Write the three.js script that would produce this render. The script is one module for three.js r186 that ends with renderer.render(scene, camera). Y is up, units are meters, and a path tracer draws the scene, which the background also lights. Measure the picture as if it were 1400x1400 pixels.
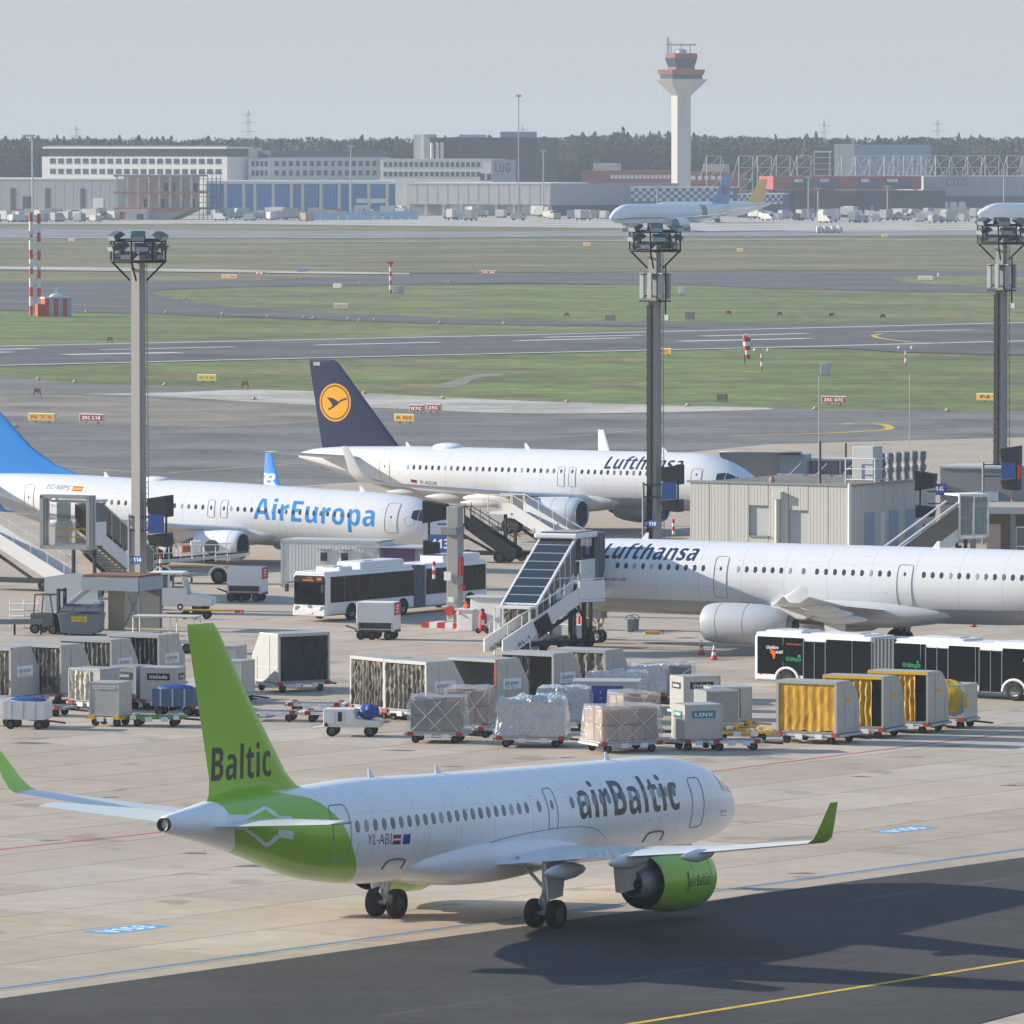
import * as THREE from 'three';
import { mergeGeometries } from 'three/addons/utils/BufferGeometryUtils.js';
import { MarchingCubes } from 'three/addons/objects/MarchingCubes.js';
import { RoundedBoxGeometry } from 'three/addons/geometries/RoundedBoxGeometry.js';

// ---------- camera, sky, sun, exposure ----------
const FOCAL = 10500, HORIZON = 184.5, EYE = 28.4;              // long lens: focal length and horizon row in 1400-pixel units, eye height in metres
const PITCH = Math.atan((700 - HORIZON) / FOCAL);
const scene = new THREE.Scene();
const camera = new THREE.PerspectiveCamera(2 * Math.atan(700 / FOCAL) * 180 / Math.PI, 1, 1, 20000);
camera.position.set(0, EYE, 0); camera.rotation.x = -PITCH;
const renderer = new THREE.WebGLRenderer();
renderer.toneMapping = THREE.LinearToneMapping;
renderer.toneMappingExposure = 1.7;
renderer.shadowMap.enabled = true;
const SUN_EL = 19.3 * Math.PI / 180, SUN_AZ = 14 * Math.PI / 180;
const sunDir = new THREE.Vector3(-Math.cos(SUN_AZ) * Math.cos(SUN_EL), Math.sin(SUN_EL), -Math.sin(SUN_AZ) * Math.cos(SUN_EL));
{
  const w = 256, h = 128, data = new Float32Array(w * h * 4);
  for (let j = 0; j < h; j++) for (let i = 0; i < w; i++) {
    const el = Math.max(0, (j + 0.5) / h * 180 - 90);
    const t = 1 - Math.exp(-el / 34), k = (j * w + i) * 4;
    data[k] = 0.342 + (0.05 - 0.342) * t; data[k + 1] = 0.356 + (0.175 - 0.356) * t; data[k + 2] = 0.356 + (0.40 - 0.356) * t; data[k + 3] = 1;
  }
  const sky = new THREE.DataTexture(data, w, h, THREE.RGBAFormat, THREE.FloatType);
  sky.mapping = THREE.EquirectangularReflectionMapping; sky.magFilter = THREE.LinearFilter; sky.minFilter = THREE.LinearFilter; sky.needsUpdate = true;
  scene.background = sky; scene.environment = sky;
}
const sun = new THREE.DirectionalLight(new THREE.Color().setRGB(1, 0.9, 0.76), 4.7);
sun.position.copy(sunDir).multiplyScalar(600).add(new THREE.Vector3(0, 0, -420)); sun.target.position.set(0, 0, -420);
sun.castShadow = true; sun.shadow.mapSize.set(4096, 4096); sun.shadow.radius = 1;
Object.assign(sun.shadow.camera, { left: -400, right: 400, top: 300, bottom: -300, near: 1, far: 1600 });
scene.add(sun, sun.target);
scene.fog = new THREE.FogExp2(new THREE.Color().setRGB(0.74, 0.87, 1.0), 0.000105);

// ---------- helpers ----------
let seed = 7;
const rnd = () => { seed = (seed + 0x6D2B79F5) | 0; let t = Math.imul(seed ^ (seed >>> 15), 1 | seed); t = (t + Math.imul(t ^ (t >>> 7), 61 | t)) ^ t; return ((t ^ (t >>> 14)) >>> 0) / 4294967296; };
const rr = (a, b) => a + (b - a) * rnd();
const R = Math.PI / 180;
const V = (x, y, z) => new THREE.Vector3(x, y, z);
// point of the ground (or of the level y) seen at a spot of the photograph, in metres: x right, z minus the distance
function G(px, py, y = 0) {
  const a = (px - 700) / FOCAL, b = -(py - 700) / FOCAL, c = Math.cos(PITCH), s = Math.sin(PITCH);
  const t = (y - EYE) / (b * c - s);
  return V(a * t, y, -(c + b * s) * t);
}
function hash(x, y, s) { let h = Math.imul(x, 374761393) + Math.imul(y, 668265263) + Math.imul(s, 974711) | 0; h = Math.imul(h ^ (h >>> 13), 1274126177); return ((h ^ (h >>> 16)) >>> 0) / 4294967296; }
function vnoise(x, y, per, s) {                                   // value noise that repeats after per cells
  const xi = Math.floor(x), yi = Math.floor(y), fx = x - xi, fy = y - yi, u = fx * fx * (3 - 2 * fx), v = fy * fy * (3 - 2 * fy);
  const m = (n) => ((n % per) + per) % per;
  const a = hash(m(xi), m(yi), s), b = hash(m(xi + 1), m(yi), s), c = hash(m(xi), m(yi + 1), s), d = hash(m(xi + 1), m(yi + 1), s);
  return a + (b - a) * u + (c - a) * v + (a - b - c + d) * u * v;
}
function fbm(x, y, per, s, oct = 4) { let r = 0, a = 0.5, n = 0; for (let i = 0; i < oct; i++) { r += a * vnoise(x, y, per, s + i); n += a; x *= 2; y *= 2; per *= 2; a *= 0.5; } return r / n; }
function noiseTex(size, fn, srgb = true) {
  const d = new Uint8Array(size * size * 4);
  for (let j = 0; j < size; j++) for (let i = 0; i < size; i++) { const c = fn(i / size, j / size), k = (j * size + i) * 4; for (let q = 0; q < 3; q++) d[k + q] = Math.max(0, Math.min(255, c[q] * 255)); d[k + 3] = 255; }
  const t = new THREE.DataTexture(d, size, size); t.wrapS = t.wrapT = THREE.RepeatWrapping; t.magFilter = THREE.LinearFilter; t.minFilter = THREE.LinearMipmapLinearFilter; t.generateMipmaps = true;
  if (srgb) t.colorSpace = THREE.SRGBColorSpace; t.needsUpdate = true; return t;
}
const lerp3 = (a, b, t) => [a[0] + (b[0] - a[0]) * t, a[1] + (b[1] - a[1]) * t, a[2] + (b[2] - a[2]) * t];
const sm = (a, b, x) => { const t = Math.max(0, Math.min(1, (x - a) / (b - a))); return t * t * (3 - 2 * t); };
const hex = (h) => { const n = parseInt(h.slice(1), 16); return [(n >> 16) / 255, ((n >> 8) & 255) / 255, (n & 255) / 255]; };
function mat(color, roughness = 0.6, extra = {}) { return new THREE.MeshStandardMaterial({ color, roughness, ...extra }); }
function paint(color, extra = {}) { return new THREE.MeshPhysicalMaterial({ color, roughness: 0.38, clearcoat: 0.6, clearcoatRoughness: 0.12, ...extra }); }

const used = new Map();
function numbered(name) { const n = used.get(name) || 0; used.set(name, n + 1); return n ? name + '_' + String(n).padStart(3, '0') : name; }
function P(name, geo, material, parent) {                          // a part: one named mesh
  const list = Array.isArray(geo) ? geo : [geo];
  const g = list.length > 1 ? mergeGeometries(list.map((q) => { const r = q.index ? q.toNonIndexed() : q; for (const k of Object.keys(r.attributes)) if (!['position', 'normal', 'uv'].includes(k)) r.deleteAttribute(k); return r; })) : list[0];
  const m = new THREE.Mesh(g, material); m.name = name; m.castShadow = m.receiveShadow = true; if (parent) parent.add(m); return m;
}
function tag(o, label, category, group) { o.userData.label = label; o.userData.category = category; if (group) o.userData.group = group; return o; }
function thing(name, label, category, pos, turn = 0, group) {      // a Group at the thing's base; its children are its parts
  const o = new THREE.Group(); o.name = numbered(name); scene.add(o); if (pos) o.position.copy(pos); o.rotation.y = turn; return tag(o, label, category, group);
}
function dup(o, pos, turn, label, group) {
  const c = o.clone(); c.name = numbered(o.name.replace(/_\d{3}$/, '')); scene.add(c); c.position.copy(pos); c.rotation.y = turn; c.userData = { ...o.userData };
  if (label) c.userData.label = label; if (group) c.userData.group = group; return c;
}
function structure(name, geo, material, parent) { const m = P(name, geo, material, parent || scene); if (!parent) m.userData.kind = 'structure'; return m; }
const M4 = () => new THREE.Matrix4();
function box(w, h, d, x = 0, y = 0, z = 0, ry = 0, rx = 0, rz = 0) { const g = new THREE.BoxGeometry(w, h, d); if (rx) g.rotateX(rx); if (rz) g.rotateZ(rz); if (ry) g.rotateY(ry); return g.translate(x, y, z); }
function rbox(w, h, d, r, x = 0, y = 0, z = 0, ry = 0) { const g = new RoundedBoxGeometry(w, h, d, 2, r); if (ry) g.rotateY(ry); return g.translate(x, y, z); }
function bar(a, b, r, seg = 6, r2) {                                // a round bar from a to b
  const d = b.clone().sub(a), l = d.length(), g = new THREE.CylinderGeometry(r2 === undefined ? r : r2, r, l, seg);
  g.applyMatrix4(M4().makeRotationFromQuaternion(new THREE.Quaternion().setFromUnitVectors(V(0, 1, 0), d.normalize())));
  return g.translate((a.x + b.x) / 2, (a.y + b.y) / 2, (a.z + b.z) / 2);
}
const wbar = (x1, y1, z1, x2, y2, z2, r = 0.03, seg = 5) => bar(V(x1, y1, z1), V(x2, y2, z2), r, seg);
function beam(a, b, w, h) {                                         // a square bar from a to b
  const d = b.clone().sub(a), l = d.length(), g = new THREE.BoxGeometry(w, h, l);
  const m = M4().lookAt(V(0, 0, 0), d, V(0, 1, 0)); g.applyMatrix4(m); return g.translate((a.x + b.x) / 2, (a.y + b.y) / 2, (a.z + b.z) / 2);
}
function prism(pts, depth, bevel = 0) {                             // outline in x, y pushed through z (centred)
  const s = new THREE.Shape(pts.map((p) => new THREE.Vector2(p[0], p[1])));
  const g = new THREE.ExtrudeGeometry(s, { depth: depth - 2 * bevel, bevelEnabled: bevel > 0, bevelThickness: bevel, bevelSize: bevel, bevelOffset: -bevel, bevelSegments: 2 });
  return g.translate(0, 0, -depth / 2 + bevel);
}
function loft(rings, uvFn, capA = true, capB = true) {              // closed rings of equal length joined into one skin
  const n = rings[0].length, m = rings.length, pos = [], uv = [], idx = [];
  for (let i = 0; i < m; i++) for (let j = 0; j <= n; j++) { const p = rings[i][j % n]; pos.push(p.x, p.y, p.z); const q = uvFn ? uvFn(p, i, j, m, n) : [i / (m - 1), j / n]; uv.push(q[0], q[1]); }
  const w = n + 1;
  for (let i = 0; i < m - 1; i++) for (let j = 0; j < n; j++) { const a = i * w + j, b = a + 1, c = a + w, d = c + 1; idx.push(a, c, b, b, c, d); }
  const cap = (i, flip) => { const c = V(0, 0, 0); rings[i].forEach((p) => c.add(p)); c.multiplyScalar(1 / n); const k = pos.length / 3; pos.push(c.x, c.y, c.z); const q = uvFn ? uvFn(c, i, 0, m, n) : [0, 0]; uv.push(q[0], q[1]); for (let j = 0; j < n; j++) flip ? idx.push(k, i * w + j, i * w + j + 1) : idx.push(k, i * w + j + 1, i * w + j); };
  if (capA) cap(0, true); if (capB) cap(m - 1, false);
  const g = new THREE.BufferGeometry(); g.setAttribute('position', new THREE.Float32BufferAttribute(pos, 3)); g.setAttribute('uv', new THREE.Float32BufferAttribute(uv, 2)); g.setIndex(idx); g.computeVertexNormals(); return g;
}
function canvasTex(w, h, draw) { const c = document.createElement('canvas'); c.width = w; c.height = h; const x = c.getContext('2d'); draw(x, w, h); const t = new THREE.CanvasTexture(c); t.colorSpace = THREE.SRGBColorSpace; t.anisotropy = 8; return t; }
function fitText(x, text, left, base, width, height, font = 'bold 100px sans-serif') { x.save(); x.font = font; const w = x.measureText(text).width; x.translate(left, base); x.scale(width / w, height / 72); x.fillText(text, 0, 0); x.restore(); }
function signTex(text, fg, bg, w = 256, h = 64, pad = 0.12) { return canvasTex(w, h, (x) => { x.fillStyle = bg; x.fillRect(0, 0, w, h); x.fillStyle = fg; fitText(x, text, w * pad, h * 0.76, w * (1 - 2 * pad), h * 0.52); }); }
function panel(w, h, material, x, y, z, ry = 0) { const g = new THREE.BoxGeometry(w, h, 0.012); if (ry) g.rotateY(ry); return g.translate(x, y, z); }
function printed(tex, rough = 0.5) { return mat('#ffffff', rough, { map: tex }); }
function lathe(profile, seg = 24, axis = 'y') { const g = new THREE.LatheGeometry(profile.map((p) => new THREE.Vector2(p[0], p[1])), seg); if (axis === 'x') g.rotateZ(-Math.PI / 2); if (axis === 'z') g.rotateX(Math.PI / 2); return g; }
const tyreMat = mat('#1d1d1e', 0.9), rimMat = mat('#9a9c9e', 0.5, { metalness: 0.3 }), darkRim = mat('#4a4b4d', 0.6);
const tyreGeos = new Map(), rimGeos = new Map();
function wheel(parent, r, w, x, y, z, rim = rimMat, axis = 'z') {  // tyre with the rim as its child; axle along z or x
  const key = r.toFixed(3) + '_' + w.toFixed(3) + axis;
  if (!tyreGeos.has(key)) {
    const i = r * 0.55, h = w / 2;
    const t = lathe([[i, -h * 0.8], [r * 0.8, -h], [r * 0.95, -h * 0.85], [r, -h * 0.5], [r, h * 0.5], [r * 0.95, h * 0.85], [r * 0.8, h], [i, h * 0.8]], 22); t.rotateX(Math.PI / 2); if (axis === 'x') t.rotateY(Math.PI / 2);
    const k = lathe([[0, -h * 0.75], [i * 0.35, -h * 0.75], [i * 0.5, -h * 0.4], [i * 0.85, -h * 0.45], [i * 1.02, -h * 0.85], [i * 1.02, h * 0.85], [i * 0.85, h * 0.45], [i * 0.5, h * 0.4], [i * 0.35, h * 0.75], [0, h * 0.75]], 16); k.rotateX(Math.PI / 2); if (axis === 'x') k.rotateY(Math.PI / 2);
    tyreGeos.set(key, t); rimGeos.set(key, k);
  }
  const t = P('wheel', tyreGeos.get(key), tyreMat, parent); t.position.set(x, y, z); P('rim', rimGeos.get(key), rim, t); return t;
}
// ---------- ground ----------
function sheet(pts, y) {                                            // pts: spots of the photograph lying on the ground, as a flat sheet with uv in metres
  const w = pts.map((p) => G(p[0], p[1])); const s = new THREE.Shape(w.map((p) => new THREE.Vector2(p.x, p.z)));
  const g = new THREE.ShapeGeometry(s); const a = g.attributes.position, uv = g.attributes.uv, n = g.attributes.normal;
  for (let i = 0; i < a.count; i++) { const x = a.getX(i), z = a.getY(i); a.setXYZ(i, x, y, z); uv.setXY(i, x, z); n.setXYZ(i, 0, 1, 0); }
  const t = g.index.array; for (let i = 0; i < t.length; i += 3) { const [A, B, C] = [t[i], t[i + 1], t[i + 2]]; const cr = (a.getX(B) - a.getX(A)) * (a.getZ(C) - a.getZ(A)) - (a.getZ(B) - a.getZ(A)) * (a.getX(C) - a.getX(A)); if (cr > 0) { t[i + 1] = C; t[i + 2] = B; } }
  return g;
}
function stripe(pts, width, y) {                                    // painted line along ground spots, width in metres
  const w = pts.map((p) => Array.isArray(p) ? G(p[0], p[1]) : p), pos = [], uv = [], idx = [];
  w.forEach((p, i) => { const a = w[Math.max(0, i - 1)], b = w[Math.min(w.length - 1, i + 1)], d = b.clone().sub(a).setY(0).normalize(), n = V(-d.z, 0, d.x); for (const s of [-1, 1]) { pos.push(p.x + n.x * width / 2 * s, y, p.z + n.z * width / 2 * s); uv.push(p.x + n.x * width / 2 * s, p.z + n.z * width / 2 * s); } });
  for (let i = 0; i < w.length - 1; i++) { const k = i * 2; idx.push(k, k + 1, k + 2, k + 1, k + 3, k + 2); }
  const g = new THREE.BufferGeometry(); g.setAttribute('position', new THREE.Float32BufferAttribute(pos, 3)); g.setAttribute('uv', new THREE.Float32BufferAttribute(uv, 2)); g.setAttribute('normal', new THREE.Float32BufferAttribute(w.flatMap(() => [0, 1, 0, 0, 1, 0]), 3)); g.setIndex(idx);
  const A = w[0], n0 = V(pos[3] - pos[0], 0, pos[5] - pos[2]), d0 = w[1].clone().sub(A); if (n0.cross(d0).y < 0) flipTri(g); return g;
}
function flipTri(g) { const t = g.index.array; for (let i = 0; i < t.length; i += 3) { const q = t[i + 1]; t[i + 1] = t[i + 2]; t[i + 2] = q; } }
function curve(pts, n = 40) { const c = new THREE.CatmullRomCurve3(pts.map((p) => V(p[0], p[1], 0)), false, 'centripetal'); return c.getPoints(n).map((p) => [p.x, p.y]); }
function tiled(tex, metres) { const t = tex.clone(); t.repeat.set(1 / metres, 1 / metres); t.needsUpdate = true; return t; }
const N = 512;
const concTex = noiseTex(N, (u, v) => { const a = fbm(u * 5, v * 5, 5, 1, 5), b = fbm(u * 40, v * 40, 40, 9, 3), c = sm(0.70, 0.82, fbm(u * 14, v * 14, 14, 23, 3)); const k = 0.90 + 0.12 * a + 0.10 * (b - 0.5) - 0.13 * c; return [0.735 * k, 0.685 * k, 0.625 * k]; });
const aspTex = noiseTex(N, (u, v) => { const a = fbm(u * 4, v * 4, 4, 31, 5), b = fbm(u * 60, v * 60, 60, 37, 2), c = fbm(u * 3, v * 30, 30, 41, 3); const k = 0.66 + 0.42 * a + 0.24 * (b - 0.5) + 0.24 * (c - 0.5); return [k, k * 0.995, k * 0.985]; });
const grassTex = noiseTex(N, (u, v) => { const a = fbm(u * 6, v * 6, 6, 51, 5), b = fbm(u * 50, v * 50, 50, 57, 3), d = sm(0.5, 0.72, fbm(u * 8, v * 8, 8, 61, 4)); const g = lerp3([0.43, 0.51, 0.22], [0.54, 0.50, 0.32], d); const w = sm(0.35, 0.65, fbm(u * 3, v * 24, 24, 67, 3)); const k = (0.6 + 0.5 * a + 0.5 * (b - 0.5)) * (0.94 + 0.1 * w); return [g[0] * k, g[1] * k, g[2] * k]; });
const dryTex = noiseTex(N, (u, v) => { const a = fbm(u * 6, v * 6, 6, 71, 5), b = fbm(u * 50, v * 50, 50, 77, 3), d = sm(0.45, 0.75, fbm(u * 7, v * 7, 7, 81, 4)); const g = lerp3([0.50, 0.45, 0.30], [0.36, 0.42, 0.20], d); const k = 0.66 + 0.45 * a + 0.3 * (b - 0.5); return [g[0] * k, g[1] * k, g[2] * k]; });
const M_conc = mat('#ffffff', 0.88, { map: tiled(concTex, 31) });
const M_grass = mat('#ffffff', 0.95, { map: tiled(grassTex, 95) }), M_dry = mat('#ffffff', 0.95, { map: tiled(dryTex, 140) });
const M_asp = mat('#393836', 0.88, { map: tiled(aspTex, 23) }), M_aspOld = mat('#7b7b79', 0.9, { map: tiled(aspTex, 37) }), M_run = mat('#5f5f63', 0.9, { map: tiled(aspTex, 53) }), M_tan = mat('#958c80', 0.9, { map: tiled(aspTex, 29) }), M_path = mat('#c4beb3', 0.9, { map: tiled(aspTex, 61) }), M_far = mat('#8e9092', 0.9, { map: tiled(aspTex, 71) });
const wear = noiseTex(256, (u, v) => { const a = fbm(u * 30, v * 30, 30, 91, 3), k = 0.78 + 0.3 * a; return [k, k, k]; });
const M_paintWhite = mat('#e0dfda', 0.8, { map: tiled(wear, 6) }), M_paintYellow = mat('#e0b91f', 0.8, { map: tiled(wear, 6) }), M_paintBlue = mat('#3f8fc6', 0.8, { map: tiled(wear, 6) }), M_paintRed = mat('#c8463f', 0.8, { map: tiled(wear, 6) }), M_paintPale = mat('#b8a878', 0.8, { map: tiled(wear, 6) });

{ const p = new THREE.PlaneGeometry(4000, 9000); p.rotateX(-Math.PI / 2); p.translate(0, -0.2, -4550); const uv = p.attributes.uv, a = p.attributes.position; for (let i = 0; i < uv.count; i++) uv.setXY(i, a.getX(i), a.getZ(i)); structure('ground', p, M_dry); }
structure('grass_field', sheet([[-500, 388], [1900, 388], [2300, 612], [-900, 640]], -0.12), M_grass);
// far airfield
structure('far_taxiway', sheet([[-300, 314], [150, 312.5], [450, 316], [900, 316], [1700, 313], [1700, 321], [900, 323], [450, 325.5], [-300, 326]], -0.06), M_far);
structure('far_apron', sheet([[330, 306], [900, 312], [1010, 318], [1700, 318], [1700, 262], [-300, 262], [-300, 306]], -0.08), M_path);
structure('service_road', stripe([[-300, 332], [350, 331], [700, 329.5], [1050, 327.5], [1700, 326.5]], 9, -0.05), M_path);
structure('service_road', stripe([[-300, 348], [0, 347], [350, 344.5], [700, 342], [1050, 341], [1700, 341]], 4, -0.05), M_far).name = 'perimeter_road';
structure('dry_grass', sheet([[-500, 333.5], [1900, 333.5], [1900, 369.5], [1050, 369], [560, 373], [300, 369.5], [-500, 365]], -0.1), M_dry);
structure('concrete_path', sheet([[-300, 362.5], [0, 364], [200, 366], [350, 369], [560, 373], [560, 375], [350, 372.5], [200, 370.5], [0, 368.5], [-300, 366]], -0.04), M_path);
structure('curved_taxiway', sheet([[-400, 387], [0, 386], [200, 383.5], [350, 382.5], [440, 379], [525, 375.5], [700, 374], [900, 372.8], [1100, 371], [1700, 366], [1700, 403], [1400, 400], [1230, 398], [1050, 394], [950, 389], [700, 386.5], [520, 389], [350, 391.5], [250, 394], [215, 396.5], [205, 399], [214, 403.5], [250, 410], [300, 417], [350, 422], [440, 427], [525, 430], [600, 433.7], [700, 437.3], [880, 439.5], [1050, 442], [1050, 450], [880, 446], [700, 444], [600, 442], [350, 433.5], [175, 427.5], [0, 423.5], [-400, 420]], -0.05), M_run);
structure('grass_island', sheet([[1205, 379], [1300, 377.6], [1700, 376], [1700, 394], [1400, 392.5], [1330, 391], [1250, 386.5]], -0.03), M_grass);
structure('runway', sheet([[-400, 482], [0, 472], [350, 464.5], [700, 457], [1050, 443], [1700, 437], [1700, 494], [1400, 485], [1225, 480.5], [1160, 476], [1050, 475], [700, 483], [350, 491.2], [0, 499.5], [-400, 508]], -0.04), M_run);
structure('parallel_taxiway', sheet([[-600, 494], [0, 512.5], [100, 522.5], [180, 526], [350, 531.5], [700, 546], [850, 551], [1050, 556.5], [1250, 560.5], [1900, 562], [2300, 578], [1400, 597], [1050, 606.5], [600, 652], [-600, 720]], -0.07), M_aspOld);
structure('worn_asphalt', sheet([[-200, 542], [100, 539.5], [350, 552], [520, 566], [420, 577], [300, 583], [150, 581], [60, 573], [-200, 556]], -0.06), M_tan);
structure('concrete_shoulder', sheet(curve([[105, 538], [230, 536], [350, 532.2], [700, 546.6], [900, 553], [1060, 558], [900, 563], [700, 564], [520, 557], [350, 549], [230, 542], [105, 538]], 60), -0.05), M_path);
structure('dirt_track', sheet(curve([[588, 530], [615, 520], [650, 511], [690, 511], [650, 517], [630, 527], [588, 530]], 40), -0.1), M_tan);
for (const p of [[[-300, 505.5], [0, 499], [350, 490.7], [700, 482.5], [1050, 474.5], [1400, 465.5], [1700, 458]], [[-300, 479.5], [0, 472.8], [350, 465.3], [700, 457.8], [1050, 449.2], [1400, 440.5], [1700, 434]]]) structure('runway_edge_line', stripe(p, 2.0, -0.035), M_paintWhite);
for (const [a, b, c, d, w] of [[88, 484.2, 245, 481.5, 3.6], [140, 477.6, 320, 473.6, 1.8], [-40, 478.5, 45, 476, 2.4], [-40, 482.3, 15, 480.6, 2.4], [433, 471.2, 600, 467.4, 2.4], [705, 465.4, 860, 461.4, 2.4], [745, 460.8, 880, 457.6, 2.4], [930, 466, 1105, 462.2, 3], [960, 459, 1103, 455.4, 2.4], [1195, 453.4, 1330, 450.4, 1.8]]) structure('runway_marking', stripe([[a, b], [c, d]], w, -0.034), M_paintWhite);
structure('taxi_line', stripe(curve([[1290, 469], [1240, 466.5], [1200, 461], [1194, 458.5], [1205, 456]], 20), 0.8, -0.033), M_paintYellow);
structure('taxi_line', stripe(curve([[1000, 595], [1100, 592.3], [1180, 588.5], [1217, 584.5], [1210, 580], [1170, 577.6], [1150, 579]], 30), 0.9, -0.06), M_paintYellow);
structure('taxi_line', stripe([[1050, 594], [1200, 589.5], [1500, 580]], 0.5, -0.059), M_paintPale);
structure('taxi_line', stripe([[60, 633.5], [105, 637.5], [180, 644.5], [230, 645.5], [350, 636.5], [480, 627]], 0.5, -0.06), M_paintPale);
structure('taxi_line', stripe([[700, 600], [800, 594], [860, 588], [1000, 580]], 0.5, -0.06), M_paintPale);
structure('taxi_line', stripe([[-60, 408], [60, 414], [190, 420]], 1.0, -0.04), M_paintPale);
// apron: slabs in front, one sheet beyond
const AX = 53.4 * R;
{
  const pts = [[-900, 760], [-600, 722], [600, 652.6], [1050, 607], [1400, 597.5], [2300, 579], [2600, 1500], [2600, 2200], [-1800, 2200], [-1800, 1000]];
  const apron = structure('apron', sheet(pts, -0.02), mat('#f8f4ee', 0.88, { map: tiled(concTex, 37) }));
  const tones = ['#ffffff', '#faf7f2', '#f5f1ea', '#fdfaf5', '#f3efe9'].map((c, i) => mat(c, 0.86, { map: (() => { const t = tiled(concTex, 29 + i * 3); t.offset.set(i * 0.21, i * 0.37); return t; })() }));
  const A = 7.5, B = 5.2, u = V(Math.cos(AX), 0, -Math.sin(AX)), v = V(Math.sin(AX), 0, Math.cos(AX)), o = G(0, 1365.5), list = [];
  for (let i = -12; i < 45; i++) for (let j = -60; j < 4; j++) {
    const c = o.clone().addScaledVector(u, (i + 0.5) * A).addScaledVector(v, (j + 0.5) * B - 1.5); const d = -c.z; if (d < 200) continue;
    const sx = 700 + FOCAL * c.x / d, sy = HORIZON + FOCAL * EYE / d; if (sx < -130 || sx > 1530 || sy > 1440 || sy < 858) continue; list.push([c, sy]);
  }
  list.sort((p, q) => q[1] - p[1]); let cnt = 0;
  { const quads = list.slice(0, 300).map(([c]) => { const q = new THREE.PlaneGeometry(A, B); q.rotateX(-Math.PI / 2); q.rotateY(AX); return q.translate(c.x, -0.0185, c.z); }); P('joint_filler', quads, mat('#5f584f', 0.95), apron); }
  for (const [c] of list) { const sg = new THREE.BoxGeometry(A - 0.07, 0.018, B - 0.07); sg.rotateY(AX); const q = sg.attributes.position, uv = sg.attributes.uv; for (let k = 0; k < q.count; k++) uv.setXY(k, q.getX(k) + c.x, q.getZ(k) + c.z); sg.translate(c.x, -0.0092, c.z); const m = P('concrete_slab', sg, tones[Math.floor(rnd() * tones.length)], apron); if (++cnt >= 300) break; }
  console.log('slabs', list.length, cnt);
}
structure('taxiway', sheet([[-300, 1406.4], [1700, 1130.7], [1900, 1260], [1640, 1320], [1335, 1400], [1290, 1425], [-300, 1800]], 0.004), M_asp);
structure('stand_line', stripe([[-200, 1379], [0, 1351.5], [700, 1256], [1400, 1160.5], [1600, 1133]], 0.22, 0.008), M_paintBlue).name = 'apron_edge_line';
structure('taxi_line', stripe([[560, 1449], [860, 1400.5], [1400, 1313.5], [1700, 1267]], 0.3, 0.008), M_paintYellow);
structure('red_line', stripe([[-200, 1184], [0, 1161.5], [223, 1137.5], [700, 1086], [965, 1056], [1180, 1028.5], [1365, 1004.5], [1600, 974]], 0.2, 0.006), M_paintRed);
structure('stand_line', stripe([[-200, 1246], [0, 1258.5], [118, 1266.8]], 0.15, 0.006), M_paintYellow);
structure('stand_line', stripe([[231, 1272.6], [277, 1275.8]], 0.15, 0.006), M_paintYellow);
structure('stand_line', stripe([[-200, 1044], [0, 1058], [270, 1075.5], [430, 1086]], 0.15, 0.006), M_paintPale);
structure('stand_line', stripe([[995, 1120.5], [1190, 1134.5]], 0.15, 0.006), M_paintPale);
structure('stand_line', stripe([[1288, 1137.2], [1332, 1139.6]], 0.15, 0.006), M_paintPale);
structure('service_line', stripe([[-100, 1142], [0, 1146.5], [60, 1150]], 0.12, 0.006), M_paintWhite);
structure('service_line', stripe([[-100, 1161], [0, 1154], [64, 1149.5]], 0.12, 0.006), M_paintWhite);
structure('service_line', stripe([[390, 1008], [700, 1030], [900, 1043]], 0.1, 0.006), M_paintWhite);
structure('service_line', stripe([[-100, 884], [150, 868], [420, 851], [700, 838]], 0.12, 0.006), M_paintWhite);
function stencil(px, py, w, h, turn, text) { const t = canvasTex(512, 128, (x) => { x.fillStyle = '#5c9cc2'; x.fillRect(0, 0, 512, 128); x.fillStyle = '#dfe9ef'; fitText(x, text, 60, 108, 380, 84); }); const g = new THREE.PlaneGeometry(w, h); g.rotateX(-Math.PI / 2); g.rotateY(turn); const c = G(px, py); g.translate(c.x, 0.006, c.z); structure('stand_number_marking', g, mat('#ffffff', 0.8, { map: t })); }
stencil(173, 1270.2, 3.5, 1.4, AX, 'V153'); stencil(1236, 1134.2, 3.4, 1.2, AX, 'V155');
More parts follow.
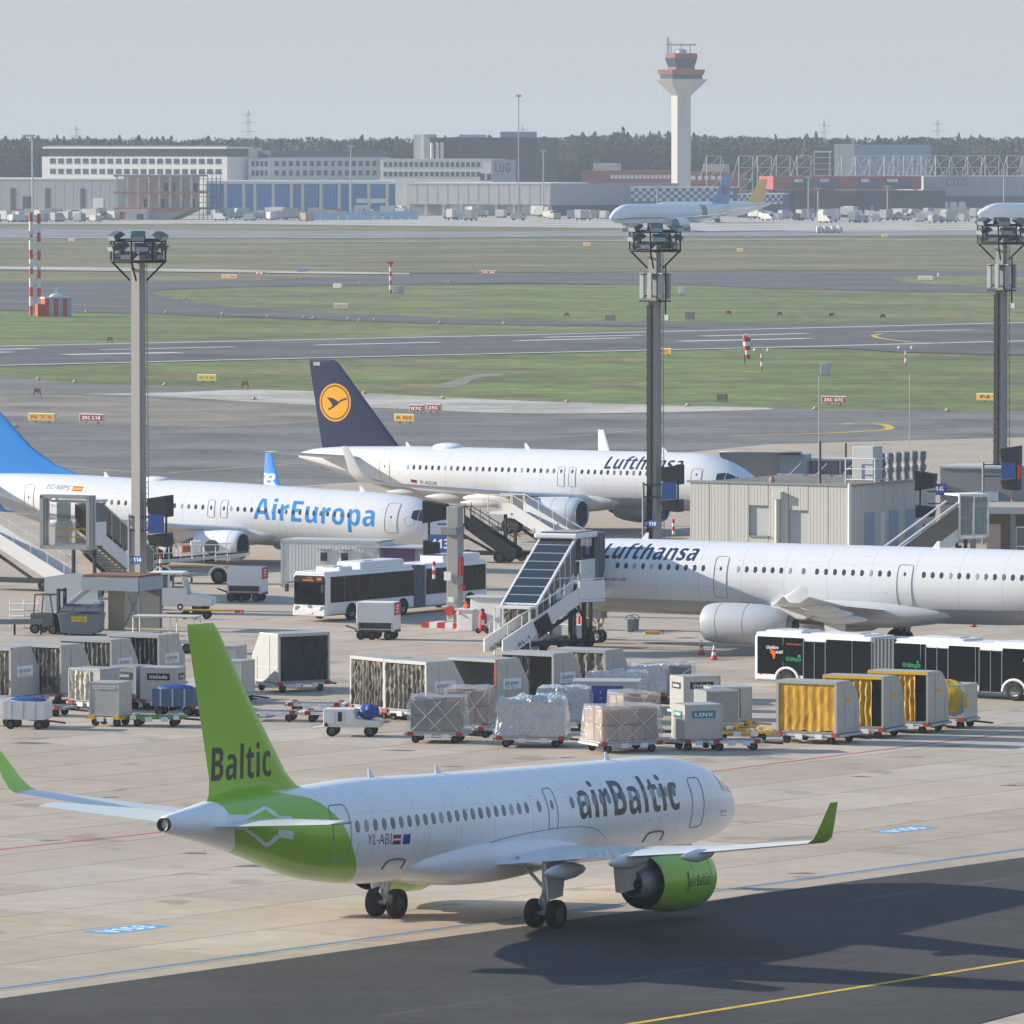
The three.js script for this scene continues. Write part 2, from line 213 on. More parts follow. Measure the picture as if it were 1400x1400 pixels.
// rubber marks, oil stains and old repairs
{ const M_rub = mat('#3d3c3b', 0.9, { map: tiled(aspTex, 7) }), M_oil = mat('#77706a', 0.7, { map: tiled(aspTex, 3) }), M_patch = mat('#47474a', 0.9, { map: tiled(aspTex, 11) }); seed = 909;
  const along = (px, py, l0, l1, off, w, m, name, y) => { const c = G(px, py), u = V(Math.cos(AX), 0, -Math.sin(AX)), v = V(Math.sin(AX), 0, Math.cos(AX)); structure(name, stripe([0, 1, 2, 3].map((i) => c.clone().addScaledVector(u, l0 + (l1 - l0) * i / 3).addScaledVector(v, off + 0.12 * Math.sin(i * 2 + px))), w, y), m); };
  for (const [o2, w] of [[-4.2, 0.5], [-3.5, 0.35], [3.3, 0.5], [2.6, 0.3]]) along(860, 1400.5, -30, 60, o2, w, M_rub, 'tyre_mark', 0.0065);
  for (const [px, py, l, off, w] of [[1150, 1230, 20, 0.5, 0.5], [520, 1390, 22, 0, 0.4]]) along(px, py, 0, l, off, w, M_patch, 'asphalt_repair', 0.0055);
  const blob = (px, py, r, m) => { const c = G(px, py), pts = []; for (let i = 0; i < 14; i++) { const a = i / 14 * 6.283, q = r * rr(0.55, 1.2); pts.push(new THREE.Vector2(c.x + Math.cos(a) * q * 1.6, c.z + Math.sin(a) * q)); } const g = new THREE.ShapeGeometry(new THREE.Shape(pts)), p = g.attributes.position, n = g.attributes.normal, t = g.index.array; for (let i = 0; i < p.count; i++) { const x = p.getX(i), z = p.getY(i); p.setXYZ(i, x, 0.0045, z); n.setXYZ(i, 0, 1, 0); } for (let i = 0; i < t.length; i += 3) { const q = t[i + 1]; t[i + 1] = t[i + 2]; t[i + 2] = q; } structure('oil_stain', g, m); };
  for (const [px, py, r] of [[62, 1149, 0.35], [268, 1167, 0.4], [545, 1026, 0.45], [920, 1061, 0.4], [777, 1036, 0.3], [1178, 1062, 0.35], [1385, 1074, 0.35], [1096, 1194, 0.3], [350, 1184, 0.5], [380, 1180, 0.6], [45, 1016, 0.6], [620, 1048, 0.3], [150, 1090, 0.3], [1300, 1020, 0.4], [900, 880, 0.6], [940, 872, 0.5]]) blob(px, py, r, M_oil); }
// ---------- airliners ----------
const airfoil = [];
{ const n = 12; const yt = (x) => 5 * (0.2969 * Math.sqrt(x) - 0.126 * x - 0.3516 * x * x + 0.2843 * x ** 3 - 0.1036 * x ** 4);
  for (let i = 0; i <= n; i++) { const x = 0.5 * (1 + Math.cos(Math.PI * i / n)); airfoil.push([x, yt(x)]); }
  for (let i = 1; i < n; i++) { const x = 0.5 * (1 - Math.cos(Math.PI * i / n)); airfoil.push([x, -yt(x) * 0.75]); } }
// sections [station of leading edge, height, sideways, chord, thickness ratio, lean of the section in degrees]; ref = station of the local origin
function aero(secs, ref, uvFn) {
  return loft(secs.map(([st, y, z, c, t, lean = 0]) => airfoil.map(([u, v]) => V(ref - st - u * c, y + v * t * c * Math.cos(lean * R), z - v * t * c * Math.sin(lean * R)))), uvFn);
}
const M_white = paint('#e6e7e8'), M_wing = paint('#c9ccce', { roughness: 0.45 }), M_grey = mat('#8b9096', 0.5, { metalness: 0.4 }), M_lip = mat('#c4c8cc', 0.25, { metalness: 0.9 }), M_dark = mat('#17181a', 0.6), M_gear = mat('#a9adb0', 0.45, { metalness: 0.2 }), M_glass = new THREE.MeshPhysicalMaterial({ color: '#20262c', roughness: 0.12, clearcoat: 1 }), M_winGrey = mat('#7d8690', 0.3), M_winDark = mat('#3c4650', 0.25), M_winMid = mat('#6a747c', 0.3), M_winPale = mat('#a3abb0', 0.4), M_line = mat('#8d959c', 0.5), M_hot = mat('#55504c', 0.4, { metalness: 0.8 });

function makeJet(s, name, label, pos, turn) {
  const o = thing(name, label, 'airliner', pos, turn); o.rotation.order = 'YXZ'; o.rotation.z = s.pitch || 0; o.rotation.x = s.roll || 0;
  const ref = s.ref, W = s.white || M_white;
  // fuselage table: station, centre height, half width, half height
  const T = s.body; const L = T[T.length - 1][0];
  const at = (st) => { let i = 1; while (i < T.length - 1 && T[i][0] < st) i++; const a = T[i - 1], b = T[i], t = Math.max(0, Math.min(1, (st - a[0]) / (b[0] - a[0]))); return [1, 2, 3].map((k) => { const p0 = T[Math.max(0, i - 2)], p3 = T[Math.min(T.length - 1, i + 1)]; const h = b[0] - a[0], m0 = (b[k] - p0[k]) / (b[0] - p0[0]) * h, m1 = (p3[k] - a[k]) / (p3[0] - a[0]) * h; const t2 = t * t, t3 = t2 * t; return (2 * t3 - 3 * t2 + 1) * a[k] + (t3 - 2 * t2 + t) * m0 + (-2 * t3 + 3 * t2) * b[k] + (t3 - t2) * m1; }); };
  const skin = (st, phi, off = 0) => { const [yc, a, b] = at(st); return V(ref - st, yc + (b + off) * Math.cos(phi), (a + off) * Math.sin(phi)); };
  const phiAt = (st, y) => { const [yc, , b] = at(st); return Math.acos(Math.max(-1, Math.min(1, (y - yc) / b))); };
  const rings = [], sts = [], NA = 48;
  for (let i = 0; i <= 80; i++) { const t = i / 80; sts.push(L * (t < 0.25 ? t * t / 0.25 * 0.6 + t * 0.4 : t)); }
  for (const st of sts) rings.push(Array.from({ length: NA }, (_, j) => skin(st, j / NA * 2 * Math.PI)));
  const body = P('fuselage', loft(rings, (p, i, j) => [sts[i] / L, 1 - j / NA]), s.skinMat || W, o);
  if (s.detail !== 0) {
    // windows, one mesh each, slightly proud discs bent to the skin
    const wg = lathe([[0, 0.012], [0.82, 0.012], [1, 0.002], [1, -0.03]], 14); wg.rotateX(Math.PI / 2);
    const winAt = (st, y, side, w, h, m, nm = 'window') => { const ph = phiAt(st, y) * side, p = skin(st, ph), q = skin(st, ph, 0.1).sub(p).normalize(); const k = P(nm, wg, m, o); k.position.copy(p); k.quaternion.setFromUnitVectors(V(0, 0, 1), q); k.scale.set(w / 2, h / 2, 1); return k; };
    const blind = (m) => { const q = rnd(); return q < 0.12 ? M_winPale : q < 0.3 ? M_winMid : m; };
    const wy = (st) => typeof s.winY === 'function' ? s.winY(st) : s.winY;
    for (const side of s.sides || [1, -1]) {
      for (const [s0, n, pitch] of s.windows) for (let i = 0; i < n; i++) winAt(s0 + i * pitch, wy(s0 + i * pitch), side, s.winW || 0.25, s.winH || 0.36, blind(s.winMat || M_winDark));
      for (const [sa, sb, y0, y1, withWin] of s.doors) {           // door leaf a hair proud of the skin, with its frame line
        const c = (sa + sb) / 2, hw = (sb - sa) / 2, rad = Math.min(0.18, hw * 0.5), outline = [];
        const hh = (y1 - y0) / 2, ym = (y0 + y1) / 2;
        for (const [qx, qy, a0] of [[1, 1, 0], [-1, 1, 90], [-1, -1, 180], [1, -1, 270]]) for (let k = 0; k <= 4; k++) { const a = (a0 + k * 22.5) * R; outline.push([c + qx * (hw - rad) + rad * Math.cos(a), ym + qy * (hh - rad) + rad * Math.sin(a)]); }
        const fine = []; outline.forEach((p, i) => { const q = outline[(i + 1) % outline.length]; const n = Math.max(1, Math.ceil(Math.hypot(p[0] - q[0], p[1] - q[1]) / 0.3)); for (let k = 0; k < n; k++) fine.push([p[0] + (q[0] - p[0]) * k / n, p[1] + (q[1] - p[1]) * k / n]); });
        const pts = fine.map(([st, y]) => skin(st, phiAt(st, y) * side, 0.006));
        const leafRings = []; for (let i = 0; i <= 8; i++) { const y = y0 + 0.03 + (y1 - y0 - 0.06) * i / 8; leafRings.push([sa + 0.03, c, sb - 0.03].map((st) => skin(st, phiAt(st, y) * side, 0.005))); }
        const pos = [], uv = [], idx = []; leafRings.forEach((r, i) => r.forEach((p, j) => { pos.push(p.x, p.y, p.z); uv.push((ref - p.x) / L, 1 - (side > 0 ? phiAt(ref - p.x, p.y) : 2 * Math.PI - phiAt(ref - p.x, p.y)) / (2 * Math.PI)); })); for (let i = 0; i < 8; i++) for (let j = 0; j < 2; j++) { const a = i * 3 + j; side > 0 ? idx.push(a, a + 3, a + 1, a + 1, a + 3, a + 4) : idx.push(a, a + 1, a + 3, a + 1, a + 4, a + 3); }
        const lg = new THREE.BufferGeometry(); lg.setAttribute('position', new THREE.Float32BufferAttribute(pos, 3)); lg.setAttribute('uv', new THREE.Float32BufferAttribute(uv, 2)); lg.setIndex(idx); lg.computeVertexNormals();
        const d = P('door', lg, s.skinMat || W, o);
        P('door_frame', new THREE.TubeGeometry(new THREE.CatmullRomCurve3(pts, true), pts.length * 2, s.frameR || 0.02, 4, true), s.frameMat || M_line, d);
        if (withWin) { const k = winAt(c, wy(c), side, withWin, withWin * 1.5, s.winMat || M_winDark, 'door_window'); d.attach(k); }
      }
    }
    // cockpit glazing
    for (const [sa, sb, ya, yb, yc2, yd] of s.cockpit || []) for (const side of [1, -1]) {
      const pos = [], idx = [], N = 4; for (let i = 0; i <= N; i++) for (let j = 0; j <= N; j++) { const u = i / N, v = j / N, st = sa + (sb - sa) * u, lo = ya + (yb - ya) * u, hi = yc2 + (yd - yc2) * u, p = skin(st, phiAt(st, lo + (hi - lo) * v) * side, 0.012); pos.push(p.x, p.y, p.z); }
      for (let i = 0; i < N; i++) for (let j = 0; j < N; j++) { const a = i * (N + 1) + j; side > 0 ? idx.push(a, a + 1, a + N + 1, a + 1, a + N + 2, a + N + 1) : idx.push(a, a + N + 1, a + 1, a + 1, a + N + 1, a + N + 2); }
      const g = new THREE.BufferGeometry(); g.setAttribute('position', new THREE.Float32BufferAttribute(pos, 3)); g.setIndex(idx); g.computeVertexNormals(); P('cockpit_window', g, M_glass, o);
    }
  }
  // belly fairing
  if (s.fairing) { const [a, b, yc, hw, hh] = s.fairing; const rg = []; for (let i = 0; i <= 20; i++) { const t = i / 20, k = Math.pow(Math.sin(Math.PI * Math.min(1, Math.max(0.02, t * 0.96 + 0.02))), 0.45); rg.push(Array.from({ length: 28 }, (_, j) => { const p = j / 28 * 2 * Math.PI; const c = Math.cos(p), q = Math.sin(p); return V(ref - (a + (b - a) * t), yc + hh * k * Math.sign(c) * Math.pow(Math.abs(c), 0.8), hw * (0.55 + 0.45 * k) * Math.sign(q) * Math.pow(Math.abs(q), 0.8)); })); } P('belly_fairing', loft(rg), s.fairMat || W, o); }
  // wings, winglets, flap fairings, engines
  for (const side of [1, -1]) {
    const mir = (secs) => secs.map(([st, y, z, c, t, lean]) => [st, y, z * side, c, t, (lean || 0) * side]);
    const wg = aero(mir(s.wing), ref); if (side < 0) flip(wg); const wing = P('wing', wg, s.wingMat || M_wing, o);
    if (s.winglet) { const g = aero(mir(s.winglet), ref, s.wingletUv); if (side < 0) flip(g); P('winglet', g, s.wingletMat || W, o); }
    for (const [st, y, z, len, r] of s.flaps || []) { const g = lathe([[0, -1], [0.35, -0.85], [0.75, -0.45], [1, 0], [0.85, 0.4], [0.45, 0.8], [0, 1]].map(([a, b]) => [a, b]), 12, 'x'); g.scale(len / 2, r, r * 0.75); g.translate(ref - st, y, z * side); P('flap_fairing', g, s.wingMat || M_wing, o); }
    for (const e of s.engines) makeEngine(o, s, e, side, ref);
    const sg = aero(mir(s.stab), ref); if (side < 0) flip(sg); P('stabilizer', sg, s.stabMat || s.wingMat || M_wing, o);
    if (s.mainGear) gear(o, s.mainGear, side, ref, s);
  }
  const fg = aero(s.fin.map(([st, y, c, t]) => [st, y, 0, c, t, 90]), ref, s.finUv); P('fin', fg, s.finMat || W, o);
  if (s.noseGear) { const [st, top, r, w, half] = s.noseGear; const leg = P('nose_gear_leg', [wbar(ref - st, r, 0, ref - st, top, 0, 0.09, 8), wbar(ref - st, r, -half, ref - st, r, half, 0.05), wbar(ref - st, r + 0.5, 0, ref - st + 0.9, top, 0, 0.04), box(0.9, 0.75, 0.03, ref - st + 0.1, top - 0.2, 0.38), box(0.9, 0.75, 0.03, ref - st + 0.1, top - 0.2, -0.38)], M_gear, o); for (const q of [1, -1]) wheel(o, r, w, ref - st, r, half * q, M_gear); }
  for (const [st, ph, h, l] of s.blades || []) { const p = skin(st, ph); const g = prism([[-l * 0.5, -0.05], [l * 0.5, -0.05], [-l * 0.25, h], [-l * 0.6, h]], 0.03); g.translate(p.x, p.y, p.z); P('blade_antenna', g, W, o); }
  if (s.dome) { const [st, l, w, h] = s.dome, p = skin(st, 0); const g = new THREE.SphereGeometry(1, 20, 12); g.scale(l / 2, h, w / 2); g.translate(p.x, p.y - 0.05, 0); P('antenna_dome', g, W, o); }
  return { o, skin, phiAt, at, L };
}
function flip(g) { const a = g.index.array; for (let i = 0; i < a.length; i += 3) { const t = a[i]; a[i] = a[i + 1]; a[i + 1] = t; } g.computeVertexNormals(); }
function makeEngine(o, s, e, side, ref) {
  const { st, y, z, len, r, col, uv } = e;                        // st = inlet lip
  const e0 = ref - st, k = r;
  const outer = [[k * 0.80, 0], [k * 0.86, 0.015 * len], [k * 0.93, 0.06 * len], [k * 0.985, 0.16 * len], [k, 0.34 * len], [k * 0.97, 0.6 * len], [k * 0.86, 0.85 * len], [k * (e.exit || 0.76), len]];
  const toX = (g) => g.rotateZ(Math.PI / 2).translate(e0, y, z * side);
  const cowl = lathe(outer.slice(1), 40); if (uv) { const q = cowl.attributes.uv; for (let i = 0; i < q.count; i++) q.setXY(i, q.getX(i), q.getY(i)); } toX(cowl);
  const nac = P('engine_cowl', cowl, e.mat || s.white || M_white, o);
  P('inlet_lip', toX(lathe([[k * 0.74, 0.10 * len], [k * 0.75, 0.03 * len], [k * 0.775, 0.005 * len], [k * 0.80, 0], [k * 0.86, 0.015 * len], [k * 0.88, 0.03 * len]], 40)), M_lip, nac);
  P('inlet_duct', toX(lathe([[k * 0.74, 0.10 * len], [k * 0.73, 0.2 * len], [k * 0.73, 0.3 * len], [0, 0.3 * len]], 32)), mat('#6d7278', 0.5), nac);
  const fan = []; for (let i = 0; i < 18; i++) { const b = box(0.02, k * 0.66, 0.16, 0, k * 0.36, 0, 0.6); b.rotateX(i / 18 * 2 * Math.PI); b.translate(e0 - 0.24 * len, y, z * side); fan.push(b); }
  P('fan', fan, M_dark, nac);
  for (const f of [0.2, 0.52]) P('cowl_joint', toX(lathe([[k * (f < 0.3 ? 0.997 : 0.985), f * len - 0.012], [k * (f < 0.3 ? 1.004 : 0.992), f * len], [k * (f < 0.3 ? 0.998 : 0.984), f * len + 0.012]], 40)), M_line, nac);
  P('spinner', toX(lathe([[0, 0.12 * len], [k * 0.12, 0.16 * len], [k * 0.2, 0.24 * len]], 20)), M_grey, nac);
  P('exhaust_duct', toX(lathe([[k * (e.exit || 0.76) * 0.985, len * 0.999], [k * 0.78, 0.8 * len], [k * 0.72, 0.7 * len], [k * 0.46, 0.7 * len]], 32)), mat('#3c4046', 0.45, { metalness: 0.5 }), nac);
  const cl = e.core || 0.22;
  P('core_cowl', toX(lathe([[k * 0.5, 0.68 * len], [k * 0.55, 0.9 * len], [k * 0.48, (1 + cl * 0.5) * len], [k * 0.40, (1 + cl) * len], [k * 0.36, (1 + cl * 0.9) * len], [k * 0.3, 0.95 * len]], 28)), M_grey, nac);
  P('exhaust_cone', toX(lathe([[k * 0.26, 0.9 * len], [k * 0.24, (1 + cl) * len], [k * 0.12, (1 + cl * 1.6) * len], [0, (1 + cl * 2) * len]], 20)), M_hot, nac);
  // pylon
  const py = e.pylon; if (py) { const [a, ya, b, yb, c, yc2, d, yd] = py; const g = prism([[ref - a, ya], [ref - b, yb], [ref - c, yc2], [ref - d, yd]], 0.42, 0.08); g.translate(0, 0, z * side); P('pylon', g, e.pylonMat || s.wingMat || M_wing, o); }
}
function gear(o, g, side, ref, s) {
  const { st, z, r, w, half, top } = g, x = ref - st, Z = z * side;
  P('main_gear_leg', [wbar(x, r, Z, x, top, Z, 0.15, 10), wbar(x, r * 0.9, Z, x, r + 0.7, Z, 0.11, 8), wbar(x, r, Z - half, x, r, Z + half, 0.09, 6), wbar(x, r + 0.85, Z, x + 0.1, top, Z - 1.3 * side, 0.07), wbar(x - 0.05, r + 0.1, Z, x - 0.45, r + 0.45, Z, 0.05), wbar(x - 0.45, r + 0.45, Z, x - 0.05, r + 0.9, Z, 0.05)], M_gear, o);
  P('gear_door', prism([[-0.75, 0], [0.7, 0], [0.5, -1.25], [-0.5, -1.35]], 0.06).translate(x + 0.05, top - 0.1, Z + 0.36 * side), s.doorMat || s.white || M_white, o);
  for (const q of [1, -1]) wheel(o, r, w, x, r, Z + half * q, darkRim);
}
// livery sheet: u runs along the station, v round the hull from the crown over starboard
function livery(L, girth, base, draw, W = 2048, H = 1024) {
  const k = W / L, kv = H / girth;
  return canvasTex(W, H, (x) => {
    x.fillStyle = base; x.fillRect(0, 0, W, H);
    const api = { x, k, kv, W, H,
      // text with left end at station st on the named side, arc = metres down from the crown to the baseline
      text(str, st, arc, width, height, color, side, font) { x.save(); x.fillStyle = color; x.font = font || 'bold 100px sans-serif'; const w = x.measureText(str).width; if (side > 0) { x.translate(st * k, arc * kv); x.scale(-width * k / w, height * kv / 72); } else { x.translate(st * k, H - arc * kv); x.scale(width * k / w, -height * kv / 72); } x.fillText(str, 0, 0); x.restore(); },
      rect(st0, st1, a0, a1, color, side) { x.fillStyle = color; const y0 = side > 0 ? a0 * kv : H - a1 * kv; x.fillRect(st0 * k, y0, (st1 - st0) * k, (a1 - a0) * kv); } };
    for (let st = 1.8; st < L; st += 2.65) { x.fillStyle = 'rgba(90,100,110,0.28)'; x.fillRect(st * k, 0, 1.2, H); }
    draw(api);
    for (const a of [1.0, 2.0, 3.6, 4.5]) for (const sgn of [1, -1]) { x.fillStyle = 'rgba(90,100,110,0.22)'; x.fillRect(0, sgn > 0 ? a * kv : H - a * kv, W, 1.1); }
    for (let i = 0; i < 70; i++) { x.fillStyle = 'rgba(70,76,84,0.5)'; x.fillRect(rr(3, L - 3) * k, rr(0.8, 4.9) * kv, rr(2, 8), rr(1, 3)); x.fillRect(rr(3, L - 3) * k, H - rr(0.8, 4.9) * kv, rr(2, 8), rr(1, 3)); }
    for (let i = 0; i < 40; i++) { x.fillStyle = 'rgba(110,100,88,0.07)'; x.fillRect(rr(4, L - 4) * k, rr(2.5, 5.4) * kv, rr(3, 9), rr(20, 90)); }
  });
}
// the green and white twin-jet on the taxiway
{
  const L = 39.1, green = '#94c62c', ink = '#121c28';
  const tex = livery(L, 11.3, '#f2f3f4', ({ x, k, kv, W, H, text, rect }) => {
    x.fillStyle = green; x.beginPath();
    const front = [[32.9, 0], [32.2, 0.7], [31.3, 1.2], [30.4, 2.15], [29.5, 3.4], [28.6, 4.4], [28.0, 5.65]];
    x.moveTo(36.4 * k, 0); for (const [s, a] of [[36.35, 0.9], [36.15, 2.2], [35.9, 3.6], [35.5, 4.6], [35.2, 5.65]]) x.lineTo(s * k, a * kv);
    const path = (pts, f) => { for (let i = 0; i < pts.length - 1; i++) for (let q = 0; q <= 6; q++) { const t = q / 6, p0 = pts[Math.max(0, i - 1)], p1 = pts[i], p2 = pts[i + 1], p3 = pts[Math.min(pts.length - 1, i + 2)]; const c = (n) => 0.5 * (2 * p1[n] + (p2[n] - p0[n]) * t + (2 * p0[n] - 5 * p1[n] + 4 * p2[n] - p3[n]) * t * t + (3 * p1[n] - p0[n] - 3 * p2[n] + p3[n]) * t ** 3); f(c(0), c(1)); } };
    const pts = []; path(front, (a, b) => pts.push([a, b]));
    for (const [s, a] of [...pts].reverse()) x.lineTo(s * k, a * kv); x.closePath(); x.fill();
    x.beginPath(); x.moveTo(36.4 * k, H); for (const [s, a] of [[36.35, 0.9], [36.15, 2.2], [35.9, 3.6], [35.5, 4.6], [35.2, 5.65]]) x.lineTo(s * k, H - a * kv);
    for (const [s, a] of [...pts].reverse()) x.lineTo(s * k, H - a * kv); x.closePath(); x.fill();
    for (const side of [1, -1]) {
      const f = side > 0;
      text('airBaltic', f ? 14.5 : 6.9, 2.84, 7.5, 1.34, ink, side, 'bold 100px sans-serif');
      text('YL-ABI', f ? 28.75 : 25.9, 3.18, 1.5, 0.36, '#2b2f36', side, '100px sans-serif');
      const a = f ? 26.72 : 27.55; rect(a, a + 0.5, 2.86, 3.2, '#8d2437', side); rect(a, a + 0.5, 2.99, 3.06, '#f0f0f0', side);
      const b = f ? 26.1 : 28.2; rect(b, b + 0.48, 2.86, 3.2, '#1c3f8f', side);
      text('A220-300', f ? 3.6 : 2.6, 3.2, 0.8, 0.16, '#50565c', side); rect(2.7, 3.5, 3.3, 3.33, '#50565c', side);
      // triangle mark round the stabilizer root
      x.strokeStyle = '#e4e6e8'; x.lineWidth = 0.16 * kv; x.lineJoin = 'round';
      const yy = (q) => f ? q * kv : H - q * kv;
      x.beginPath(); x.moveTo(35.6 * k, yy(2.4)); x.lineTo(34.1 * k, yy(1.55)); x.lineTo(33.7 * k, yy(2.1)); x.stroke();
      x.beginPath(); x.moveTo(35.6 * k, yy(2.95)); x.lineTo(34.1 * k, yy(3.9)); x.lineTo(33.7 * k, yy(3.2)); x.stroke();
      rect(32.9, 33.7, 2.1, 2.5, '#dfe2e4', side); rect(32.9, 33.7, 2.85, 3.25, '#dfe2e4', side);
      rect(35.3, 36.4, 2.05, 3.15, '#e2e4e6', side);
      // dirt and drain streaks along the belly
      for (let i = 0; i < 60; i++) { x.fillStyle = 'rgba(70,60,50,' + rr(0.03, 0.12).toFixed(3) + ')'; const s0 = rr(8, 33); x.fillRect(s0 * k, yy(rr(4.6, 5.6)), rr(10, 120), rr(1, 5)); }
    }
  });
  const finTex = canvasTex(512, 512, (x) => { x.fillStyle = green; x.fillRect(0, 0, 512, 512); x.fillStyle = ink; x.save(); x.translate(512, 0); x.scale(-1, 1); fitText(x, 'Baltic', 512 * (1 - (36.45 - 30) / 9), 512 * (1 - (6.05 - 5) / 7), 512 * 3.7 / 9, 512 * 1.15 / 7); x.restore(); });
  const skinMat = paint('#ffffff', { map: tex }), greenMat = paint(green), finMat = paint('#ffffff', { map: finTex });
  const cowlTex = canvasTex(1024, 256, (x) => { x.fillStyle = green; x.fillRect(0, 0, 1024, 256); x.fillStyle = ink; for (const u of [0.25, 0.75]) { x.save(); x.translate(1024 * u, 128); x.rotate(Math.PI / 2); x.font = 'bold 60px sans-serif'; x.textAlign = 'center'; x.restore(); } });
  const J = {
    ref: 19.49, pitch: -0.0164, roll: 0.0082, skinMat, wingMat: paint('#d4d7da', { roughness: 0.42 }), finMat, winMat: M_winGrey, winW: 0.29, winH: 0.43, winY: 4.17, frameMat: mat('#9aa3aa', 0.5), frameR: 0.025,
    body: [[0.35, 3.0, 0.04, 0.04], [0.6, 3.02, 0.42, 0.42], [1.2, 3.1, 0.82, 0.84], [2.2, 3.27, 1.2, 1.24], [3.6, 3.42, 1.5, 1.56], [5.2, 3.48, 1.68, 1.76], [7, 3.5, 1.75, 1.84], [11, 3.53, 1.75, 1.85], [19, 3.63, 1.75, 1.86], [25, 3.73, 1.74, 1.87], [27.5, 3.8, 1.7, 1.85], [31, 3.98, 1.45, 1.57], [34.2, 4.38, 1.02, 1.08], [36.4, 4.62, 0.72, 0.77], [37.6, 4.68, 0.54, 0.56], [39.1, 4.74, 0.27, 0.3]],
    windows: [[18.08, 22, 0.5365], [17.21, 1, 1], [7.4, 15, 0.532]], doors: [[29.75, 30.75, 3.0, 4.95, 0], [15.98, 16.62, 3.3, 4.75, 0.24], [5.15, 6.1, 2.7, 4.55, 0]],
    cockpit: [[1.75, 2.3, 3.75, 3.85, 4.15, 4.4], [2.36, 3.1, 3.86, 3.95, 4.42, 4.55]],
    fairing: [13.5, 25.5, 2.45, 1.95, 1.0], fairMat: paint('#e9ebed'),
    wing: [[13.0, 2.2, 0, 7.6, 0.13], [13.9, 2.25, 1.7, 6.6, 0.125], [16.25, 2.72, 5.7, 4.35, 0.11], [19.6, 3.35, 11.2, 2.75, 0.1], [22.7, 4.09, 16.6, 1.43, 0.092]],
    winglet: [[22.72, 4.1, 16.62, 1.42, 0.09, 12], [22.85, 4.25, 16.85, 1.32, 0.09, 40], [23.15, 4.62, 17.08, 1.08, 0.085, 62], [23.7, 5.55, 17.52, 0.55, 0.08, 66]], wingletMat: greenMat,
    flaps: [[19.9, 2.15, 4.4, 3.0, 0.34], [20.9, 2.75, 7.6, 2.9, 0.3], [22.3, 3.25, 11.2, 2.4, 0.24]],
    engines: [{ st: 13.1, y: 1.62, z: 5.8, len: 3.75, r: 1.2, exit: 0.8, core: 0.2, mat: greenMat, pylon: [13.9, 2.6, 18.6, 2.35, 18.4, 1.35, 14.2, 1.7], pylonMat: paint('#c5c9cc') }],
    stab: [[33.5, 4.55, 0.4, 3.5, 0.1], [36.65, 5.0, 5.95, 1.45, 0.09]], stabMat: paint('#d9dcde'),
    fin: [[29.6, 5.3, 7.0, 0.03], [30.9, 5.62, 5.55, 0.07], [31.6, 6.1, 4.83, 0.1], [34.2, 9.0, 3.05, 0.1], [35.95, 11.15, 1.93, 0.09], [36.3, 11.48, 1.62, 0.05]], finUv: (p) => [(19.49 - p.x - 30) / 9, (p.y - 5) / 7],
    mainGear: { st: 19.49, z: 3.365, r: 0.53, w: 0.4, half: 0.44, top: 2.5 }, noseGear: [4.35, 1.8, 0.38, 0.22, 0.24],
    blades: [[26, 0, 0.3, 0.4], [21.5, 0, 0.3, 0.4], [9.5, 0, 0.3, 0.4], [22.5, Math.PI, 0.35, 0.4], [18, Math.PI, 0.3, 0.35]], doorMat: paint('#c8ccd0'),
  };
  const { o, skin } = makeJet(J, 'airliner', 'white twin-jet with lime green tail and engines taxiing on the dark asphalt', V(-1.69, 0, -276.16), 58.87 * R);
  // engine lettering, bent to the cowl
  for (const side of [1, -1]) { const seg = new THREE.CylinderGeometry(1.207, 1.203, 1.5, 24, 1, true, -0.32, 0.64); const t = canvasTex(512, 200, (x) => { x.fillStyle = green; x.fillRect(0, 0, 512, 200); x.fillStyle = ink; fitText(x, 'airBaltic', 14, 150, 484, 110); }); const uv = seg.attributes.uv; for (let i = 0; i < uv.count; i++) { const u = uv.getX(i), v = uv.getY(i); uv.setXY(i, side > 0 ? v : 1 - v, 1 - u); } seg.rotateZ(-Math.PI / 2); if (side < 0) seg.rotateX(Math.PI); seg.translate(19.49 - 14.7, 1.62, 5.8 * side); P('cowl_lettering', seg, paint('#ffffff', { map: t }), o); }
  for (const side of [1, -1]) P('fairing_seam', new THREE.TubeGeometry(new THREE.CatmullRomCurve3([[24.2, 1.95], [22.6, 2.55], [20.6, 3.05], [18, 3.28], [15, 3.36], [13.2, 3.2], [12.2, 2.8]].map(([s2, y]) => skin(s2, side * Math.acos(Math.max(-1, (y - 3.65) / 1.86)), 0.006))), 50, 0.014, 5), mat('#7c8894', 0.5), o);
  // tail pipe of the auxiliary power unit
  P('tail_pipe', lathe([[0.24, 0], [0.24, 0.25], [0.2, 0.26], [0.17, 0.1], [0.17, -0.4]], 20).rotateZ(Math.PI / 2).translate(19.49 - 39.02, 4.74, 0), M_hot, o);
  P('cargo_door_sill', [26.3, 27.3].map((s, i) => i ? null : new THREE.TubeGeometry(new THREE.CatmullRomCurve3([[27.25, 2.5], [27.2, 2.78], [26.9, 2.85], [26.3, 2.85], [26.05, 2.78], [26.0, 2.5]].map(([s2, y]) => skin(s2, Math.acos((y - 3.77) / 1.86), 0.01))), 30, 0.035, 5)).filter(Boolean), mat('#5c636a', 0.5), o);
  P('cargo_door_sill', new THREE.TubeGeometry(new THREE.CatmullRomCurve3([[9.2, 2.35], [9.15, 2.63], [8.9, 2.7], [8.2, 2.7], [7.95, 2.63], [7.9, 2.35]].map(([s2, y]) => skin(s2, Math.acos((y - 3.5) / 1.84), 0.01))), 30, 0.035, 5), mat('#5c636a', 0.5), o);
}
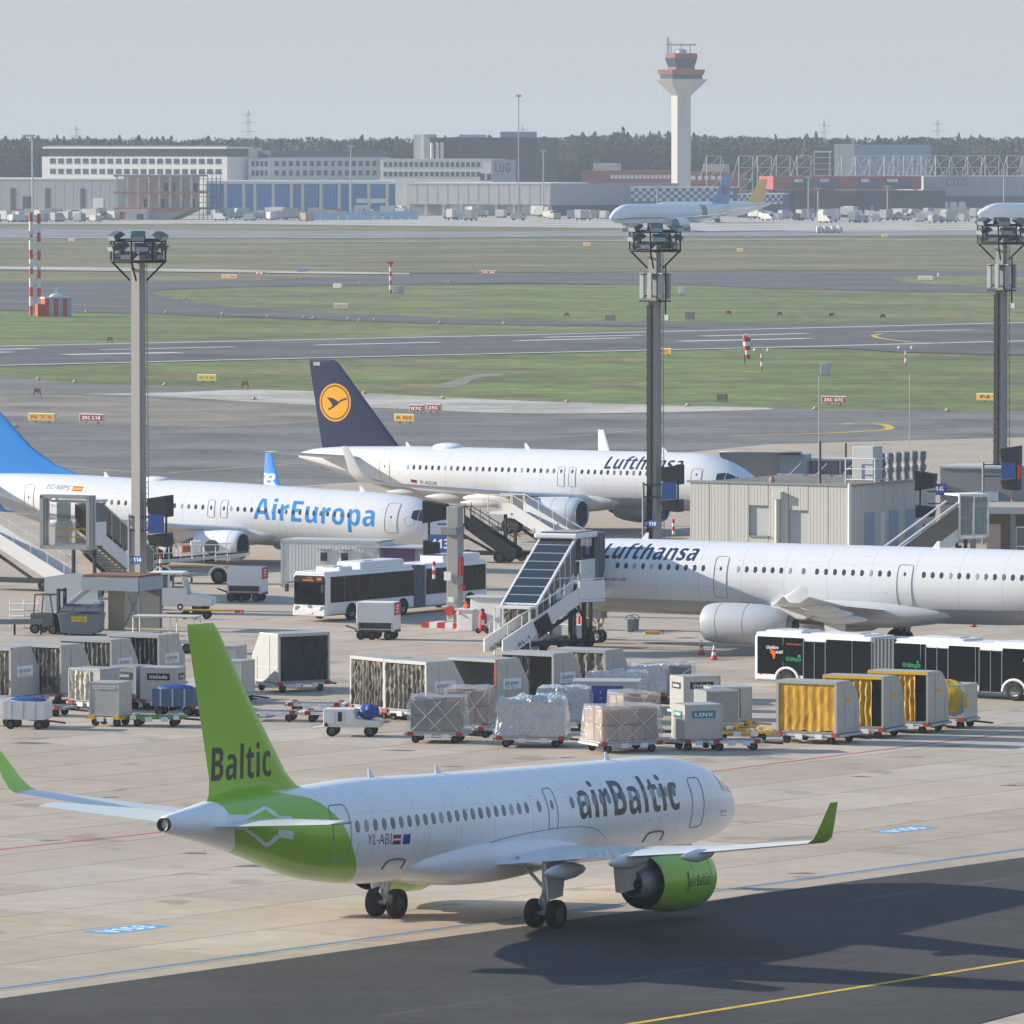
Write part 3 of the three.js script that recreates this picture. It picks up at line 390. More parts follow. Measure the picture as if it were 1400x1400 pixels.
// narrow-body family shared by the two dark-blue-lettered jets
function narrowBody(L) { const q = L - 44.5; return [[0, 3.0, 0.04, 0.04], [0.25, 3.03, 0.48, 0.48], [1, 3.15, 0.95, 0.98], [2, 3.35, 1.37, 1.42], [3.2, 3.58, 1.7, 1.75], [4.8, 3.77, 1.92, 2.0], [6.5, 3.83, 1.975, 2.07], [14, 3.83, 1.975, 2.07], [30 + q, 3.83, 1.975, 2.07], [33.5 + q, 3.95, 1.85, 1.94], [37 + q, 4.32, 1.42, 1.53], [40.5 + q, 4.72, 0.92, 1.02], [43 + q, 4.95, 0.48, 0.58], [44.45 + q, 5.0, 0.15, 0.2]]; }
const navy = '#0b1d48';
function lineDirt(x, k, H, kv) { for (let i = 0; i < 90; i++) { x.fillStyle = 'rgba(90,85,78,' + rr(0.02, 0.09).toFixed(3) + ')'; const s0 = rr(6, 38); x.fillRect(s0 * k, H / 2 + rr(-1.6, 1.6) * kv, rr(10, 160), rr(1, 6)); } }
{
  const L = 44.45, tex = livery(L, 12.7, '#dcdee0', ({ x, k, kv, H, text, rect }) => {
    for (const side of [1, -1]) { const f = side > 0; text('Lufthansa', f ? 12.1 : 6.0, 2.12, 6.1, 1.14, navy, side, 'italic bold 100px sans-serif'); text('Airbus A321-200', f ? 7.9 : 6.1, 3.35, 1.8, 0.16, '#444a50', side); }
    x.fillStyle = '#a3a7ab'; x.fillRect(0, H / 2 - 1.95 * kv, 2048, 3.9 * kv); lineDirt(x, k, H, kv);
  });
  const skinMat = paint('#ffffff', { map: tex });
  makeJet({ ref: 5.07, skinMat, wingMat: paint('#cfd2d4', { roughness: 0.45 }), winY: 4.5, winW: 0.25, winH: 0.36, frameMat: mat('#8f969c', 0.5), frameR: 0.018, body: narrowBody(44.5), sides: [-1, 1],
    windows: [[7.3, 11, 0.535], [14.82, 7, 0.534], [18.86, 1, 1], [19.69, 9, 0.549], [26.19, 20, 0.533]], doors: [[4.6, 5.45, 2.95, 4.85, 0.14], [13.35, 14.15, 2.9, 5.15, 0.16], [24.6, 25.5, 2.75, 5.0, 0.16]],
    cockpit: [[1.55, 2.05, 3.6, 3.75, 4.0, 4.35], [2.12, 2.75, 3.8, 3.9, 4.36, 4.6], [2.82, 3.4, 3.95, 4.1, 4.6, 4.55]],
    fairing: [14.8, 27.5, 2.35, 2.1, 0.98], fairMat: paint('#c2c5c8'),
    wing: [[15.8, 2.45, 0, 8.2, 0.13], [16.8, 2.5, 1.9, 7.1, 0.13], [19.3, 2.95, 6.3, 4.3, 0.11], [24.9, 4.05, 16.3, 1.65, 0.1], [25.2, 4.07, 16.6, 1.3, 0.05]],
    winglet: [[25.5, 3.75, 16.62, 0.6, 0.06, 85], [25.2, 4.05, 16.62, 1.4, 0.05, 88], [26.1, 4.6, 16.7, 0.5, 0.06, 85]],
    flaps: [[22.9, 2.2, 5.6, 3.6, 0.32], [24.0, 2.75, 9.0, 3.0, 0.28], [25.2, 3.2, 12.4, 2.4, 0.22]],
    engines: [{ st: 14.9, y: 1.78, z: 5.75, len: 5.2, r: 1.13, exit: 0.56, core: 0.05, mat: paint('#b7bcc0'), pylon: [15.9, 2.85, 22.0, 2.7, 21.0, 2.1, 16.0, 2.3] }],
    stab: [[38.2, 4.9, 0.5, 4.1, 0.1], [42.1, 5.5, 6.2, 1.7, 0.09]], fin: [[34.6, 5.6, 7.4, 0.05], [36.3, 6.0, 6.1, 0.1], [40.9, 11.76, 2.6, 0.09]], finMat: paint(navy),
    mainGear: { st: 21.98, z: 3.795, r: 0.57, w: 0.42, half: 0.46, top: 2.3 }, noseGear: [5.07, 1.95, 0.38, 0.23, 0.26], blades: [[8, 0, 0.35, 0.45], [26, 0, 0.35, 0.45]],
  }, 'airliner', 'white twin-jet with dark blue lettering beside the covered boarding stairs', V(4.83, 0, -429.0), 151 * R);
}
{
  const L = 39.4, tex = livery(L, 12.7, '#dcdee0', ({ x, k, kv, H, text, rect }) => {
    for (const side of [1, -1]) { const f = side > 0; text('Lufthansa', f ? 12.65 : 6.2, 2.3, 6.45, 1.12, navy, side, 'italic bold 100px sans-serif'); text('D-AIUK', f ? 27.9 : 26.4, 3.85, 1.5, 0.26, '#30363c', side); const a = f ? 28.15 : 25.5; rect(a, a + 0.55, 3.6, 3.72, '#191919', side); rect(a, a + 0.55, 3.72, 3.85, '#b51d2a', side); }
    x.fillStyle = '#a3a7ab'; x.fillRect(0, H / 2 - 1.95 * kv, 2048, 3.9 * kv); lineDirt(x, k, H, kv);
  });
  const finTex = canvasTex(1024, 1024, (x) => {                    // 10 m of station by 8 m of height
    x.fillStyle = navy; x.fillRect(0, 0, 1024, 1024); const kx = 102.4, ky = 128, cx = (40 - 36.25) * kx, cy = 1024 - (8.93 - 4.6) * ky;
    x.save(); x.translate(cx, cy); x.scale(kx, ky);
    x.fillStyle = '#f0a71c'; x.beginPath(); x.arc(0, 0, 1.39, 0, 7); x.fill(); x.strokeStyle = navy; x.lineWidth = 0.09; x.beginPath(); x.arc(0, 0, 1.21, 0, 7); x.stroke();
    x.lineWidth = 0.13; x.lineCap = 'round'; x.beginPath(); x.moveTo(-0.55, 0.5); x.quadraticCurveTo(0, 0.25, 0.3, 0); x.quadraticCurveTo(0.55, -0.2, 1.0, -0.28); x.stroke();
    x.fillStyle = navy; x.beginPath(); x.moveTo(-0.75, -0.35); x.quadraticCurveTo(-0.1, -0.4, 0.32, -0.02); x.quadraticCurveTo(0.1, 0.3, -0.25, 0.22); x.quadraticCurveTo(-0.35, -0.05, -0.75, -0.35); x.fill(); x.restore();
    x.fillStyle = '#e8e8e8'; fitText(x, 'UK', 185, 1024 - (11.6 - 4.6) * ky, 62, 34);
  });
  makeJet({ ref: 0, skinMat: paint('#ffffff', { map: tex }), wingMat: paint('#c4c8cb', { roughness: 0.45 }), winY: 4.45, winW: 0.25, winH: 0.36, body: narrowBody(39.45), sides: [1, -1], frameR: 0.014,
    windows: [[7.87, 13, 0.533], [16.6, 24, 0.538]], doors: [[4.5, 5.3, 2.95, 4.85, 0.13], [14.77, 15.33, 3.35, 4.75, 0.2], [15.69, 16.25, 3.35, 4.75, 0.2], [30.65, 31.55, 2.95, 4.9, 0.13]],
    cockpit: [[1.55, 2.05, 3.6, 3.75, 4.0, 4.35], [2.12, 2.75, 3.8, 3.9, 4.36, 4.6], [2.82, 3.4, 3.95, 4.1, 4.6, 4.55]],
    fairing: [11.5, 24.5, 2.35, 2.1, 0.98], fairMat: paint('#c2c5c8'),
    wing: [[12.7, 2.45, 0, 8.2, 0.13], [13.7, 2.5, 1.9, 7.1, 0.13], [16.2, 2.95, 6.3, 4.3, 0.11], [22.0, 4.0, 16.2, 1.7, 0.1]],
    winglet: [[22.0, 4.0, 16.2, 1.7, 0.1], [22.3, 4.15, 16.75, 1.5, 0.09, 35], [23.05, 4.75, 17.15, 1.15, 0.085, 70], [24.0, 6.6, 17.65, 0.5, 0.08, 78]],
    flaps: [[20.4, 2.2, 5.6, 3.6, 0.32], [21.5, 2.75, 9.0, 3.0, 0.28], [22.9, 3.2, 12.4, 2.4, 0.22]],
    engines: [{ st: 11.9, y: 1.65, z: 5.75, len: 3.9, r: 1.17, exit: 0.7, core: 0.15, mat: paint('#b9c3cc'), pylon: [12.9, 2.85, 18.0, 2.7, 17.6, 2.0, 13.2, 2.3] }],
    stab: [[33.0, 4.9, 0.5, 4.1, 0.1], [37.0, 5.5, 6.2, 1.7, 0.09]], fin: [[29.2, 5.55, 8.2, 0.03], [30.9, 5.95, 6.6, 0.09], [36.0, 11.8, 2.55, 0.09], [36.4, 12.05, 2.1, 0.06]], finMat: paint('#ffffff', { map: finTex }), finUv: (p) => [1 - (-p.x - 30) / 10, (p.y - 4.6) / 8],
    mainGear: { st: 18.9, z: 3.795, r: 0.57, w: 0.42, half: 0.46, top: 2.3 }, noseGear: [5.07, 1.95, 0.38, 0.23, 0.26], blades: [[8.5, 0, 0.35, 0.45], [19.9, 0, 0.4, 0.45], [30.0, 0, 0.3, 0.4]], dome: [26.6, 2.6, 1.4, 0.35],
  }, 'airliner', 'white twin-jet with navy fin bearing a yellow disc emblem', V(18.14, 0, -540.6), -31.3 * R);
}
{
  const L = 41.4, tex = livery(L, 12.2, '#dee0e2', ({ x, k, kv, H, text, rect }) => {
    for (const side of [1, -1]) { const f = side > 0; text('AirEuropa', f ? 14.85 : 5.35, 3.22, 9.5, 1.42, '#1f86cf', side); text('EC-MPS', f ? 31.65 : 28.7, 2.05, 1.95, 0.38, '#3a3f45', side, 'italic 100px sans-serif'); const a = f ? 28.6 : 30.9; rect(a, a + 0.85, 1.68, 2.05, '#c8202c', side); rect(a, a + 0.85, 1.77, 1.96, '#f0b51e', side); text('Boeing 737-800', f ? 31.9 : 30.2, 3.3, 1.7, 0.15, '#555', side); x.strokeStyle = '#9aa4b0'; x.lineWidth = 3; x.beginPath(); x.ellipse(3.0 * k, f ? 2.6 * kv : H - 2.6 * kv, 0.34 * k, 0.34 * kv, 0, 0, 7); x.stroke(); }
    x.fillStyle = '#b4b8bb'; x.beginPath(); x.moveTo(22 * k, H / 2); for (const q of [[27, -1.0], [31, -1.9], [34, -2.6], [41.4, -3.2], [41.4, 3.2], [34, 2.6], [31, 1.9], [27, 1.0]]) x.lineTo(q[0] * k, H / 2 + q[1] * kv); x.fill(); x.fillRect(5 * k, H / 2 - 1.2 * kv, 22 * k, 2.4 * kv); lineDirt(x, k, H, kv);
  });
  const wtex = canvasTex(128, 128, (x) => { x.fillStyle = '#2490de'; x.fillRect(0, 0, 128, 128); x.fillStyle = '#eef2f5'; x.save(); x.translate(128, 0); x.scale(-1, 1); x.font = 'italic bold 74px sans-serif'; x.fillText('æ', 14, 116); x.restore(); });
  makeJet({ ref: 0, skinMat: paint('#ffffff', { map: tex }), wingMat: paint('#c6c9cc', { roughness: 0.45 }), winY: (st) => 3.47 + 0.0208 * st, winW: 0.24, winH: 0.34, frameR: 0.014, sides: [1, -1],
    body: [[0, 2.5, 0.04, 0.04], [0.25, 2.52, 0.42, 0.45], [1, 2.62, 0.9, 0.95], [2, 2.8, 1.33, 1.4], [3.2, 2.95, 1.65, 1.73], [4.8, 3.04, 1.83, 1.9], [6.5, 3.1, 1.88, 1.96], [10, 3.2, 1.88, 1.98], [17, 3.42, 1.88, 2.0], [24.5, 3.54, 1.88, 2.0], [29.7, 3.74, 1.8, 1.94], [33.5, 4.12, 1.4, 1.57], [37, 4.55, 0.85, 1.05], [41.3, 4.85, 0.25, 0.35]],
    windows: [[7.5, 18, 0.535], [18.8, 23, 0.5555]], doors: [[3.86, 4.75, 2.55, 4.45, 0.12], [16.87, 17.4, 3.2, 4.35, 0.2], [17.87, 18.4, 3.2, 4.35, 0.2], [32.5, 33.3, 3.1, 5.0, 0.12]],
    cockpit: [[1.6, 1.95, 3.25, 3.3, 3.65, 3.9], [2.0, 2.45, 3.32, 3.35, 3.92, 4.05], [2.5, 2.9, 3.35, 3.5, 4.05, 3.98]],
    fairing: [13, 26, 2.15, 2.0, 0.95], fairMat: paint('#c6c9cc'),
    wing: [[14.2, 2.25, 0, 8.2, 0.13], [15.3, 2.3, 1.8, 7.0, 0.13], [17.5, 2.7, 5.4, 4.8, 0.11], [24.0, 4.05, 16.2, 1.7, 0.1]],
    winglet: [[24.0, 4.05, 16.2, 1.7, 0.1], [24.3, 4.15, 16.7, 1.5, 0.09, 35], [24.8, 4.8, 17.0, 1.2, 0.085, 70], [25.6, 6.6, 17.4, 0.55, 0.08, 78]], wingletMat: paint('#ffffff', { map: wtex }), wingletUv: (p) => [(-p.x - 24) / 3, (p.y - 4.2) / 2.5],
    flaps: [[21.6, 2.2, 4.2, 3.2, 0.3], [22.8, 2.6, 7.6, 2.8, 0.27], [24.2, 3.1, 11.2, 2.3, 0.22]],
    engines: [{ st: 13.7, y: 1.58, z: 4.83, len: 3.5, r: 1.0, exit: 0.74, core: 0.22, pylon: [14.5, 2.5, 19.2, 2.5, 18.8, 1.8, 14.7, 2.0] }],
    stab: [[35.5, 4.85, 0.5, 3.8, 0.1], [39.4, 5.5, 7.1, 1.4, 0.09]], fin: [[28.6, 5.3, 11.0, 0.01], [29.9, 5.72, 9.6, 0.02], [31.8, 6.35, 7.9, 0.04], [33.7, 7.5, 6.3, 0.07], [36.2, 9.78, 4.6, 0.08], [39.1, 12.4, 2.6, 0.08]], finMat: paint('#1f86d8'),
    mainGear: { st: 21.4, z: 2.86, r: 0.56, w: 0.4, half: 0.43, top: 2.2 }, noseGear: [4.3, 1.5, 0.34, 0.2, 0.22], blades: [[7.5, 0, 0.35, 0.45], [14.4, 0, 0.35, 0.45], [27.6, 0, 0.3, 0.4]], dome: [23.7, 2.2, 1.1, 0.25],
  }, 'airliner', 'white twin-jet with bright blue lettering and blue tail', V(-3.3, 0, -498.4), -30.6 * R);
}
// ---------- far side of the airfield ----------
const hgt = (py, d) => EYE - (py - HORIZON) * d / FOCAL, lat = (px, d) => (px - 700) * d / FOCAL;
const M_fwhite = mat('#d9d7d0', 0.8), M_fpale = mat('#c3c2bc', 0.85), M_fgrey = mat('#9da1a3', 0.85), M_fdark = mat('#2a333b', 0.6), M_fblue = mat('#2f6fae', 0.7), M_fbrick = mat('#8a4a3c', 0.9), M_fred = mat('#9c4a42', 0.7), M_fglass = mat('#39495a', 0.3), M_fconc = mat('#b5b1a8', 0.9), M_steelW = mat('#a4a9ac', 0.6), M_orange = mat('#a5684c', 0.8);
// a block whose near left corner stands at px0 and whose front runs to px1, turned by yaw; returns its group (x along the front, z out of the front)
function block(name, label, px0, px1, d, yaw, dep, group) {
  const a = V(lat(px0, d), 0, -d), t = (px1 - 700) / FOCAL, c = Math.cos(yaw), s = Math.sin(yaw);
  const L = (t * d - a.x) / (c - t * s);                             // far end of the front lies on the line of sight px1
  const o = thing(name, label, 'building', a, yaw, group); o.userData.L = L; return [o, L, dep];
}
const slabBox = (x0, x1, y0, y1, z0, z1) => box(x1 - x0, y1 - y0, z1 - z0, (x0 + x1) / 2, (y0 + y1) / 2, (z0 + z1) / 2);
function windowRow(o, n, x0, x1, y0, y1, fr = 0.68, m = M_fglass) { const st = (x1 - x0) / n, w = st * fr, g = box(w, y1 - y0, 0.12), f = box(w + 0.3, 0.18, 0.2); for (let i = 0; i < n; i++) { const k = P('window', g, m, o); k.position.set(x0 + (i + 0.5) * st, (y0 + y1) / 2, 0.03); P('sill', f, M_fpale, k).position.y = -(y1 - y0) / 2 - 0.1; } }
{ // long white office block
  const d = 2890, [o, L] = block('office_block', 'long white office block with dark glazed top storey before the forest', 58, 311, d, -29 * R, 18), h = (y) => hgt(y, d);
  P('wall', slabBox(0, L, 0, h(214), -18, 0), M_fwhite, o); P('top_storey', slabBox(2, L - 1, h(214), h(203), -17, -1.5), M_fglass, o); const r = P('roof', slabBox(0.5, L, h(203), h(200.5), -18.3, 0.3), M_fwhite, o); P('roof_rail', [wbar(1, h(199.5), -2, L - 1, h(199.5), -2, 0.1)], M_fgrey, r);
  windowRow(o, 21, 3, L - 2, h(223.5), h(216.5)); windowRow(o, 21, 3, L - 2, h(237.5), h(230.5));
}
{ const d = 2880, [o, L] = block('stair_tower', 'plain beige stair tower joined to the office block', 311, 340, d, -20 * R, 14); P('wall', slabBox(0, L, 0, hgt(203, d), -14, 0), M_fconc, o); P('coping', slabBox(-0.2, L + 0.2, hgt(203, d), hgt(202, d), -14.2, 0.2), M_fpale, o); P('door', slabBox(3, 4.5, hgt(243, d), hgt(239, d), 0, 0.1), M_fdark, o); }
{ const d = 2860, [o, L] = block('office_wing', 'grey-blue office wing with two window bands behind blue hall', 340, 369, d, -24 * R, 15), h = (y) => hgt(y, d); P('wall', slabBox(0, L, 0, h(217), -15, 0), M_fwhite, o); windowRow(o, 4, 1, L - 0.5, h(227), h(220)); windowRow(o, 4, 1, L - 0.5, h(240), h(233)); 
  const b = P('side_wall', box(1, 1, 1), M_fpale, o); b.geometry = slabBox(0, 52, 0, h(215), -12, 0); b.position.set(L, 0, 0); b.rotation.y = 55 * R; const g = box(1.6, h(220) - h(227), 0.12); for (let r = 0; r < 2; r++) for (let i = 0; i < 16; i++) P('window', g, M_fglass, b).position.set(3 + i * 3.0, r ? h(236.5) : h(223.5), 0.03); P('top_storey', slabBox(1, 51, h(215), h(206), -11, -1), M_fglass, b); }
{ const d = 2800, [o, L] = block('curved_office', 'white office end with grey lettered side wall beside black cube', 520, 672, d, -18 * R, 16), h = (y) => hgt(y, d); P('wall', slabBox(0, L, 0, h(218), -16, 0), M_fwhite, o); P('coping', slabBox(-0.2, L, h(218), h(217), -16.2, 0.2), M_fpale, o); windowRow(o, 19, 1, L - 4, h(228), h(221.5)); windowRow(o, 19, 1, L - 4, h(241), h(234.5)); for (const f of [0.9, 0.96]) P('door', slabBox(L * f, L * f + 1.6, h(246), h(237), 0, 0.1), M_fdark, o);
  const e = P('side_wall', slabBox(0, 9.5, 0, h(218), -12, 0), M_fgrey, o); e.position.set(L, 0, 0); e.rotation.y = 40 * R; const t = P('lettering', panel(7.5, 4.2, null, 4.4, h(229), 0.05), printed(canvasTex(256, 128, (x) => { x.fillStyle = '#9da1a3'; x.fillRect(0, 0, 256, 128); x.fillStyle = '#3a4450'; fitText(x, 'LUG', 14, 112, 228, 98); })), e); }
{ const d = 2930, [o, L] = block('black_hall', 'tall black cube hall with pale stair towers', 587, 734, d, -12 * R, 40), h = (y) => hgt(y, d); P('wall', slabBox(0, L, 0, h(188), -40, 0), M_fdark, o); P('stair_tower', slabBox(-6.3, -2.2, 0, h(184), -14, -1), M_fwhite, o); P('stair_tower', slabBox(-2.0, 0.2, 0, h(183.5), -12, 1), M_fpale, o); for (const x of [1.2, 3.4, 5.2]) P('vent_pipe', bar(V(x, h(218), 0.8), V(x, h(195), 0.8), 0.7, 10), M_fwhite, o); P('roof_plant', slabBox(L * 0.62, L * 0.9, h(188), h(180), -20, -8), M_fgrey, o); P('roof_plant', slabBox(10, 18, h(188), h(184), -20, -8), M_fpale, o); for (let i = 1; i < 7; i++) P('facade_joint', slabBox(i * L / 7 - 0.06, i * L / 7 + 0.06, 0, h(189), 0, 0.05), M_fglass, o); }
{ // blue hall with white columns
  const d = 2745, [o, L] = block('blue_hall', 'low hall with blue gates between white columns', 284, 545, d, -10 * R, 30), h = (y) => hgt(y, d);
  P('wall', slabBox(0, L, 0, h(251), -30, -0.6), M_fpale, o); P('fascia', slabBox(-0.3, L, h(251), h(247), -30.2, 0.3), M_fwhite, o);
  let x = 0; const n = 12; for (let i = 0; i < n; i++) { const w = L / n * (i % 3 === 2 ? 0.7 : 1.15); if (x + w > L) break; const g = P('gate', slabBox(x + 0.9, x + w - 0.9, 0, h(252), -0.5, 0), M_fblue, o); for (let q = 1; q < 4; q++) P('gate_joint', slabBox(x + 0.9 + (w - 1.8) * q / 4 - 0.07, x + 0.9 + (w - 1.8) * q / 4 + 0.07, 0, h(252), 0, 0.06), M_fglass, g); P('column', slabBox(x - 0.5, x + 0.5, 0, h(251), -0.4, 0.5), M_fpale, o); x += w; }
  P('pillar', slabBox(L - 1, L + 3, 0, h(243), -3, 1), M_fwhite, o); P('gate_sign', slabBox(L * 0.78, L * 0.94, h(277), h(271), 0.1, 0.25), M_fwhite, o);
}
{ const d = 2760, [o, L] = block('grey_hall', 'pale grey flat hall with narrow dark doors', -60, 162, d, -22 * R, 30), h = (y) => hgt(y, d); P('wall', slabBox(0, L, 0, h(245), -30, 0), M_fgrey, o); P('coping', slabBox(-0.2, L + 0.2, h(245), h(243), -30.2, 0.25), M_fwhite, o); for (const px of [19, 66, 114]) { const x = (px + 60) / 222 * L; P('door', slabBox(x - 0.9, x + 0.9, 0, h(257), 0, 0.12), M_fdark, o); } P('gate', slabBox(92 / 222 * L, 104 / 222 * L, 0, h(268), 0, 0.1), M_fdark, o); P('gate', slabBox(188 / 222 * L, 202 / 222 * L, 0, h(270), 0, 0.1), M_fwhite, o); for (let i = 1; i < 18; i++) P('wall_joint', slabBox(i * L / 18 - 0.05, i * L / 18 + 0.05, 0, h(245.5), 0, 0.05), M_fpale, o); }
{ // training rig: open frame over a concrete funnel
  const d = 2590, [o, L] = block('frame_rig', 'open two-storey orange steel frame standing on a concrete funnel base', 160, 262, d, -14 * R, 16), h = (y) => hgt(y, d), M_rose = mat('#a58a7e', 0.8);
  const fn = prism([[4, 0.0], [L - 8, 0.0], [L, h(285)], [0, h(285)]], 14); fn.translate(0, 0, -8); P('funnel_base', fn, M_fconc, o);
  for (const y of [285, 263, 240]) P('deck', slabBox(-1, L + 1, h(y) - 0.35, h(y) + 0.35, -16, 0.5), y === 240 ? M_rose : M_orange, o);
  for (let i = 0; i < 8; i++) { const x = i / 7 * L; P('column', slabBox(x - 0.3, x + 0.3, h(285), h(240), -0.4, 0.2), M_fpale, o); }
  P('inner_wall', slabBox(0, L, h(285), h(240), -9, -8.5), M_fpale, o); for (const f of [0.27, 0.5, 0.9]) { P('opening', slabBox(L * f, L * f + 1.4, h(284), h(272), -8.5, -8.3), M_fdark, o); P('opening', slabBox(L * f + 1, L * f + 2.4, h(262), h(250), -8.5, -8.3), M_fdark, o); }
  P('column', slabBox(L * 0.66, L * 0.69, h(263), h(250), -8.4, -7), M_orange, o); P('booth', slabBox(3.5, 12, 0, h(286), 0, 5), M_fpale, o); P('booth_door', slabBox(8.6, 11, 0, h(292), 5, 5.1), M_fdark, o); for (let i = 0; i < 6; i++) P('scaffold_pole', wbar(L + 1 + i * 1.5, 0, -6, L + 1 + i * 1.5, h(240), -6, 0.14), M_fdark, o); for (let i = 0; i < 7; i++) P('scaffold_pole', wbar(L + 1, h(285) + i * 2, -6, L + 9, h(285) + i * 2, -6, 0.12), M_fdark, o);
}
{ const d = 2720, [o, L] = block('warehouse', 'long pale warehouse with dark recessed ground floor', 556, 752, d, -20 * R, 40), h = (y) => hgt(y, d); P('upper_wall', slabBox(0, L, h(279), h(251), -40, 0), M_fpale, o); P('coping', slabBox(-0.2, L + 0.2, h(251), h(249.5), -40, 0.2), M_fwhite, o); P('ground_floor', slabBox(1, L - 1, 0, h(279), -40, -3), M_fgrey, o); for (let i = 0; i <= 8; i++) P('column', slabBox(i / 8 * (L - 1), i / 8 * (L - 1) + 1, 0, h(279), -1.5, -0.4), M_fpale, o); for (const f of [0.28, 0.74]) P('gate', slabBox(L * f, L * f + 9, 0, h(280), -3, -2.7), M_fwhite, o); for (let i = 1; i < 14; i++) P('wall_joint', slabBox(i * L / 14 - 0.04, i * L / 14 + 0.04, h(279), h(251.5), 0, 0.05), M_fgrey, o);
  const e = P('side_wall', slabBox(0, 62, h(280), h(251), -3, 0), M_fgrey, o); e.position.set(L, 0, 0); e.rotation.y = 62 * R; P('loading_dock', slabBox(0, 60, 0, h(280), -6, -3), M_fdark, e); }
function checker(name, label, px0, px1, y0, y1, d, yaw, cols, rows) { const [o, L] = block(name, label, px0, px1, d, yaw, 20), h = (y) => hgt(y, d); P('wall', slabBox(0, L, 0, h(y0), -20, 0), mat('#33506e', 0.7), o); P('coping', slabBox(-0.2, L + 0.2, h(y0), h(y0 - 1.5), -20, 0.2), M_fpale, o); const cw = L / cols, ch = (h(y0) - h(y1)) / rows, g = box(cw * 0.96, ch * 0.96, 0.1), w = mat('#b9c6d2', 0.7); for (let i = 0; i < cols; i++) for (let j = 0; j < rows; j++) if ((i + j) % 2) P('facade_panel', g, w, o).position.set((i + 0.5) * cw, h(y1) + (j + 0.5) * ch, 0.03); return o; }
checker('checkered_hall', 'low hall with blue and white checkered facade behind the parked freighter', 862, 1002, 257, 275, 2700, -8 * R, 26, 4);
checker('checkered_annex', 'small annex with blue and white checkered facade beside the dark hall', 1008, 1070, 266, 279, 2650, -8 * R, 16, 3);
{ const d = 2870, [o, L] = block('brick_building', 'low dark red brick building with white window band', 795, 925, d, -14 * R, 14), h = (y) => hgt(y, d); P('wall', slabBox(0, L, 0, h(233), -14, 0), M_fbrick, o); P('roof_plant', slabBox(L * 0.1, L * 0.35, h(233), h(223), -10, -3), M_fpale, o); windowRow(o, 16, L * 0.3, L * 0.98, h(243.5), h(239), 0.7, M_fwhite); }
{ const d = 2860, [o, L] = block('brick_block', 'red brick block with beige roof box beside the control tower', 936, 1008, d, -16 * R, 14), h = (y) => hgt(y, d); P('wall', slabBox(0, L, 0, h(235), -14, 0), M_fbrick, o); P('roof_box', slabBox(L * 0.33, L * 0.72, h(235), h(224.5), -10, -1), M_fconc, o); windowRow(o, 6, 2, L - 3, h(245), h(240.5), 0.6, M_fwhite); }
{ const d = 2680, [o, L] = block('dark_hall', 'dark hall carrying a red glazed upper storey', 1070, 1292, d, 10 * R, 30), h = (y) => hgt(y, d); P('wall', slabBox(0, L, 0, h(261), -30, 0), M_fdark, o); P('red_storey', slabBox(-3, L * 0.86, h(259), h(241), -26, -2), M_fred, o); for (const [a, b] of [[0.06, 0.2], [0.22, 0.36], [0.47, 0.6], [0.63, 0.8]]) { P('glazing', slabBox(L * a, L * b, h(256), h(244.5), -2, -1.85), M_fglass, o); P('blind', slabBox(L * a + 1, L * (a + b) / 2, h(249), h(244.8), -1.85, -1.75), M_fwhite, o); } for (let i = 1; i < 12; i++) P('facade_post', slabBox(i * L / 12 - 0.15, i * L / 12 + 0.15, 0, h(261), 0, 0.2), M_fglass, o); }
{ const d = 2720, [o, L] = block('grey_hangar', 'pale grey hangar with faint lettering at its corner', 1262, 1560, d, 8 * R, 50), h = (y) => hgt(y, d); P('wall', slabBox(0, L, 0, h(241), -50, 0), M_fgrey, o); for (let i = 1; i < 16; i++) P('wall_joint', slabBox(i * L / 16 - 0.08, i * L / 16 + 0.08, h(276), h(241.5), 0, 0.06), M_fpale, o); P('ground_floor', slabBox(0, L, 0, h(268), 0, 0.4), M_fglass, o); P('lettering', panel(9, 4, null, 12, h(248), 0.1), printed(canvasTex(256, 96, (x) => { x.fillStyle = '#9da1a3'; x.fillRect(0, 0, 256, 96); x.fillStyle = '#5b6670'; fitText(x, 'CTDS', 10, 84, 236, 66); })), o); }
{ const d = 2960, [o, L] = block('flat_block', 'flat grey-blue block with pale end rising behind the white lattice frames', 1140, 1168, d, -10 * R, 14), h = (y) => hgt(y, d); P('pale_wall', slabBox(0, L, 0, h(197), -14, 0), M_fpale, o); P('wall', slabBox(L, L + 28, 0, h(198), -14, -0.5), mat('#7e8ea0', 0.8), o); for (let i = 1; i < 4; i++) P('wall_joint', slabBox(L * i / 4 - 0.06, L * i / 4 + 0.06, 0, h(198), 0, 0.05), M_fgrey, o); }
{ const d = 2740, [o, L] = block('glazed_lookout', 'small glazed lookout block with white roof above the red storey', 1112, 1134, d, -8 * R, 8), h = (y) => hgt(y, d); P('frame', [slabBox(0, L, h(208.5), h(206.5), -8, 0), slabBox(0, 0.3, 0, h(208), -0.3, 0), slabBox(L - 0.3, L, 0, h(208), -0.3, 0)], M_fwhite, o); for (let i = 0; i < 4; i++) P('deck', slabBox(0, L, h(240 - i * 8), h(239 - i * 8), -8, 0.1), M_fpale, o); P('glass', slabBox(0.3, L - 0.3, h(240), h(209), -7.5, -1), M_fglass, o); }
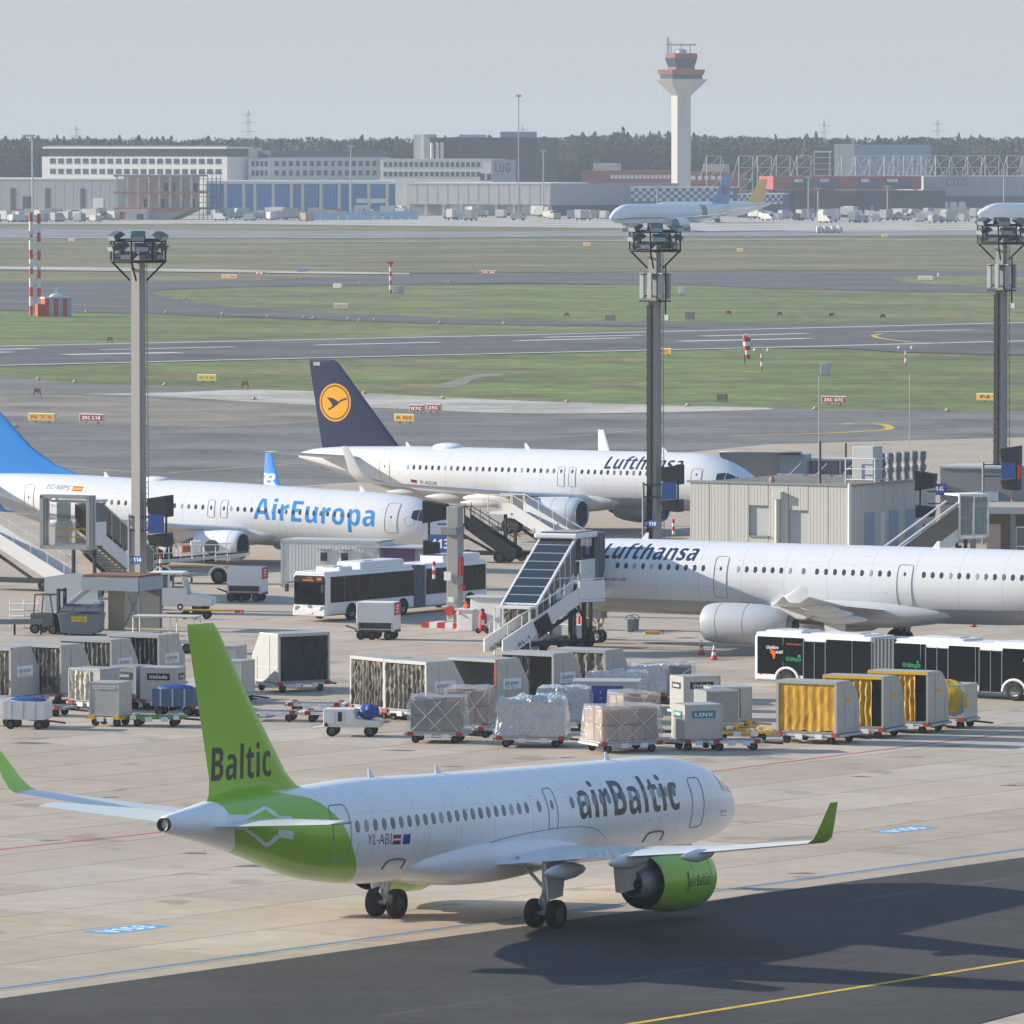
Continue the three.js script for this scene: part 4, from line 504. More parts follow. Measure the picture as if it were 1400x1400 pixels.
// white lattice frames of the run-up enclosure
{ const d = 2765, zs = [966, 1010, 1035, 1063, 1090, 1150, 1172, 1192, 1208, 1222, 1236, 1250, 1264, 1278, 1300, 1325, 1352, 1376, 1398, 1424]; const g = []; const h0 = 0, h1 = hgt(213, d), w = 5; for (const x of [0, w]) g.push(wbar(x, h0, 0, x, h1, 0, 0.16, 4)); for (let i = 0; i <= 5; i++) { const y = h1 * i / 5; g.push(wbar(0, y, 0, w, y, 0, 0.14, 4)); if (i < 5) { g.push(wbar(0, y, 0, w, y + h1 / 5, 0, 0.1, 4)); } } g.push(wbar(w, h1, 0, w + 3.5, h1 * 0.6, -3, 0.12, 4), wbar(0, h1, 0, -3, h1 * 0.55, -3, 0.12, 4));
  const first = thing('run_up_truss', 'white steel lattice frame of the run-up enclosure', 'steel frame', V(lat(zs[0], d), 0, -d), -6 * R, 'white lattice frames of the run-up enclosure'); const posts = P('truss', g, M_steelW, first); P('foot_plate', [box(1, 0.3, 1, 0, 0.15, 0), box(1, 0.3, 1, w, 0.15, 0)], M_fgrey, first);
  for (const px of zs.slice(1)) dup(first, V(lat(px, d), 0, -d - rr(-10, 25)), -6 * R); }
// control tower
{ const d = 2830, o = thing('control_tower', 'tall white airport control tower with red-edged octagonal cab', 'control tower', V(lat(931, d), 0, -d), 0), h = (y) => hgt(y, d), k = d / FOCAL; const M_tw = mat('#cdcac0', 0.85), M_cab = mat('#96564e', 0.7);
  const oct = (prof, rot = Math.PI / 8) => { const g = new THREE.LatheGeometry(prof.map((p) => new THREE.Vector2(p[0] * k, p[1])), 8); const n = g.toNonIndexed(); n.computeVertexNormals(); n.rotateY(rot); return n; };
  P('shaft', oct([[14.2, 0], [14.2, h(131)]]), M_tw, o); P('flare', oct([[14.2, h(131)], [38, h(110)], [39, h(108.5)], [0, h(108.5)]]), M_tw, o); P('machine_floor', oct([[31, h(108.5)], [31, h(102.5)]]), M_fglass, o);
  P('lower_gallery', oct([[0, h(102.5)], [33, h(102.5)], [35, h(96)], [34, h(95.5)], [0, h(95.5)]]), M_cab, o); P('neck', oct([[21, h(95.5)], [19, h(92)]]), M_cab, o); P('cab_glass', oct([[18.5, h(92)], [23, h(79.5)]]), M_fglass, o); for (let i = 0; i < 8; i++) { const a = i / 8 * 2 * Math.PI + Math.PI / 8; P('cab_mullion', wbar(Math.sin(a) * 18.6 * k, h(92), Math.cos(a) * 18.6 * k, Math.sin(a) * 23.2 * k, h(79.5), Math.cos(a) * 23.2 * k, 0.16, 4), M_fdark, o); }
  P('cab_roof', oct([[0, h(79.5)], [23.5, h(79.5)], [23.5, h(74)], [20, h(73)], [0, h(73)]]), M_cab, o); const rf = P('roof_cabin', oct([[8, h(73)], [8, h(69)], [4, h(67)], [0, h(67)]]), M_fpale, o); P('radar_bar', box(11, 0.6, 0.8, 0, h(61.5), 0), M_fpale, rf); P('radar_mast', wbar(0, h(68), 0, 0, h(61.5), 0, 0.2), M_fpale, rf); for (const [x, t] of [[-19, 51], [-17, 53], [-14, 58], [12, 62]]) P('antenna', wbar(x * k, h(75), 0, x * k, h(t), 0, 0.14, 4), M_fdark, o);
}
// poles and pylons
function pole(px, y0, y1, r, label, category = 'mast') { const d = FOCAL * EYE / (y1 - HORIZON); const o = thing('tall_pole', label, category, V(lat(px, d), 0, -d)); P('shaft', wbar(0, 0, 0, 0, hgt(y0, d), 0, r, 6), M_fgrey, o); P('head', box(r * 8, r * 3, r * 3, 0, hgt(y0, d), 0), M_fgrey, o); return o; }
pole(709, 131, 302, 0.22, 'very tall slim radio mast before the black cube hall'); for (const [x, a, b] of [[480, 200, 296], [743, 206, 297], [1105, 242, 302], [1213, 255, 300], [1118, 258, 301], [1372, 232, 300], [898, 256, 299]]) pole(x, a, b, 0.26, 'grey lamp pole on the far apron', 'lamp post').userData.group = 'lamp poles along the far apron';
for (const [px, t] of [[340, 150], [714, 172], [1126, 166], [1281, 164], [105, 172]]) { const d = 4600, o = thing('power_pylon', 'thin lattice power pylon rising over the forest', 'pylon', V(lat(px, d), 0, -d), 0, 'power pylons beyond the forest'), h = hgt(t, d), g = []; for (const s of [-1, 1]) g.push(wbar(s * 2.2, 0, 0, s * 0.3, h, 0, 0.16, 4)); for (let i = 0; i < 8; i++) g.push(wbar(-2.2 + i * 0.24, h * i / 8, 0, 2.2 - (i + 1) * 0.24, h * (i + 1) / 8, 0, 0.1, 4)); P('lattice', g, M_fgrey, o); for (const f of [0.7, 0.82, 0.93]) P('crossarm', wbar(-5 * (1.6 - f), h * f, 0, 5 * (1.6 - f), h * f, 0, 0.16, 4), M_fgrey, o); }
// forest
{
  const conifer = (v) => { const pos = [], n = 9; seed = 1000 + v; for (let i = 0; i < 420; i++) { const t = Math.pow(rnd(), 0.8), y = 0.12 + 0.88 * t, r = (1 - t) * 0.17 + 0.012, a = rnd() * 6.283, q = r * (0.35 + 0.75 * rnd()), s = 0.016 + 0.028 * (1 - t), cx = Math.cos(a) * q, cz = Math.sin(a) * q, b = rnd() * 6.283; pos.push(cx + Math.cos(b) * s, y - s * 0.8, cz + Math.sin(b) * s, cx - Math.sin(b) * s, y - s * 0.9, cz + Math.cos(b) * s, cx * 0.8, y + s * 1.3, cz * 0.8); } for (let k = 0; k < 5; k++) { const a = k / 5 * 6.283, b = (k + 1) / 5 * 6.283; pos.push(Math.cos(a) * 0.015, 0, Math.sin(a) * 0.015, Math.cos(b) * 0.015, 0, Math.sin(b) * 0.015, 0, 0.9, 0); } const g = new THREE.BufferGeometry(); g.setAttribute('position', new THREE.Float32BufferAttribute(pos, 3)); g.computeVertexNormals(); return g; };
  const broad = (v) => { const pos = []; seed = 2000 + v; const lobes = Array.from({ length: 11 }, () => [rr(-0.2, 0.2), rr(0.4, 0.88), rr(-0.2, 0.2), rr(0.07, 0.15)]); for (let i = 0; i < 520; i++) { const L = lobes[i % 11], a = rnd() * 6.283, c = rr(-0.8, 1), q = Math.sqrt(1 - c * c) * L[3] * rr(0.75, 1.1), x = L[0] + Math.cos(a) * q, z = L[2] + Math.sin(a) * q, y = L[1] + c * L[3], s = rr(0.012, 0.03), b = rnd() * 6.283; pos.push(x + Math.cos(b) * s, y - s * 0.5, z + Math.sin(b) * s, x - Math.sin(b) * s, y - s * 0.6, z + Math.cos(b) * s, x, y + s * 0.9, z); } for (let k = 0; k < 5; k++) { const a = k / 5 * 6.283, b = (k + 1) / 5 * 6.283; pos.push(Math.cos(a) * 0.02, 0, Math.sin(a) * 0.02, Math.cos(b) * 0.02, 0, Math.sin(b) * 0.02, 0, 0.7, 0); } const g = new THREE.BufferGeometry(); g.setAttribute('position', new THREE.Float32BufferAttribute(pos, 3)); g.computeVertexNormals(); return g; };
  const geos = [conifer(1), conifer(2), broad(1), broad(2), broad(3)]; seed = 77;
  const M_fol = mat('#ffffff', 0.95, { side: THREE.DoubleSide }); const m4 = new THREE.Matrix4(), col = new THREE.Color();
  const wood = new THREE.Group(); wood.name = 'forest'; wood.userData = { kind: 'stuff', label: 'dark mixed forest lining the horizon behind the halls', category: 'forest' }; scene.add(wood);
  for (let v = 0; v < 5; v++) { const n = v < 2 ? 200 : 700, im = new THREE.InstancedMesh(geos[v], M_fol, n); im.name = 'trees'; im.castShadow = im.receiveShadow = true; for (let i = 0; i < n; i++) { const d = 2985 + Math.pow(rnd(), 1.3) * 420, px = rr(-90, 1490), h = v < 2 ? rr(22, 28.5) + (rnd() < 0.05 ? 2 : 0) : rr(20, 28.5), k = Math.exp(-Math.pow((px - 900) / 120, 2)) * 1.5; m4.compose(V(lat(px, d), -0.2, -d), new THREE.Quaternion().setFromAxisAngle(V(0, 1, 0), rnd() * 6.28), V(h * rr(0.8, 1.5), h + k, h * rr(0.8, 1.5))); im.setMatrixAt(i, m4); const q = rr(0.7, 1.3); col.setRGB(0.042 * q * rr(0.8, 1.4), 0.066 * q, 0.040 * q); im.setColorAt(i, col); } wood.add(im); }
}
// far parked machines
seed = 123;
{
  const cols = ['#c2c3c0', '#a9adae', '#b3ada4', '#c9c6bd', '#8f9aa2', '#76808a', '#a8947a', '#525c64'].map((c) => mat(c, 0.6));
  const hue = ['white', 'pale grey', 'beige', 'cream', 'blue-grey', 'slate grey', 'tan', 'dark grey'];
  const vanP = (m, c) => { const o = thing('parked_van', hue[c] + ' van parked along the far halls', 'van', V(0, 0, 0), 0, 'vehicles parked along the far halls'); P('body', prism([[-2.6, 0.5], [2.5, 0.5], [2.6, 1.2], [1.9, 1.5], [1.2, 2.4], [-2.6, 2.5]], 2, 0.1), m, o); P('windscreen', box(0.1, 0.8, 1.7, 1.62, 1.9, 0, 0, 0, 0.65), M_fdark, o); for (const x of [-1.6, 1.5]) for (const z of [-0.95, 0.95]) wheel(o, 0.38, 0.25, x, 0.38, z, darkRim); return o; };
  const boxP = (m, w, h, c) => { const o = thing('air_freight_container', hue[c] + ' freight container standing on the far apron', 'container', V(0, 0, 0), 0, 'freight containers on the far apron'); P('shell', rbox(w, h, 2.4, 0.12, 0, 0.5 + h / 2, 0), m, o); P('dolly_bed', box(w + 0.3, 0.25, 2.6, 0, 0.4, 0), M_fdark, o); for (const x of [-w * 0.35, w * 0.35]) for (const z of [-1, 1]) wheel(o, 0.25, 0.15, x, 0.25, z, darkRim); return o; };
  const truckP = (m, c) => { const o = thing('box_truck', hue[c] + ' box truck parked on the far apron', 'truck', V(0, 0, 0), 0, 'trucks parked on the far apron'); P('cargo_box', box(5.2, 2.8, 2.4, -1, 2.3, 0), m, o); P('cab', prism([[-0.9, 0], [0.9, 0], [0.9, 0.8], [0.6, 1.7], [-0.9, 1.7]], 2.3, 0.08).translate(2.7, 0.7, 0), M_fwhite, o); P('windscreen', box(0.06, 0.8, 2, 3.5, 1.9, 0, 0, 0, 0.3), M_fdark, o); P('chassis', box(6.8, 0.3, 1, 0, 0.7, 0), M_fdark, o); for (const x of [-2.4, 2.4]) for (const z of [-1, 1]) wheel(o, 0.48, 0.3, x, 0.48, z, darkRim); return o; };
  const zones = [[-20, 158, 296, 304, 40], [285, 420, 295, 303, 20], [430, 560, 295, 300, 12], [600, 860, 294, 302, 24], [1010, 1060, 294, 304, 8], [1060, 1330, 294, 305, 52], [1330, 1420, 296, 304, 6]];
  const protos = []; let first = true;
  for (const [a, b, y0, y1, n] of zones) for (let i = 0; i < n; i++) {
    const px = rr(a, b), py = rr(y0, y1), p = G(px, py), k = Math.floor(rnd() * 3), ci = Math.floor(rnd() * cols.length), key = k + '_' + (k === 1 ? ci : ci % 3), yaw = rr(-0.4, 0.4) + (rnd() < 0.5 ? -0.5 : 1.0);
    let pr = protos[key]; if (!pr) { pr = k === 0 ? vanP(cols[ci % 3], ci % 3) : k === 1 ? boxP(cols[ci], rr(2.4, 4.2), rr(1.7, 2.6), ci) : truckP(cols[ci % 3], ci % 3); protos[key] = pr; pr.position.copy(p); pr.rotation.y = yaw; } else dup(pr, p, yaw);
  }
  for (const [px, py, c] of [[136, 301, '#c4552c'], [158, 301, '#c4552c'], [28, 297, '#c06a4e'], [455, 296, '#c4552c']]) { const p = G(px, py), o = thing('orange_container', 'orange skip container standing before the far halls', 'skip', p, -0.3, 'orange skips before the far halls'); P('shell', prism([[-2.8, 0.2], [2.8, 0.2], [3.1, 2.6], [-3.1, 2.6]], 2.6, 0.08), mat(c, 0.7), o); P('rim', [box(6.3, 0.15, 0.15, 0, 2.6, 1.3), box(6.3, 0.15, 0.15, 0, 2.6, -1.3)], M_fdark, o); }
  for (let i = 0; i < 13; i++) { const p = G(420 + i * 12.2, 301.5 - i * 0.1), o = thing('blast_screen', 'pale blue slanted blast screen panel on the far apron', 'blast screen', p, -0.1, 'row of blast screens on the far apron'); P('panel', box(2.7, 3.0, 0.12, 0, 1.5, 0, 0, -0.35), mat('#8fb3c6', 0.5), o); P('strut', wbar(0, 0, -1.6, 0, 2.4, -0.4, 0.08), M_fgrey, o); }
  for (let i = 0; i < 4; i++) { const p = G(1120 + i * 9, 318.5), o = thing('wrapped_bale', 'white wrapped bale lying on the far apron edge', 'bale', p, 0.3 * i, 'white bales on the far apron edge'); P('body', lathe([[0, -0.8], [0.9, -0.8], [1, -0.6], [1, 0.6], [0.9, 0.8], [0, 0.8]], 16, 'x').translate(0, 1, 0), M_fwhite, o); P('net_band', lathe([[1.01, -0.15], [1.01, 0.15]], 16, 'x').translate(0, 1, 0), M_fgrey, o); }
  for (let i = 0; i < 11; i++) { const pp = G(1195 + i * 12, 295.5), o = thing('white_tank', 'short white upright tank in the row before the dark hall', 'tank', pp, 0, 'row of white tanks before the dark hall'); P('body', lathe([[0, 0], [1.3, 0], [1.3, 4.4], [1.1, 4.9], [0, 5.1]], 14), M_fwhite, o); P('band', lathe([[1.32, 2.2], [1.32, 2.6]], 14), M_fgrey, o); }
}
// far airliners
{
  const wide = (finC, tex) => ({ ref: 20, detail: 0, skinMat: tex, body: narrowBody(44.5), wing: [[15.4, 2.45, 0, 8.2, 0.13], [18.75, 2.95, 6.3, 4.3, 0.11], [25.0, 4.3, 18.3, 1.4, 0.1]], flaps: [[22.9, 2.2, 5.6, 3.6, 0.32]], engines: [{ st: 14.6, y: 1.75, z: 6.2, len: 4.0, r: 1.25, exit: 0.75, core: 0.15, mat: finC ? undefined : undefined, pylon: [15.9, 2.85, 21, 2.7, 20, 2.1, 16, 2.3] }], stab: [[38.2, 4.9, 0.5, 4.1, 0.1], [42.1, 5.5, 6.6, 1.7, 0.09]], fin: [[34.6, 5.6, 7.4, 0.05], [36.3, 6.0, 6.1, 0.1], [40.9, 12.2, 2.6, 0.09]], finMat: paint(finC), mainGear: { st: 21.98, z: 3.8, r: 0.57, w: 0.42, half: 0.46, top: 2.3 }, noseGear: [5.07, 1.95, 0.38, 0.23, 0.26], fairing: [14.8, 27.5, 2.35, 2.1, 0.98], cockpit: [], windows: [], doors: [] });
  const band = livery(44.45, 12.7, '#dde2e6', ({ x, k, kv, H, rect }) => { for (const s of [1, -1]) { rect(0, 44, 4.0, 4.35, '#3a6ea8', s); rect(30, 32, 1.2, 4.4, '#5a5048', s); } }, 1024, 256);
  const p1 = G(912, 316); const j1 = makeJet(wide('#2f7fb8', paint('#ffffff', { map: band })), 'freighter_jet', 'white freighter with pale blue fin parked before the checkered hall', p1, 232 * R).o; j1.scale.setScalar(1.38);
  { const e = P('fin_emblem', new THREE.CylinderGeometry(1.0, 1.0, 0.75, 24).rotateX(Math.PI / 2).translate(20 - 40.6, 8.6, 0), mat('#b5383e', 0.5), j1); }
  const p2 = G(962, 304); const j2 = makeJet(wide('#e8b21c', paint('#dcdcd6')), 'freighter_jet', 'white jet with yellow fin parked behind the blue-finned freighter', p2, 218 * R).o; j2.scale.setScalar(1.15);
  const p3 = G(1432, 308); const j3 = makeJet(wide('#c9ced2', paint('#e3e5e6')), 'freighter_jet', 'plain white jet parked before the grey hangar', p3, 200 * R).o; j3.scale.setScalar(1.2);
}
// ---------- apron masts, buildings, stairs ----------
const M_concPost = mat('#9d9d9a', 0.9), M_black = mat('#1f2326', 0.7), M_steel = mat('#8f9498', 0.5, { metalness: 0.5 }), M_darkSteel = mat('#34393c', 0.55, { metalness: 0.4 }), M_signBlue = mat('#1f4a8c', 0.5), M_red = mat('#b62a2a', 0.6), M_whitePlain = mat('#dfe0df', 0.6), M_paleGrey = mat('#b6babc', 0.6), M_midGrey = mat('#7e8487', 0.6), M_yellow = mat('#e0b01c', 0.55), M_blueTarp = mat('#2a4f9c', 0.6), M_clear = new THREE.MeshPhysicalMaterial({ color: '#b9c2c6', roughness: 0.12, transmission: 0.75, thickness: 0 });
// floodlight mast
function mast(px, baseY, turn, label, extras) {
  const p = G(px, baseY), o = thing('floodlight_mast', label, 'light mast', p, turn);
  const H0 = 22.1, rT = 0.30, rB = 0.33;
  const post = new THREE.CylinderGeometry(rT * 1.414, rB * 1.414, 21.2, 4).toNonIndexed(); post.computeVertexNormals(); post.rotateY(Math.PI / 4); post.translate(0, 10.6, 0); P('post', post, M_concPost, o);
  P('base_block', rbox(1.6, 0.4, 1.6, 0.05, 0, 0.2, 0), M_concPost, o);
  const ring = (y, r, t) => { const g = []; for (let i = 0; i < 8; i++) { const a = (i + 0.5) / 8 * 2 * Math.PI, b = (i + 1.5) / 8 * 2 * Math.PI; g.push(wbar(Math.cos(a) * r, y, Math.sin(a) * r, Math.cos(b) * r, y, Math.sin(b) * r, t, 5)); } return g; };
  P('platform_rail', ring(H0, 1.68, 0.09), M_black, o); P('platform_frame', [...ring(20.85, 1.68, 0.09), ...[0, 1, 2, 3].map((i) => wbar(Math.cos(i * Math.PI / 2) * 1.6, 20.85, Math.sin(i * Math.PI / 2) * 1.6, -Math.cos(i * Math.PI / 2) * 0.2, 20.85, -Math.sin(i * Math.PI / 2) * 0.2, 0.06))], M_black, o);
  for (let i = 0; i < 8; i++) { const a = (i + 0.5) / 8 * 2 * Math.PI; P('rail_post', wbar(Math.cos(a) * 1.68, 20.85, Math.sin(a) * 1.68, Math.cos(a) * 1.68, H0, Math.sin(a) * 1.68, 0.06, 5), M_black, o); if (i % 2) P('brace', wbar(Math.cos(a) * 1.66, 20.85, Math.sin(a) * 1.66, Math.cos(a) * 0.5, 19.7, Math.sin(a) * 0.5, 0.065, 5), M_black, o); }
  const lampHouse = prism([[-0.36, -0.14], [0.36, -0.19], [0.36, 0.14], [-0.17, 0.17]], 0.85, 0.04), lens = box(0.03, 0.28, 0.74, 0.37, -0.03, 0), M_house = mat('#4c5e64', 0.45, { metalness: 0.3 }), M_lens = mat('#93a1a8', 0.15);
  for (const [y, n, off, tilt] of [[22.42, 6, 0.1, -0.45], [21.75, 5, 0.35, -0.35], [21.25, 4, 0.1, -0.3]]) for (let i = 0; i < n; i++) { const a = (i + off) / n * 2 * Math.PI, r = y > 22.3 ? 1.5 : y > 21.5 ? 1.5 : 1.15; const k = P('floodlight', lampHouse, M_house, o); k.position.set(Math.cos(a) * r, y, -Math.sin(a) * r); k.rotation.order = 'YXZ'; k.rotation.y = a; k.rotation.z = tilt; P('lens', lens, M_lens, k); }
  P('ladder', [wbar(0.62, 0.3, -0.2, 0.5, 21, -0.2, 0.03, 4), wbar(0.62, 0.3, 0.2, 0.5, 21, 0.2, 0.03, 4), ...Array.from({ length: 60 }, (_, i) => wbar(0.62 - i * 0.002, 0.5 + i * 0.34, -0.2, 0.62 - i * 0.002, 0.5 + i * 0.34, 0.2, 0.018, 4))], M_steel, o);
  if (extras) extras(o); return o;
}
const cellular = (o) => { // antenna panels and cable ladder
  for (const [x, z] of [[-0.75, 0.35], [0.1, 0.75], [0.85, -0.3], [0.75, 0.5]]) { P('antenna_panel', rbox(0.34, 1.7, 0.16, 0.05, x, 18.55, z), mat('#a3a9ad', 0.6), o); P('bracket', wbar(0, 17.9, 0, x, 17.9, z, 0.05), M_darkSteel, o); }
  P('cable_duct', [box(0.34, 17.2, 0.14, -0.16, 8.7, 0.4), ...Array.from({ length: 22 }, (_, i) => box(0.46, 0.06, 0.18, -0.16, 0.8 + i * 0.78, 0.41))], M_black, o); P('antenna_rod', wbar(0.95, 16.6, 0.2, 0.95, 19.9, 0.2, 0.06), M_black, o); P('amplifier_box', box(0.3, 0.35, 0.2, 1.15, 16.5, 0.3), M_paleGrey, o); P('clamp_ring', [box(1.5, 0.1, 1.5, 0, 17.55, 0), box(1.4, 0.1, 1.4, 0, 19.3, 0)], M_darkSteel, o);
};
function signPlate(o, text, y, z, w = 1.1, h = 0.45, ry = 0) { P('stand_sign', panel(w, h, null, 0, y, z, ry), printed(signTex(text, '#e8eef4', '#1f4a8c', 256, 96, 0.1)), o); }
const m1 = mast(190, 833, -33.7 * R, 'bare concrete floodlight mast beside the open-ended boarding stairs', (o) => signPlate(o, 'V 114', 3.0, 0.36)), m2 = mast(895, 778, -33.7 * R, 'floodlight mast with antenna panels and cable ladder before the boxy terminal annex', (o) => { cellular(o); signPlate(o, 'V 116', 3.0, 0.52); }), m3 = mast(1368, 740, -33.7 * R, 'floodlight mast with black cable duct behind the flat gate building', (o) => { cellular(o); signPlate(o, 'V 118', 3.0, 0.52); });
// docking guidance displays: black hoods seen from behind with a blue back
function display(px, py, lift, turn, label, showBack, pole = true) {
  const s = (px0) => G(px0, py); const p = s(px), o = thing('docking_display', label, 'display', p, turn);
  P('hood', prism([[-0.55, 0.55], [0.75, 0.75], [0.75, -0.55], [-0.45, -0.35]], 1.2, 0.04).translate(0, lift + 1.55, 0), M_black, o); P('lower_hood', prism([[-0.55, 0.3], [0.7, 0.42], [0.7, -0.4], [-0.35, -0.3]], 1.2, 0.04).translate(0, lift - 0.4, 0), M_black, o);
  if (showBack) { P('back_panel', box(0.1, 1.2, 1.0, -0.3, lift + 0.6, 0.05), M_signBlue, o); P('back_panel', box(1.0, 1.1, 0.08, 0.1, lift + 0.6, 0.62), M_signBlue, o); }
  P('arm', [beam(V(0, lift + 0.95, 0), V(-1.9, lift + 0.95, 0), 0.08, 0.08), beam(V(0, lift + 0.15, 0), V(-1.9, lift + 0.15, 0), 0.08, 0.08), beam(V(0.5, lift - 0.7, 0), V(0.5, lift + 1.9, 0), 0.1, 0.1)], M_darkSteel, o); for (let i = 0; i < 4; i++) P('warning_rod', bar(V(0.35, lift - 1.5 - i * 0.25, 0.5), V(0.35, lift - 1.25 - i * 0.25, 0.5), 0.09, 8), i % 2 ? M_whitePlain : M_red, o);
  if (pole) P('stand_pole', wbar(-1.9, 0, 0, -1.9, lift + 1.1, 0, 0.09, 8), M_steel, o); return o;
}
display(217, 834, 4.6, -20 * R, 'black-hooded docking display with blue back beside the bare concrete mast', true); display(917, 779, 4.6, -20 * R, 'black-hooded docking display with blue back before the boxy annex', true); display(1380, 745, 4.6, -20 * R, 'black-hooded docking display with blue back beside the black-ducted mast', true);
display(598, 857, 5.0, 164 * R, 'black-hooded docking display on the concrete gate post', false, false); display(1268, 772, 3.9, 164 * R, 'black-hooded docking display at the corner of the boxy annex', false, false);
// gate post with the stand number
{
  const p = G(622, 858), o = thing('gate_post', 'concrete gate post with blue number sign and red-white base', 'gate post', p, -24 * R);
  P('post', rbox(0.74, 7.0, 0.74, 0.05, 0, 3.5, 0), M_concPost, o); P('cross_beam', box(0.95, 0.42, 1.2, -0.1, 5.6, 0.1), M_midGrey, o); P('number_sign', box(1.45, 1.05, 0.12, -0.75, 4.85, 0.3), printed(signTex('113', '#e8eef4', '#1f4a8c', 128, 96, 0.12)), o); P('sign_arm', beam(V(-0.4, 4.2, 0.3), V(-2.2, 4.2, 0.3), 0.1, 0.12), M_midGrey, o);
  for (const [x, w] of [[-1.5, 0.5], [-1.0, 0.5], [-0.5, 0.5], [0, 0.5], [0.5, 0.5], [1.0, 0.5], [1.5, 0.5]]) P('base_block', box(w * 0.98, 0.32, 1.5, x, 0.16, 0.1), Math.round((x + 1.5) * 2) % 2 ? M_whitePlain : M_red, o);
  P('notice', box(0.45, 0.5, 0.05, -0.25, 3.0, 0.47), M_whitePlain, o); P('notice', box(0.35, 0.3, 0.05, -0.05, 1.65, 0.47), M_whitePlain, o); P('hose_reel', new THREE.CylinderGeometry(0.28, 0.28, 0.2, 20).rotateX(Math.PI / 2).translate(-0.1, 0.98, 0.52), M_red, o); P('red_sign', box(0.12, 1.1, 0.42, 0.5, 3.55, 0.2), M_red, o); P('red_lamp', new THREE.SphereGeometry(0.16, 12, 8).translate(0.6, 2.35, 0.2), M_red, o); P('number_plate', box(0.4, 0.35, 0.04, -0.1, 0.6, 0.46), printed(signTex('29', '#2c2c2c', '#c9d0b6', 64, 64, 0.15)), o);
}
// container office
{
  const p = G(385, 802), o = thing('container_office', 'white corrugated site office with two small windows behind the white bus', 'site office', p, -20 * R), ribs = (x0, x1, y0, y1, z) => Array.from({ length: Math.round((x1 - x0) / 0.22) }, (_, i) => box(0.1, y1 - y0, 0.05, x0 + (i + 0.5) * 0.22, (y0 + y1) / 2, z));
  P('shell', box(6.6, 2.9, 2.6, 3.3, 1.45, -1.3), M_whitePlain, o); P('rib_panel', ribs(0.3, 5.6, 0.2, 2.7, 0.02), M_whitePlain, o); P('corner_frame', [box(0.16, 2.95, 0.16, 0.05, 1.47, 0), box(0.16, 2.95, 0.16, 6.55, 1.47, 0), box(6.7, 0.16, 0.16, 3.3, 2.9, 0), box(6.7, 0.16, 0.16, 3.3, 0.1, 0)], M_paleGrey, o);
  for (const x of [2.9, 4.3]) { const w = P('window', box(0.62, 0.7, 0.08, x, 1.95, 0.05), M_whitePlain, o); P('pane', box(0.46, 0.54, 0.04, x, 1.95, 0.1), M_glass, w); P('canopy', box(0.9, 0.06, 0.35, x, 2.45, 0.2), M_paleGrey, w); }
  P('door', box(0.9, 2.1, 0.05, 5.9, 1.15, 0.06), M_paleGrey, o); P('roof', box(6.7, 0.06, 2.7, 3.3, 2.97, -1.3), M_paleGrey, o); P('side_unit', box(2.3, 2.5, 2.4, 7.8, 1.25, -1.3), mat('#9ea6ad', 0.7), o); P('purple_panel', box(2.2, 2.4, 0.06, 7.85, 1.3, -0.06), mat('#6a4a70', 0.7), o); P('side_roof', box(4.4, 0.1, 2.8, 7.3, 2.62, -1.2), M_paleGrey, o);
}
